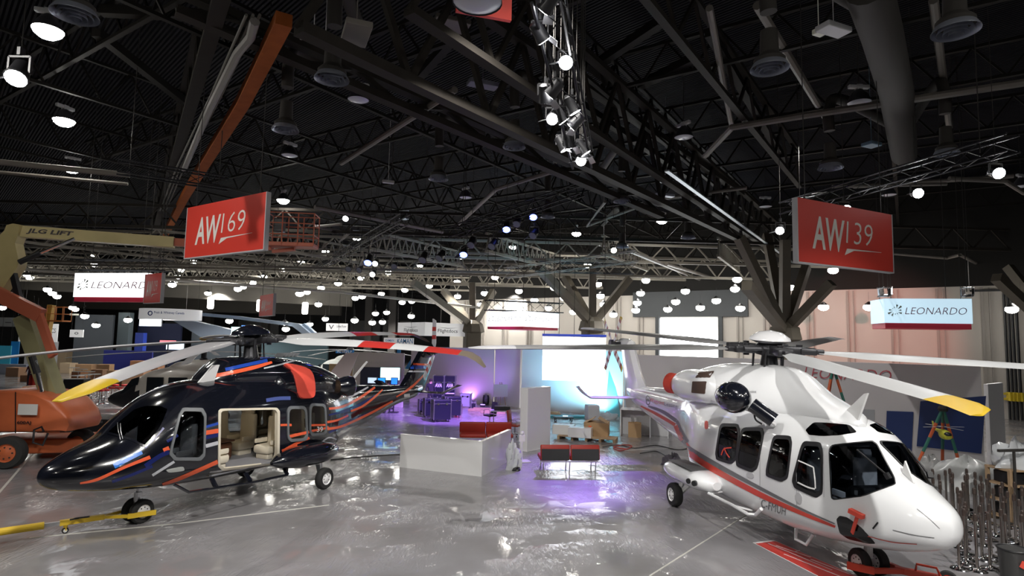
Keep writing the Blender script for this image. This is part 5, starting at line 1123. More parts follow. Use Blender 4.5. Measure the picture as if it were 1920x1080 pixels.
# ------------------------------------------------------------------ booth clutter in the purple light
M_case = mat('road_case_blue_black', (.007, .009, .018), .4); M_cwhite = mat('case_white_print', (.75, .75, .8), .5); M_wood = mat('pale_plywood', (.5, .34, .2), .6, var=.4, vscale=8); M_card = mat('cardboard', (.42, .27, .14), .8, bump=.1)
def road_case(p, rz, d, label, txt=None, wheels=True, m=None, group=None):
    t = thing('road_case', label, 'road case', p, rz, group=group); z0 = .12 if wheels else 0
    MB().box((0, 0, z0+d[2]*.4), (d[0], d[1], d[2]*.8), bev=.015).build('case_body', m or M_case, t); MB().box((0, 0, z0+d[2]*.905), (d[0]+.01, d[1]+.01, d[2]*.18), bev=.015).build('case_lid', m or M_case, t); e = MB()
    for sx in (-1, 1):
        for sy in (-1, 1): e.box((sx*d[0]/2, sy*d[1]/2, z0+d[2]/2), (.04, .04, d[2])).ball((sx*d[0]/2, sy*d[1]/2, z0+d[2]), .04, 8, 5)
    e.box((0, -d[1]/2-.008, z0+d[2]*.81), (d[0], .012, .03)); e.build('metal_edging', M_alu, t); MB().box((-d[0]*.25, -d[1]/2-.012, z0+d[2]*.8), (.1, .02, .1)).box((d[0]*.25, -d[1]/2-.012, z0+d[2]*.8), (.1, .02, .1)).build('latch', M_chrome, t)
    if wheels:
        for sx in (-.4, .4):
            for sy in (-.4, .4): MB().cyl((sx*d[0]-.02, sy*d[1], .05), (sx*d[0]+.02, sy*d[1], .05), .05, n=10).bar((sx*d[0], sy*d[1], .07), (sx*d[0], sy*d[1], .13), .05, .04, up=(1, 0, 0)).build('castor', M_blk, t)
    if txt: lettering(MB(), txt, Vector((-d[0]*.3, -d[1]/2-.005, z0+d[2]*.35)), Vector((d[0]*.6, 0, 0)), UP*d[2]*.25, Vector((0, -1, 0)), .1, .03).build('lettering', M_cwhite, t)
    return t
for px, lab in ((822, 'left'), (843, 'right')):
    g = at(px, 766); c = road_case(g, 0, (.62, .6, 1.9), 'tall black case with white print, %s one of the pair behind the person' % lab, None, False); lettering(MB(), 'AVA', Vector((-.2, -.305, 1.25)), Vector((.4, 0, 0)), UP*.22, Vector((0, -1, 0)), .1, .03).build('lettering', M_cwhite, c)
    MB().box((0, -.31, .9), (.55, .02, .06)).build('white_band', M_cwhite, c)
for px, py, s, lab in ((795, 776, .7, 'leftmost, small'), (808, 782, .9, 'second'), (826, 790, 1., 'third, nearest the camera'), (846, 782, 1., 'rightmost')):
    road_case(at(px, py), .35, (.85*s, .7*s, .95*s), 'dark blue road trunk on castors under the black tailplane, %s' % lab)
road_case(at(873, 765), -.1, (.6, .55, .72), 'grey-edged equipment rack case by the beige booth wall', m=mat('rack_grey', (.3, .32, .36), .4)); road_case(at(859, 776), 0, (.4, .4, .5), 'small red bin beside the rack case', wheels=False, m=mat('bin_red', (.3, .03, .04), .5))
road_case(at(888, 765), 0, (.28, .3, .42), 'small black case right of the rack case', wheels=False)
p = at(872, 752); t = thing('work_table', 'small table with a grey box behind the rack case', 'table', p); MB().box((0, 0, .9), (1.0, .6, .04), bev=.01).build('table_top', M_partw, t); [MB().cyl((sx*.45, sy*.25, 0), (sx*.45, sy*.25, .88), .018, n=6).build('leg', M_alu, t) for sx in (-1, 1) for sy in (-1, 1)]
tag(MB().box((0, 0, .15), (.7, .4, .3), bev=.02).build('storage_box', mat('box_grey', (.5, .48, .5), .6), loc=p+UP*.92), 'grey box on the small table', 'box')
q = p+Vector((-.05, -.05, 1.22)); t = thing('laptop', 'open laptop on top of the grey box', 'laptop', q, .2); MB().box((0, 0, .01), (.34, .24, .02), bev=.004).build('keyboard_base', M_alu, t); MB().box((0, .14, .12), (.34, .015, .22), R=Matrix.Rotation(-.25, 3, 'X')).build('screen', M_blk, t)
p = at(911, 758); t = thing('backpack', 'black backpack leaning on the beige booth wall', 'backpack', p); MB().box((0, 0, .28), (.42, .3, .56), bev=.12).build('bag', M_blk, t, smooth=True); MB().box((0, -.17, .18), (.28, .08, .25), bev=.035).build('front_pocket', M_blk, t, smooth=True); MB().torus((0, 0, .58), .06, .015, (0, 1, 0), 12, 6).build('handle', M_blk, t)
p = at(938, 764); t = thing('easel', 'easel holding a pale lilac board beside the angled wall', 'easel', p)
for a_, b_ in (((-.35, 0, 0), (-.05, .1, 1.5)), ((.35, 0, 0), (.05, .1, 1.5)), ((0, .5, 0), (0, .12, 1.4))): MB().bar(a_, b_, .03, .03).build('leg', M_wood, t)
MB().box((0, 0, 1.0), (.85, .03, .75), R=Matrix.Rotation(.1, 3, 'Z')).build('board', mat('easel_board', (.5, .48, .55), .5), t)
# low boards and stage pieces
for i, (x_, y_, w, l, rz) in enumerate(((905, 771, 1.6, .5, -.2), (925, 775, 1.4, .3, -.15), (1025, 778, 1.5, .4, .1))):
    tag(MB().box((0, 0, .06), (w, l, .12), rz, bev=.01).box((.1, .05, .15), (w*.8, l*.6, .06), rz+.05).build('stacked_boards', M_wood, loc=at(x_, y_)), 'flat stack of boards on the floor, %s' % ('left of the folding table', 'under the folding table end', 'behind the white column')[i], 'boards')
tag(MB().box((0, 0, .05), (4.0, .6, .1), .05).build('stage_strip', mat('strip_teal', (.05, .3, .35), .5), loc=at(1085, 783)), 'low teal floor strip under the cyan wall', 'floor strip')
# folding table with black case
p = at(953, 800); t = thing('folding_table', 'long folding table with a pale top left of the white column', 'table', p, .05); MB().box((0, 0, .74), (1.7, .7, .04), bev=.01).build('table_top', mat('table_lilac', (.45, .42, .5), .4), t); [MB().tube([(sx*.7, -.3, 0), (sx*.7, -.3, .72), (sx*.7, .3, .72), (sx*.7, .3, 0)], .015, 6).build('leg', M_alu, t) for sx in (-1, 1)]
tag(MB().box((0, 0, .1), (.75, .4, .2), bev=.02).box((0, -.21, .1), (.14, .02, .04)).build('tool_case', M_blk, loc=p+Vector((-.3, 0, .76))), 'black flat case lying on the folding table', 'case')
# chairs
M_cred = mat('chair_red', (.3, .03, .015), .5)
def office_chair(p, rz, m, label):
    t = thing('office_chair', label, 'chair', p, rz); MB().box((0, 0, .46), (.48, .46, .08), bev=.035).build('seat', m, t, smooth=True); MB().box((0, .26, .8), (.44, .06, .56), bev=.03, R=Matrix.Rotation(-.12, 3, 'X')).build('backrest', m, t, smooth=True)
    MB().cyl((0, 0, .08), (0, 0, .44), .03).build('gas_column', M_chrome, t); mb = MB(); ca = MB()
    for k in range(5): a = k*2*PI/5; e = (math.cos(a)*.3, math.sin(a)*.3, .07); mb.bar((0, 0, .12), e, .04, .03); ca.ball((e[0], e[1], .03), .03, 8, 6)
    mb.build('star_base', M_chrome, t); ca.build('castors', M_blk, t)
    for s in (-1, 1): MB().tube([(s*.24, .2, .5), (s*.28, .15, .7), (s*.28, -.15, .7), (s*.24, -.18, .48)], .014, 6).build('armrest', M_chrome, t)
    return t
office_chair(at(965, 818), 1.2, M_cred, 'red swivel chair behind the sofa and the white column'); office_chair(at(918, 797), -.9, M_blk, 'black swivel chair beside the folding table')
# pallets with boxes
def pallet(p, rz, w, l, label):
    t = thing('pallet', label, 'pallet', p, rz)
    for k in range(6): MB().box((0, -l/2+l*(k+.5)/6, .13), (w, l/6*.78, .02)).build('deck_board', M_wood, t)
    for k in (-1, 0, 1): MB().box((k*(w/2-.06), 0, .06), (.1, l, .12)).build('bearer', M_wood, t)
    return t
pallet(at(1078, 822), -.35, 1.3, 1.0, 'wooden pallet under the long white boxes'); pallet(at(1128, 826), -.3, 1.25, .95, 'wooden pallet under the cardboard box')
p = at(1057, 820); tag(MB().box((0, 0, .2), (.9, .45, .4), -.3, bev=.01).build('white_box', M_ctr, loc=p+UP*.14), 'white block on the pallet, left one', 'box'); p = at(1088, 826); tag(MB().box((0, 0, .2), (.95, .45, .4), -.3, bev=.01).build('white_box', M_ctr, loc=p+UP*.14), 'white block on the pallet, right one', 'box')
p = at(1119, 822)+UP*.14; t = thing('cardboard_box', 'open cardboard box with raised flaps on the right pallet', 'box', p, -.25); MB().box((0, 0, .28), (1.0, .8, .56)).build('box_body', M_card, t); MB().box((-.3, 0, .62), (.5, .8, .02), R=Matrix.Rotation(-.5, 3, 'Y')).box((.3, 0, .62), (.5, .8, .02), R=Matrix.Rotation(.5, 3, 'Y')).build('flaps', M_card, t); MB().box((-.25, -.405, .35), (.12, .01, .16)).build('orange_sticker', mat('sticker_orange', (.8, .12, .03), .5), t)
tag(MB().box((0, 0, .37), (.62, .6, .74), .2, bev=.01).build('display_plinth', M_partw, loc=at(1110, 786)), 'white plinth cube before the cyan wall', 'plinth')
t = thing('flat_dolly', 'low black equipment dolly right of the white column', 'dolly', at(1056, 790), .1); MB().box((0, 0, .2), (1.0, .5, .05)).build('platform', M_blk, t); [MB().cyl((sx*.4-.02, sy*.2, .06), (sx*.4+.02, sy*.2, .06), .06, n=10).bar((sx*.4, sy*.2, .08), (sx*.4, sy*.2, .2), .03, .03, up=(1, 0, 0)).build('castor', M_blk, t) for sx in (-1, 1) for sy in (-1, 1)]
crumple(at(1140, 786), .5, .25, .3, 'plastic_bags', 'clear plastic bags by the cyan wall', 'plastic bags', M_film, 8)
tag(MB().prism([(0, 0, 0), (.9, 0, 0), (.5, .5, 2.7), (.35, .5, 2.7)], (0, .03, 0)).build('leaning_panel', mat('panel_teal', (.2, .45, .5), .4), loc=at(1133, 781)), 'tall pale teal panel leaning on the cyan wall', 'panel')
# low white cabinet with boxes inside
p = at(1208, 818); t = thing('low_cabinet', 'low open white cabinet below the white helicopter tail', 'cabinet', p, -.25); w, d, hh = 2.0, .7, 1.15
MB().box((0, d/2, hh/2), (w, .03, hh)).build('back_panel', M_partw, t); [MB().box((s*w/2, 0, hh/2), (.04, d, hh)).build('side_panel', M_partw, t) for s in (-1, 0.25, 1)]; MB().box((0, 0, hh), (w, d, .04)).build('top_panel', M_partw, t)
tag(MB().box((0, 0, .3), (.55, .45, .6), -.2).box((0, 0, .61), (.4, .3, .03), .3).build('cardboard_box', M_card, loc=at(1190, 819)), 'brown parcel box in the low white cabinet', 'box')
tag(MB().box((0, 0, .25), (.5, .5, .5), -.2).build('cardboard_box', mat('card_dark', (.2, .09, .07), .8), loc=at(1186, 800)+UP*0), 'dark red box stack behind the low cabinet', 'box')
tag(MB().box((0, 0, .3), (.9, .5, .6), -.2).box((.3, 0, .45), (.3, .52, .3), -.2).build('cardboard_box', M_card, loc=at(1222, 816)+UP*1.17+Vector((0, .9, 0))*0), 'cardboard box standing on top of the low cabinet', 'box')
# cable tangle
def cable(pts, label, m=M_blk, r=.015): return tag(MB().tube(arc([at(*p, r) for p in pts], 6), r, 6).build('cable', m), label, 'cable')
cable([(1130, 838), (1160, 834), (1190, 840), (1230, 835), (1270, 843), (1300, 838)], 'black cable winding across the floor below the low cabinet'); cable([(1150, 841), (1165, 845), (1185, 837), (1170, 834), (1150, 838), (1175, 842)], 'red cable tangle on the floor beyond the sofa', mat('cable_red', (.35, .04, .03), .5), .02); cable([(1200, 850), (1230, 846), (1250, 855), (1275, 862), (1262, 868)], 'second black cable near the white helicopter wheel')
cable([(870, 792), (905, 796), (940, 800), (955, 806)], 'black cable from the trunks to the folding table'); cable([(620, 862), (680, 856), (740, 852), (800, 850)], 'thin cable across the floor beside the left tailboom')
crumple(at(1262, 872), .35, .3, .3, 'dark_bag', 'dark crumpled bag on the floor beside the white helicopter', 'bag', mat('bag_dark', (.1, .09, .11), .8), 11)
# uplights
for px, py, col in ((905, 763, (.4, .2, 1)), (880, 757, (.5, .2, 1)), (1060, 785, (.35, .75, 1)), (1125, 783, (.3, .85, 1))):
    p = at(px, py); t = thing('uplight', 'small floor uplight throwing %s light on the booth wall' % ('purple' if col[2] == 1 and col[1] < .5 else 'cyan'), 'lamp', p, group='booth uplights'); MB().box((0, 0, .07), (.3, .14, .12), bev=.02).build('housing', M_blk, t); MB().box((0, 0, .14), (.26, .1, .02)).build('lens', mat('uplens%d' % px, col, .3, emit=6, ecol=col), t)
    spot(p+UP*.25+Vector((0, -.1, 0)), p+Vector((0, 1.2, 2.2)), 160 if col[1] < .5 else 1300, 2.2, col, .1, .9)
# ------------------------------------------------------------------ people
def person(p, rz, h, label, shirt, trousers, pose='stand', hairc=(.03, .02, .015)):
    me = bpy.data.meshes.new('body'); bm = bmesh.new(); s = h/1.78
    J = dict(pel=(0, 0, .95), sp=(0, .0, 1.15), ch=(0, .01, 1.38), nk=(0, .0, 1.52), hd=(0, -.02, 1.6), tp=(0, -.02, 1.72), hl=(.1, 0, .9), kl=(.11, -.03, .5), al=(.12, .02, .09), tl=(.13, -.14, .04), hr=(-.1, 0, .9), kr=(-.11, -.03, .5), ar=(-.12, .02, .09), tr=(-.13, -.14, .04),
        sl=(.19, .01, 1.43), el=(.25, .0, 1.15), wl=(.22, -.2, 1.0), fl=(.2, -.29, .97), sr=(-.19, .01, 1.43), er=(-.26, .0, 1.15), wr=(-.2, -.22, 1.02), fr=(-.17, -.3, 1.0))
    Rr = dict(pel=.15, sp=.135, ch=.16, nk=.055, hd=.085, tp=.07, hl=.09, kl=.06, al=.04, tl=.03, hr=.09, kr=.06, ar=.04, tr=.03, sl=.06, el=.042, wl=.028, fl=.03, sr=.06, er=.042, wr=.028, fr=.03)
    V = {k: bm.verts.new(Vector(v)*s) for k, v in J.items()}
    for a, b in (('pel', 'sp'), ('sp', 'ch'), ('ch', 'nk'), ('nk', 'hd'), ('hd', 'tp'), ('pel', 'hl'), ('hl', 'kl'), ('kl', 'al'), ('al', 'tl'), ('pel', 'hr'), ('hr', 'kr'), ('kr', 'ar'), ('ar', 'tr'), ('ch', 'sl'), ('sl', 'el'), ('el', 'wl'), ('wl', 'fl'), ('ch', 'sr'), ('sr', 'er'), ('er', 'wr'), ('wr', 'fr')): bm.edges.new((V[a], V[b]))
    for side, sg in (('fl', 1), ('fr', -1)):
        b0 = J[side]
        for k in range(5):
            dx = (-.03+.015*k)*1.0 if k < 4 else .035*-sg; l = (.05, .065, .06, .045, .03)[k]; a = bm.verts.new(Vector((b0[0]+dx*.9, b0[1]-.02, b0[2]-.01))*s); e = bm.verts.new(Vector((b0[0]+dx, b0[1]-.02-l, b0[2]-.02))*s); bm.edges.new((V[side], a)); bm.edges.new((a, e)); V['%s%d' % (side, k)] = a; V['%s%de' % (side, k)] = e; Rr['%s%d' % (side, k)] = .01; Rr['%s%de' % (side, k)] = .008
    keys = list(V); bm.verts.index_update(); idx = {k: V[k].index for k in keys}; bm.to_mesh(me); bm.free()
    o = bpy.data.objects.new('body', me); COL.objects.link(o); md = o.modifiers.new('s', 'SKIN'); me = o.data
    if not me.skin_vertices: 
        bm = bmesh.new(); bm.from_mesh(me); bm.verts.layers.skin.verify(); bm.to_mesh(me); bm.free()
    sv = me.skin_vertices[0].data
    for k in keys: r_ = Rr[k]*s; sv[idx[k]].radius = (r_, r_*(.8 if k in ('sp', 'ch', 'pel') else 1)); sv[idx[k]].use_root = (k == 'pel')
    o.modifiers.new('u', 'SUBSURF').levels = 1; bpy.context.view_layer.update(); m2 = bpy.data.meshes.new_from_object(o.evaluated_get(bpy.context.evaluated_depsgraph_get())); bpy.data.objects.remove(o)
    for m in (mat('skin', (.5, .3, .22), .6), mat('cloth%s' % str(shirt)[:8], shirt, .9), mat('cloth%s' % str(trousers)[:8], trousers, .9), mat('shoe_dark', (.03, .03, .03), .6)): m2.materials.append(m)
    for f in m2.polygons:
        c = f.center/s; f.material_index = 0 if (c.z > 1.5 or (c.y < -.2 and c.z > .9)) else (1 if c.z > .98 else (3 if c.z < .1 else 2)); f.use_smooth = True
    t = thing('person', label, 'person', p, rz); b = bpy.data.objects.new('body', m2); COL.objects.link(b); b.parent = t
    MB().lathe([(.02, .1), (.075, .08), (.096, .03), (.098, -.03), (.085, -.06)], Vector((0, .0, 1.66))*s, 16, cap=False).build('hair', mat('hair_dark', hairc, .8), t, smooth=True)
    f_ = MB()
    for e in (-1, 1): f_.ball(Vector((.032*e, -.1, 1.635))*s, .012, 8, 6)
    f_.build('eyes', M_blk, t); MB().cyl(Vector((0, -.1, 1.62))*s, Vector((0, -.125, 1.595))*s, .008, .016, n=6).build('nose', mat('skin', (.5, .3, .22), .6), t); return t
person(at(806, 769), .4, 1.8, 'person in dark clothes standing behind the road trunks by the black cases', (.02, .02, .025), (.02, .02, .03))
person(at(55, 724), .2, 1.75, 'distant person in dark clothes walking among the tables at far left', (.1, .03, .05), (.03, .03, .05))
# ------------------------------------------------------------------ boom lift at left
M_lor = mat('lift_orange', (.62, .15, .055), .4, var=.35, vscale=2); M_lye = mat('lift_cream_yellow', (.62, .52, .25), .45, var=.25, vscale=2); M_lol = mat('lift_olive_boom', (.36, .34, .18), .5, var=.3, vscale=2); M_lred = mat('lift_red_link', (.5, .13, .07), .5)
D0 = 18.6
base = at(88, 868); base = Vector((atd(85, 800, D0).x, D0, 0)); t = thing('boom_lift', 'large orange and cream articulated boom lift at the left edge', 'boom lift', base)
def L_(px, py, d=D0): return atd(px, py, d)-base
def poly(name, pts, d, th, m, par=t):
    P = [L_(x, y, d) for x, y in pts]; return MB().prism(P, (0, th, 0)).build(name, m, par, smooth=30)
ch_ = MB().box(L_(85, 845)+Vector((-.5, .8, .1)), (3.1, 1.5, .45), .25, bev=.1); ch_.build('chassis', M_lor, t, smooth=True)
bd = MB(); prof = [(-60, 812), (-60, 742), (-20, 733), (30, 732), (70, 738), (100, 752), (120, 775), (128, 797), (122, 810), (60, 812)]
rings = []
for dd, sc in ((0, .9), (.08, .98), (.25, 1.), (1.4, 1.), (1.55, .97), (1.62, .9)):
    cx, cy = 30, 775; rings.append([L_(cx+(x-cx)*sc, cy+(y-cy)*sc, 17.9)*1.0+Vector((0, dd, 0)) for x, y in prof])
bd.loft(rings); bd.build('engine_cover', M_lor, t, smooth=45)
MB().box(L_(52, 771, 17.8)+Vector((0, 0, .05)), (.58, .02, .32)).build('warning_decal', mat('decal_pale', (.6, .6, .58), .5), t)
lettering(MB(), '600AJ', L_(35, 796, 17.93)+Vector((0, -.05, 0)), Vector((.42, 0, 0)), UP*.12, Vector((0, -1, 0)), 0, .02, off=.02).build('lettering', M_blk, t)
MB().bar(L_(29, 735, 17.88), L_(29, 812, 17.88), .02, .02, up=(0, 1, 0)).build('cover_seam', M_blk, t); MB().tube([L_(82, 810, 17.8), L_(78, 800, 17.75), L_(64, 806, 17.75), L_(62, 830, 17.75), L_(80, 835, 17.75), L_(90, 812, 17.8)], .03, 8).build('hose_loop', M_blk, t)
for i, (px, py, dd) in enumerate(((16, 848, 17.6), (153, 824, 19.2), (-55, 830, 19.8), (100, 815, 21.0))):
    c = L_(px, py, dd); c.z = .47; wheel(t, c, .47, .34, (-.25 if i != 1 else .15, 1, 0), hubm=M_lor)
# lower boom, links, knuckle, main boom
def beam2(name, a, b, w, h, m): return MB().bar(a, b, w, h).build(name, m, t)
beam2('lower_boom', L_(118, 790, 18.6), L_(48, 592, 19.0), .42, .52, M_lol); beam2('riser_link', L_(100, 668, 18.3), L_(72, 588, 18.6), .12, .26, M_lred); beam2('riser_link', L_(78, 592, 18.6), L_(-10, 548, 18.8), .2, .42, M_lred)
MB().tube([L_(66, 676, 18.2), L_(78, 735, 18.2)], .06, 10).build('lift_cylinder', M_chrome, t); MB().tube([L_(60, 668, 18.2), L_(70, 700, 18.2)], .1, 10).build('lift_cylinder', M_blk, t)
poly('knuckle', [(-20, 460), (8, 432), (12, 422), (24, 419), (36, 421), (32, 445), (28, 456), (35, 490), (33, 500), (0, 548), (-20, 565)], 18.9, .34, M_lye)
beam2('strut', L_(24, 508, 19.0), L_(38, 568, 18.9), .14, .16, M_blk)
A_, B_ = L_(20, 431.5, 18.9)+Vector((0, .2, 0)), L_(327, 455, 20.6); MB().bar(A_, B_, .34, .36).build('main_boom', M_lye, t); dB_ = (B_-A_).normalized()
MB().bar(B_-dB_*.5, L_(480, 462, 21.6), .24, .26).build('boom_extension', M_lred, t); MB().tube([L_(36, 492, 18.9), L_(75, 474, 19.1)], .09, 12).build('lift_cylinder', M_blk, t); MB().tube([L_(75, 474, 19.1), L_(140, 447, 19.4)], .05, 10).build('cylinder_rod', M_chrome, t)
nb = Vector((dB_.y, -dB_.x, 0)).normalized(); nb = nb if nb.y < 0 else -nb; s0 = L_(45, 439, 18.9)
k0 = (s0-A_).dot(dB_); upb = dB_.cross(Vector((0, 1, 0))); upb = upb if upb.z > 0 else -upb
lettering(MB(), 'JLG LIFT', A_+dB_*k0+nb*.175-upb*.09, dB_*1.28, upb*.2, nb, .2, .035, off=.01).build('lettering', mat('lift_lettering', (.06, .05, .05), .5), t)
# basket
bc = L_(548, 462, 21.5); bk = MB(); w, d_, hh = 1.65, .8, 1.15; x0 = bc
MB().box(x0+Vector((0, 0, .03)), (w, d_, .14), .1, bev=.02).build('basket_floor', M_lred, t); R_ = Matrix.Rotation(.1, 3, 'Z')
for sx in (-1, -.33, .33, 1):
    for sy in (-1, 1): bk.cyl(x0+R_@Vector((sx*w/2, sy*d_/2, 0)), x0+R_@Vector((sx*w/2, sy*d_/2, hh)), .022, n=6)
for z in (.38, .78, hh):
    q = [x0+R_@Vector((a*w/2, b*d_/2, z)) for a, b in ((-1, -1), (1, -1), (1, 1), (-1, 1), (-1, -1))]
    for a, b in zip(q[:-1], q[1:]): bk.cyl(a, b, .02, n=6)
bk.build('basket_rail', M_lred, t); MB().box(x0+Vector((-.5, 0, .75)), (.35, .3, .5), bev=.03).build('control_box', M_blk, t); MB().bar(L_(470, 462, 21.6), x0+Vector((-.7, 0, 0)), .2, .3).bar(x0+Vector((-.7, 0, -.2)), x0+Vector((.1, 0, -.1)), .15, .12).build('basket_arm', M_lred, t)
# second, distant boom lift
b2 = atd(100, 640, 34); b2.z = 0; t2 = thing('boom_lift', 'distant orange boom lift with yellow boom left of the white ring sign', 'boom lift', b2); g2 = lambda px, py: atd(px, py, 34)-b2
MB().bar(g2(88, 625), g2(97, 572), .3, .3).build('boom', mat('lift2_yellow', (.75, .45, .1), .5), t2); MB().box(g2(110, 602), (.9, .7, .08)).build('basket_floor', mat('lift2_orange', (.75, .25, .06), .5), t2); bk = MB(); c = g2(110, 602)
for sx in (-.45, 0, .45):
    for sy in (-.35, .35): bk.cyl(c+Vector((sx, sy, 0)), c+Vector((sx, sy, .8)), .02, n=5)
for z in (.4, .8):
    for a, b in (((-.45, -.35), (.45, -.35)), ((-.45, .35), (.45, .35)), ((-.45, -.35), (-.45, .35)), ((.45, -.35), (.45, .35))): bk.cyl(c+Vector((*a, z)), c+Vector((*b, z)), .02, n=5)
bk.build('basket_rail', mat('lift2_orange', (.75, .25, .06), .5), t2); MB().bar(g2(88, 625), g2(84, 690), .3, .35).build('lower_boom', mat('lift2_orange', (.75, .25, .06), .5), t2); MB().box((-.3, .3, .5), (2.2, 1.2, .8), bev=.1).build('chassis', mat('lift2_orange', (.75, .25, .06), .5), t2)
# ------------------------------------------------------------------ tow bars
M_ty = mat('towbar_yellow', (.72, .48, .03), .45); Pn = h_ = HB.root.matrix_world
def wl_(h, x, y, z): t_ = h.t; c, s = math.cos(t_[2]), math.sin(t_[2]); k = t_[3]; return Vector((t_[0]+k*(c*x-s*y), t_[1]+k*(s*x+c*y), z*k))
nw = wl_(HB, 2.6, 0, 0); hd_ = Vector((math.cos(HB.t[2]), math.sin(HB.t[2]), 0)); e1 = at(-5, 998, .22); t = thing('tow_bar', 'yellow tow bar attached to the black helicopter nose wheel', 'tow bar', nw); e = e1-nw; dx = Vector((e.x, e.y, 0)).normalized(); sd = Vector((-dx.y, dx.x, 0)); st_ = Vector((0, 0, .22))
MB().bar(st_+dx*.6, st_+dx*1.35, .09, .1).build('bar_tube', M_ty, t); MB().bar(st_+dx*1.35, st_+dx*1.6, .07, .07).build('coupling', mat('coupling_grey', (.45, .45, .47), .5), t); MB().cyl(st_+dx*1.6, e+dx*.5, .07, n=14).build('handle_tube', M_ty, t)
for s in (-1, 1): MB().bar(st_+dx*.65, st_+dx*.2+sd*s*.26, .06, .06).bar(st_+dx*.22+sd*s*.26, st_-dx*.3+sd*s*.26, .05, .1).build('fork_arm', M_ty, t)
MB().bar(st_+dx*1.0+UP*.05, st_+dx*1.2+sd*.25+UP*.1, .03, .03).bar(st_+dx*1.1+UP*.05, st_+dx*.9+sd*.3+UP*.12, .03, .03).build('release_lever', M_steel, t); MB().bar(st_+dx*1.25, dx*1.25+UP*.06, .04, .06).build('foot_strut', M_ty, t); wheel(t, dx*1.25+UP*.06, .06, .05, sd)
M_tr = mat('towbar_red', (.6, .06, .03), .4); nw = wl_(HW, 2.8, 0, 0); e = at(1765, 1085, .2)-nw; dx = Vector((e.x, e.y, 0)).normalized(); sd = Vector((-dx.y, dx.x, 0)); t = thing('tow_bar', 'red wheeled tow bar attached to the white helicopter nose wheel', 'tow bar', nw); st_ = UP*.2; L_t = Vector((e.x, e.y)).length
MB().bar(st_+dx*.4, st_+dx*L_t, .1, .1).build('bar_tube', M_tr, t)
for s in (-1, 1): MB().bar(st_+dx*.55, st_+dx*.1+sd*s*.34, .07, .08).bar(st_+dx*.12+sd*s*.34, st_-dx*.3+sd*s*.34, .06, .12).build('fork_arm', M_tr, t)
MB().tube([st_+dx*.7+UP*.04, st_+dx*.72+UP*.16, st_+dx*1.0+UP*.16, st_+dx*1.05+UP*.04], .02, 6).build('lift_handle', M_tr, t)
for s in (-1, 1): wheel(t, dx*1.15+sd*s*.25+UP*.14, .14, .07, sd, hubm=M_tr)
MB().bar(dx*1.15-sd*.25+UP*.14, dx*1.15+sd*.25+UP*.14, .03, .03).bar(st_+dx*1.1, dx*1.15+UP*.14, .03, .03).build('axle', M_steel, t)
# red floor plate
q = [at(1411, 1018), at(1450, 1013), at(1640, 1095), at(1560, 1095)]; t = thing('floor_decal', 'red floor graphic with white lines under the white helicopter', 'floor graphic', q[0])
MB().prism([p-q[0]+UP*.004 for p in q], UP*.004).build('white_border', M_ws if False else mat('decal_white', (.7, .7, .7), .4), t); cc = sum(q, Vector())/4
MB().prism([(p-cc)*.93+cc-q[0]+UP*.008 for p in q], UP*.004).build('red_field', mat('decal_red', (.55, .05, .04), .35), t); mb = MB()
for a_, b_ in (((1440, 1020), (1560, 1070)), ((1455, 1024), (1520, 1046)), ((1500, 1033), (1490, 1036)), ((1470, 1040), (1600, 1092)), ((1520, 1050), (1620, 1088))): mb.bar(at(*a_)-q[0]+UP*.014, at(*b_)-q[0]+UP*.014, .02, .004)
mb.build('white_lines', mat('decal_white', (.7, .7, .7), .4), t)
# ------------------------------------------------------------------ right edge: stanchions, wrapped pile, crates
M_post2 = mat('stanchion_steel', (.42, .38, .35), .2, 1.); sg0 = None
R = random.Random(5); spots = []
while len(spots) < 60:
    px = R.uniform(1750, 1925); py = R.uniform(952, 1078)
    if py > 1000 and px < 1790: continue
    p = at(px, py)
    w_ = HW.M @ Vector((p.x, p.y, 0))
    if w_.x > -3 and abs(w_.y) < 1.15 and w_.x < 4.8: continue
    if all((p-q_).length > .27 for q_ in spots): spots.append(p)
def stanchion(p):
    t = thing('stanchion_post', 'chrome queue post on a domed base in the crowd by the white nose', 'queue post', p, group='queue posts at the right')
    MB().lathe([(.16, 0), (.165, .012), (.14, .035), (.07, .06), (.03, .075)], n=20).build('domed_base', M_chrome, t, smooth=True); MB().cyl((0, 0, .06), (0, 0, .92), .026, n=12).build('post', M_post2, t, smooth=True); MB().cyl((0, 0, .9), (0, 0, 1.0), .034, n=12).ball((0, 0, 1.01), .03, 10, 6).build('belt_head', mat('belt_head_dark', (.05, .035, .03), .4), t); return freeze(t)
s0_ = stanchion(spots[0])
for p in spots[1:]: copy_thing(s0_, p, R.uniform(0, 6))
crumple(at(1815, 915), 1.1, .9, .85, 'wrapped_pile', 'big pile wrapped in milky plastic film before the tripod', 'wrapped pile', mat('milky_film', (.55, .56, .56), .3, bump=.8, bscale=6), 5, 34, .13); crumple(at(1745, 905), .5, .4, .75, 'wrapped_pile', 'smaller plastic wrapped heap left of the big pile', 'wrapped pile', mat('milky_film2', (.3, .3, .3), .3, bump=.8, bscale=6), 15, 24, .25)
def frame_shelf(p, rz, label):
    t = thing('wooden_rack', label, 'rack', p, rz)
    for sx in (-.5, .5):
        for sy in (-.3, .3): MB().bar((sx, sy, 0), (sx, sy, 1.25), .07, .07, up=(1, 0, 0)).build('upright', M_wood, t)
    for z in (.1, .48, .86, 1.22): MB().box((0, 0, z), (1.08, .68, .04)).build('shelf', M_wood, t)
    return t
p = at(1912, 975); frame_shelf(p, .1, 'wooden rack with black cases at the right edge')
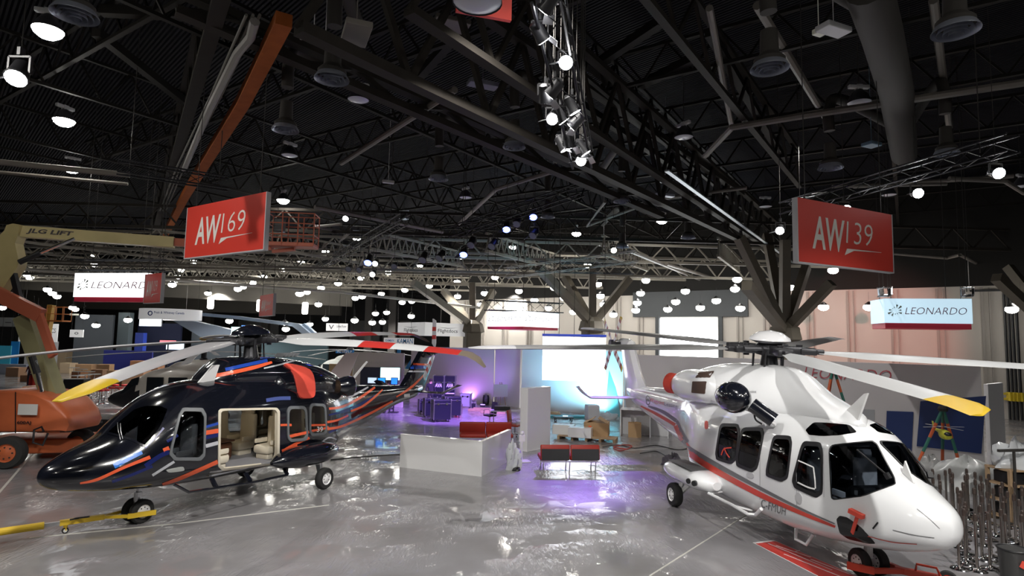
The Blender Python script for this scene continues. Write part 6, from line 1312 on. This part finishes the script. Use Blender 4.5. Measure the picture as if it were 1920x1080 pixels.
for k, z in enumerate((.12, .50, .88)): tag(MB().box((0, 0, .14), (.8, .5, .27), .1, bev=.02).box((0, -.26, .14), (.2, .03, .05), .1).build('black_case', M_blk, loc=p+UP*z), 'black case on the %s shelf of the wooden rack' % ('bottom', 'middle', 'upper')[k], 'case')
crumple(p+UP*1.245, .5, .32, .55, 'wrapped_bundle', 'plastic wrapped bundle on top of the wooden rack', 'wrapped bundle', M_film, 21); 
q_ = at(1908, 985); tag(MB().box((0, 0, 1.72), (.9, .06, .06), .2).cyl((0, 0, 0), (0, 0, 1.7), .03, n=8).box((0, 0, .02), (.4, .4, .04)).build('metal_stand', M_steel, loc=q_), 'dark T-shaped metal stand beside the wooden rack', 'stand')
p = at(1903, 1085); t = thing('waste_bin', 'dark bin with a red mark at the bottom right corner', 'bin', p); MB().lathe([(.2, 0), (.24, .5), (.25, .52)], n=20).build('bin_body', mat('bin_dark', (.05, .05, .05), .3), t, smooth=True); MB().torus((0, 0, .52), .24, .018).build('rim', M_blk, t); MB().box((0, -.235, .3), (.16, .02, .12), R=Matrix.Rotation(.5, 3, 'Y')).build('red_mark', M_redc, t)
# pipes on the right wall and yellow brackets
ps = []
for k, px in enumerate((1886, 1893, 1900, 1908)):
    d = ray(px, 650); kk = (wr0-Vector((0, 0, CH))).dot(wn)/d.dot(wn); p = d*kk; p = Vector((p.x, p.y, 0))+wn*.35; top = CH+(650-575)/F*p.y; ps.append(p)
    tag(MB().cyl(p+UP*.0, p+UP*7.6, .07, n=8).build('wall_pipe', M_blk), 'black vertical pipe on the right cream wall, %s of four' % ('first', 'second', 'third', 'fourth')[k], 'pipe')
tag(MB().bar(ps[0]+UP*7.6+wx*-1.6, ps[-1]+UP*7.6, .12, .12).build('wall_pipe', M_blk), 'black pipe running level along the top of the four vertical pipes', 'pipe')
mb = MB()
for z in (1.2, 1.5): mb.bar(ps[0]+UP*z-wx*.3+wn*.2, ps[-1]+UP*z+wx*.3+wn*.2, .2, .12)
for p in ps: mb.box(p+UP*1.35+wn*.25, (.16, .3, .5), 0)
tag(mb.build('valve_bracket', mat('bracket_yellow', (.6, .45, .03), .5)), 'yellow valve brackets on the black wall pipes', 'bracket')
# tripods with striped legs
def striped_leg(a, b, t, seg=6):
    mb = MB(); a, b = Vector(a), Vector(b)
    for i in range(seg): mb.cur = i % 2; mb.cyl(a.lerp(b, i/seg), a.lerp(b, (i+1)/seg), .045, n=8)
    mb.build('leg', [mat('leg_green', (.03, .16, .12), .5), mat('leg_orange', (.6, .12, .04), .5)], t)
p = at(1758, 906); D1 = p.y; apx = atd(1768, 766, D1-.3)-p; t = thing('hoist_tripod', 'tall tripod with green and orange striped legs before the large navy poster', 'tripod', p)
for q in (atd(1706, 885, D1), atd(1808, 878, D1-.1), atd(1766, 868, D1+1.0)): e = q-p; e.z = 0; striped_leg(apx, e, t, 5)
MB().lathe([(.12, -.08), (.14, 0), (.1, .08)], apx, 12).cyl(apx-UP*.5, apx, .01, n=4).build('apex_head', M_steel, t)
p2 = at(1560, 878); apx2 = atd(1562, 688, p2.y)-p2; t = thing('hoist_tripod', 'second striped tripod behind the white helicopter roof', 'tripod', p2)
for e in ((-.9, -.5, 0), (.9, -.4, 0), (0, .9, 0)): striped_leg(apx2, e, t, 8)
MB().lathe([(.12, -.08), (.14, 0), (.1, .08)], apx2, 12).build('apex_head', M_steel, t)
# small yellow helicopter model hung from the tripod
mp = apx+p-UP*.62; t = thing('model_helicopter', 'small yellow helicopter model hanging in the striped tripod', 'model', mp-UP*.1, -1.75, sc=.62)
mbm = hull([(.5, .03, -.18, -.1, -.14, 2, 2), (.42, .16, -.28, 0, -.14, 2, 2), (.2, .22, -.32, .12, -.12, 2.2, 2.2), (-.1, .2, -.3, .15, -.1, 2.2, 2.2), (-.4, .08, -.1, .12, 0, 2, 2), (-1.0, .04, .02, .1, .06, 2, 2)], 20, 20); mbm.build('fuselage', mat('model_yellow', (.5, .5, .04), .4), t, smooth=True)
MB().ball((.33, 0, -.05), (.2, .17, .12), 14, 8).build('canopy', M_blk, t, smooth=True); MB().cyl((0, 0, .12), (0, 0, .3), .02, n=6).build('mast', M_blk, t); MB().prism([(-.85, 0, .06), (-1.05, 0, .06), (-1.15, 0, .42), (-1.0, 0, .42)], (0, .02, 0)).build('tail_fin', mat('model_yellow', (.5, .5, .04), .4), t)
for k in range(4): a = k*PI/2+.3; MB().bar((0, 0, .28), (1.1*math.cos(a), 1.1*math.sin(a), .26), .07, .01).build('rotor_blade', M_blg, t)
MB().cyl((0, 0, .28), (0, 0, .64), .006, n=4).build('sling', M_steel, t)
# ------------------------------------------------------------------ third helicopter behind the black one
def small_heli(pos, hd, sc, label, bm_, nm, finm, tailm):
    t = thing('helicopter', label, 'helicopter', pos, hd, sc=sc)
    mb = hull([(4.0, .05, 1.0, 1.1, 1.05, 2, 2), (3.8, .3, .85, 1.3, 1.05, 2, 2), (3.2, .6, .65, 1.6, 1.1, 2, 2.2), (2.6, .75, .55, 2.1, 1.2, 2.2, 2.4), (2.0, .8, .5, 2.4, 1.3, 2.5, 2.6), (1.0, .82, .5, 2.55, 1.4, 2.6, 3), (-.6, .8, .5, 2.55, 1.4, 2.6, 3), (-1.6, .6, .65, 2.5, 1.5, 2.3, 2.4), (-2.6, .34, 1.05, 2.2, 1.6, 2, 2), (-4.5, .22, 1.4, 2.05, 1.7, 2, 2), (-6.3, .14, 1.7, 2.0, 1.85, 2, 2)], 28, 50)
    for i, f in enumerate(mb.f):
        cx = sum(mb.v[k][0] for k in f)/len(f); cz = sum(mb.v[k][2] for k in f)/len(f); mb.m[i] = 1 if cx > 2.35+.4*(cz-1.2) else 0
    mb.build('fuselage', [bm_, nm], t, smooth=True); hull([(1.6, .1, 2.3, 2.45, 2.4, 2, 2), (1.1, .4, 2.3, 2.75, 2.4, 2, 2), (0, .55, 2.3, 2.9, 2.4, 2.2, 2), (-1.2, .5, 2.2, 2.8, 2.4, 2.2, 2), (-2.4, .2, 2.1, 2.3, 2.2, 2, 2)], 24, 24).build('engine_cowling', bm_, t, smooth=True)
    for sg in (1, -1):
        for x0, x1, z0, z1 in ((1.35, 2.05, 1.35, 2.1), (.35, 1.15, 1.35, 2.1), (-.55, .15, 1.35, 2.05)): MB().box(((x0+x1)/2, sg*.79, (z0+z1)/2), (x1-x0, .08, z1-z0), bev=.03).build('cabin_window', mat('small_heli_glass', (.02, .025, .03), .08), t)
        MB().prism([(2.5, .62*sg, 1.35), (3.25, .48*sg, 1.35), (2.8, .5*sg, 1.98), (2.45, .6*sg, 2.1)], (0, .06*sg, 0)).build('windshield', mat('small_heli_glass', (.02, .025, .03), .08), t)
    MB().prism([(-5.4, -.05, 1.9), (-6.5, -.05, 1.9), (-7.0, -.05, 3.3), (-6.4, -.05, 3.3)], (0, .1, 0)).build('tail_fin', finm, t); MB().box((-5.2, 0, 1.85), (.7, 2.6, .06), bev=.02).build('tailplane', tailm, t)
    MB().lathe([(.3, -.35), (.12, -.2), (.12, .1), (.3, .14), (.2, .26)], (0, 0, 3.15), 16).build('rotor_mast', M_hubm, t, smooth=True)
    for k in range(4):
        b = blade_mesh(5.4, .3, [(0, 1.1, 0)], root=.3, droop=.35, pitch=.1).build('rotor_blade', M_blg, t, smooth=60); b.location = (0, 0, 3.25); b.rotation_euler = (0, 0, k*PI/2+.25)
    for x, y in ((2.4, 0), (-.8, .9), (-.8, -.9)): MB().cyl((x, y, .7), (x, y, .25), .05, n=8).build('gear_leg', M_alu, t); wheel(t, (x, y, .2), .2, .14, (0, 1, 0))
    return t
p = atd(350, 700, 27.5); small_heli((p.x+.75, p.y, 0), PI+.12, 1.0, 'cream helicopter with a dark nose standing behind the black helicopter', mat('heli_cream', (.8, .77, .7), .3, coat=.4), mat('heli_dark_nose', (.03, .03, .035), .3, coat=.5), mat('fin_pink_grey', (.5, .42, .42), .5), mat('tailplane_red', (.5, .1, .06), .5))
p = atd(668, 690, 44); small_heli((p.x-.5, p.y, 0), PI-.5, .95, 'blue and white rescue helicopter far behind the red-banded rotor blade', mat('heli_pale', (.6, .62, .58), .4), mat('heli_pale', (.6, .62, .58), .4), mat('heli_blue', (.03, .2, .5), .4), mat('heli_blue', (.03, .2, .5), .4))
flatsign(630, 664, 656, 662, 43, 'blue strip with white registration letters on the far rescue helicopter', mat('heli_blue', (.03, .2, .5), .4), [('N487LF', .1, .15, .8, .7, M_white)], hangz=True)
# large pale wings of aircraft beyond
def wing(pts, dep, th, label, m):
    P = [atd(x, y, dep) for x, y in pts]; return tag(MB().prism(P, (0, th, 0)).build('aircraft_wing', m), label, 'aircraft wing')
M_wing = mat('wing_pale_blue', (.42, .52, .66), .4)
wing([(340, 583), (440, 592), (560, 607), (600, 640), (585, 640), (548, 612), (440, 598), (350, 590)], 50, 1.0, 'long pale blue aircraft boom crossing behind the black rotor head', M_wing); wing([(322, 600), (345, 598), (432, 618), (460, 640), (390, 640)], 48, 1.0, 'broad pale blue aircraft wing root left of the black rotor head', M_wing)
wing([(570, 606), (600, 632), (590, 640), (562, 612)], 50.5, .6, 'pale blue drooping aircraft tail piece left of the small white banner', M_wing)
# ------------------------------------------------------------------ booths at left background
def booth_box(px0, px1, yt, yb, dth, label, m, name='booth_wall', cat='booth wall', emit=None):
    a = at(px0, yb); b = at(px1, yb); y = (a.y+b.y)/2; h = CH+(0)*1; top = atd((px0+px1)/2, yt, y).z
    return tag(MB().box(((a.x+b.x)/2, y, top/2), (abs(b.x-a.x), dth, top), 0, bev=.02).build(name, m), label, cat)
M_navy = mat('drape_navy', (.012, .02, .2), .8, bump=.3); M_bwall = mat('booth_wall_white', (.6, .6, .62), .6)
booth_box(182, 292, 657, 706, .2, 'navy blue drape wall behind the stools', M_navy, 'drape', 'drape'); booth_box(250, 269, 624, 700, .6, 'tall blue and white booth tower under the white ring sign', mat('tower_blue', (.02, .05, .35), .5), 'booth_tower', 'booth tower')
booth_box(216, 243, 586, 690, .8, 'pale blue sloping booth tower left of the white ring sign', mat('tower_pale', (.4, .5, .55), .5), 'booth_tower', 'booth tower'); booth_box(244, 345, 606, 690, .4, 'dark blue booth wall behind the ring sign', mat('booth_dark_navy', (.04, .05, .12), .6))
booth_box(125, 216, 590, 694, .3, 'dark grey booth wall behind the boxes at far left', mat('booth_slate', (.1, .115, .135), .7)); booth_box(345, 470, 622, 690, .4, 'pale blue grey booth wall behind the cream helicopter', mat('booth_bluegrey', (.3, .36, .42), .7)); booth_box(-20, 60, 682, 702, .5, 'low dark booth counter at the left edge', mat('booth_counter', (.2, .22, .28), .6))
booth_box(38, 110, 640, 700, .4, 'grey booth wall under the far left white header', mat('booth_grey', (.35, .36, .38), .7)); booth_box(480, 620, 640, 700, .4, 'teal grey booth wall beyond the black engine cowling', mat('booth_teal', (.04, .075, .09), .7))
def screen(px0, px1, y0, y1, dep, label, col, e, stand=True):
    A = atd(px0, y0, dep); B = atd(px1, y0, dep); h = (y1-y0)/F*dep; W = (B-A).length; c = Vector(((A.x+B.x)/2, A.y, A.z-h/2)); t = thing('display_screen', label, 'screen', c)
    MB().box((0, .04, 0), (W+.06, .06, h+.06)).build('bezel', M_blk, t); MB().box((0, 0, 0), (W, .02, h)).build('lit_face', mat('screen%d%d' % (px0, y0), col, .4, emit=e, ecol=col), t)
    if stand: MB().cyl((0, .05, -h/2), (0, .05, -c.z), .04, n=6).box((0, .05, -c.z+.02), (.5, .4, .04)).build('stand', M_blk, t)
    return t
screen(262, 303, 597, 611, 38, 'bright coloured screen under the white ring sign', (.8, .9, 1), 2.2, False); screen(434, 452, 613, 630, 40, 'white cyan part of the glowing screen beyond the rotor head', (.6, 1, .95), 2.2); screen(453, 473, 610, 628, 40, 'blue green part of the glowing screen beyond the rotor head', (.1, .3, .9), 1.6)
screen(131, 148, 588, 591, 60, 'thin lit panel at far left', (.7, .7, .6), .4, False); screen(312, 345, 644, 655, 38, 'lit white booth panel behind the rotor blade', (.7, .85, 1), 1.6); screen(300, 330, 638, 643, 37, 'thin pink lit strip in the blue booth', (1, .25, .3), 1.2)
# demo booth with screens behind the tailboom
part('booth_wall', 'pale demo booth wall behind the dark tailboom', atd(663, 700, 36), atd(757, 700, 35), 3.15, mat('partition_beige', (.55, .51, .47), .55)); ep = atd(707, 700, 34.6)
t = thing('booth_header_text', 'small grey lettering on the demo booth wall', 'lettering', atd(712, 681, 34.9)); lettering(MB(), 'LEONARDO SYSTEMS'[:8], Vector((-.6, -.2, 0)), Vector((1.2, 0, 0)), UP*.12, Vector((0, -1, 0)), .2).build('lettering', M_logop, t)
screen(677, 712, 689, 722, 34.2, 'large dark panel screen in the demo booth', (.01, .012, .03), .1); screen(714, 750, 689, 712, 34.3, 'large glowing pale cyan screen in the demo booth', (.65, 1, .98), 1.8); screen(690, 706, 708, 718, 33, 'small white monitor in the demo booth', (.6, .75, .9), 1.0)
screen(709, 722, 709, 720, 32.5, 'left small blue monitor in the demo booth', (.02, .25, 1), 1.6); screen(734, 745, 709, 720, 32.5, 'right small blue monitor in the demo booth', (.02, .2, .9), 1.4); screen(597, 648, 736, 748, 22, 'low glowing blue violet screen behind the helicopter engine', (.12, .12, .8), 1.0) if False else None
person(atd(729, 700, 32.2)*1 - UP*atd(729, 700, 32.2).z, 0, 1.75, 'person in dark clothes standing before the glowing cyan screen', (.02, .02, .04), (.02, .02, .03))
part('exhibit_wall', 'brown display wall left of the demo booth', atd(617, 700, 36), atd(661, 700, 36), 2.4, mat('panel_tan', (.45, .32, .16), .6))
# boxes, crates, carts at left
R = random.Random(12); M_cards = [mat('box_tan%d' % i, c, .8) for i, c in enumerate(((.5, .3, .16), (.42, .2, .1), (.55, .42, .28), (.35, .2, .12)))]
bx = [(118, 690, 1.2, .9, 1.9, 'tall brown crate stack behind the lift boom'), (128, 700, 1.1, .9, 1.0, 'orange brown crate right of the tall stack'), (178, 690, 1.6, .9, 1.5, 'pale cream wrapped crate before the navy drape'), (160, 706, 1.4, .8, 1.1, 'tan carton pile left of the stools'), (185, 716, .9, .7, 1.0, 'small tan carton beside the stools'), (275, 708, 2.6, 1, 1.5, 'wide wooden crate under the rotor blade'), (225, 722, 1.6, 1, 1.1, 'brown crate under the grey blade'), (255, 724, 1.6, 1, 1.2, 'dark brown crate beside the dark nose'), (196, 712, 1.0, .8, 1.3, 'brown carton tower near the white stools'), (52, 715, .8, .6, .5, 'low crate at the far left'), (30, 706, 1.3, .8, .8, 'grey pallet load at the left edge'), (148, 718, .8, .7, .9, 'brown box beside the lift boom')]
for x_, y_, w, d_, h_, lab in bx: tag(MB().box((0, 0, h_*.5), (w, d_, h_), R.uniform(-.2, .2), bev=.02).box((0, 0, h_*.5), (w*1.01, .08, h_*1.01), R.uniform(-.05, .05)).build('storage_crate', R.choice(M_cards), loc=at(x_, y_)), lab, 'crate')
for x_, y_ in ((94, 724), (62, 722), (70, 724)): tag(MB().lathe([(.18, 0), (.2, .1), (.2, .8), (.12, .95), (.05, 1.0)], n=14).build('red_cylinder', mat('cylinder_red', (.5, .03, .02), .4), loc=at(x_*.9, y_), smooth=True), 'red gas cylinder standing among the tables at far left', 'cylinder', 'red cylinders at far left')
def stool(p, red, label, group):
    t = thing('bar_stool', label, 'stool', p, group=group); MB().lathe([(.02, .72), (.18, .72), (.2, .76), (.19, .82), (.02, .84)], n=16).build('seat', mat('stool_red', (.6, .03, .03), .4) if red else M_white, t, smooth=True); MB().lathe([(.22, 0), (.22, .02), (.04, .05), (.03, .72)], n=14).build('pedestal', M_chrome, t, smooth=True); MB().torus((0, 0, .3), .15, .012, n=16, k=5).build('footrest', M_chrome, t); return freeze(t)
sr = stool(at(182, 745), True, 'red-seated chrome bar stool in the group beyond the grey rotor blade', 'red bar stools'); [copy_thing(sr, at(x_, y_)) for x_, y_ in ((190, 752), (200, 744), (208, 752), (215, 746), (172, 750), (222, 752), (232, 746), (196, 757), (186, 758), (176, 742), (228, 757))]
sw_ = stool(at(202, 728), False, 'white-topped bar stool among the glass tables', 'white bar stools'); [copy_thing(sw_, at(x_, y_)) for x_, y_ in ((216, 728), (147, 740), (156, 746), (163, 738), (140, 735), (243, 745), (246, 754))]
def glass_table(p, label, group):
    t = thing('glass_table', label, 'table', p, group=group); MB().lathe([(.02, 1.0), (.4, 1.0), (.4, 1.02), (.02, 1.02)], n=20).build('table_top', mat('table_top_pale', (.5, .52, .52), .15), t); MB().lathe([(.25, 0), (.25, .02), (.03, .05), (.03, 1.0)], n=14).build('pedestal', M_chrome, t, smooth=True); return freeze(t)
gt = glass_table(at(145, 722), 'tall round table in the group of tables left of the stools', 'tall round tables'); [copy_thing(gt, at(x_, y_)) for x_, y_ in ((143, 732), (152, 716), (165, 722), (175, 728), (137, 712), (158, 730))]
t = thing('road_case', 'grey-lidded black road case on the floor behind the black nose', 'road case', at(184, 812), .1); MB().box((0, 0, .33), (.95, .6, .5), bev=.02).build('case_body', M_blk, t); MB().box((0, 0, .64), (.98, .63, .12), bev=.02).build('case_lid', mat('lid_grey', (.3, .3, .3), .5), t); MB().box((-.25, -.31, .5), (.12, .03, .12)).box((.25, -.31, .5), (.12, .03, .12)).build('latch', M_chrome, t); [MB().cyl((sx*.4-.02, sy*.22, .05), (sx*.4+.02, sy*.22, .05), .05, n=10).build('castor', M_blk, t) for sx in (-1, 1) for sy in (-1, 1)]
t = thing('equipment_rack', 'tall black equipment rack behind the lift boom', 'rack', at(137, 806), .2); MB().box((0, 0, 1.05), (.75, .6, 2.1), bev=.02).build('rack_body', M_blk, t); MB().box((.12, -.31, .95), (.04, .02, 1.8)).box((.28, -.31, .95), (.03, .02, 1.8)).build('rack_rail', M_steel, t)
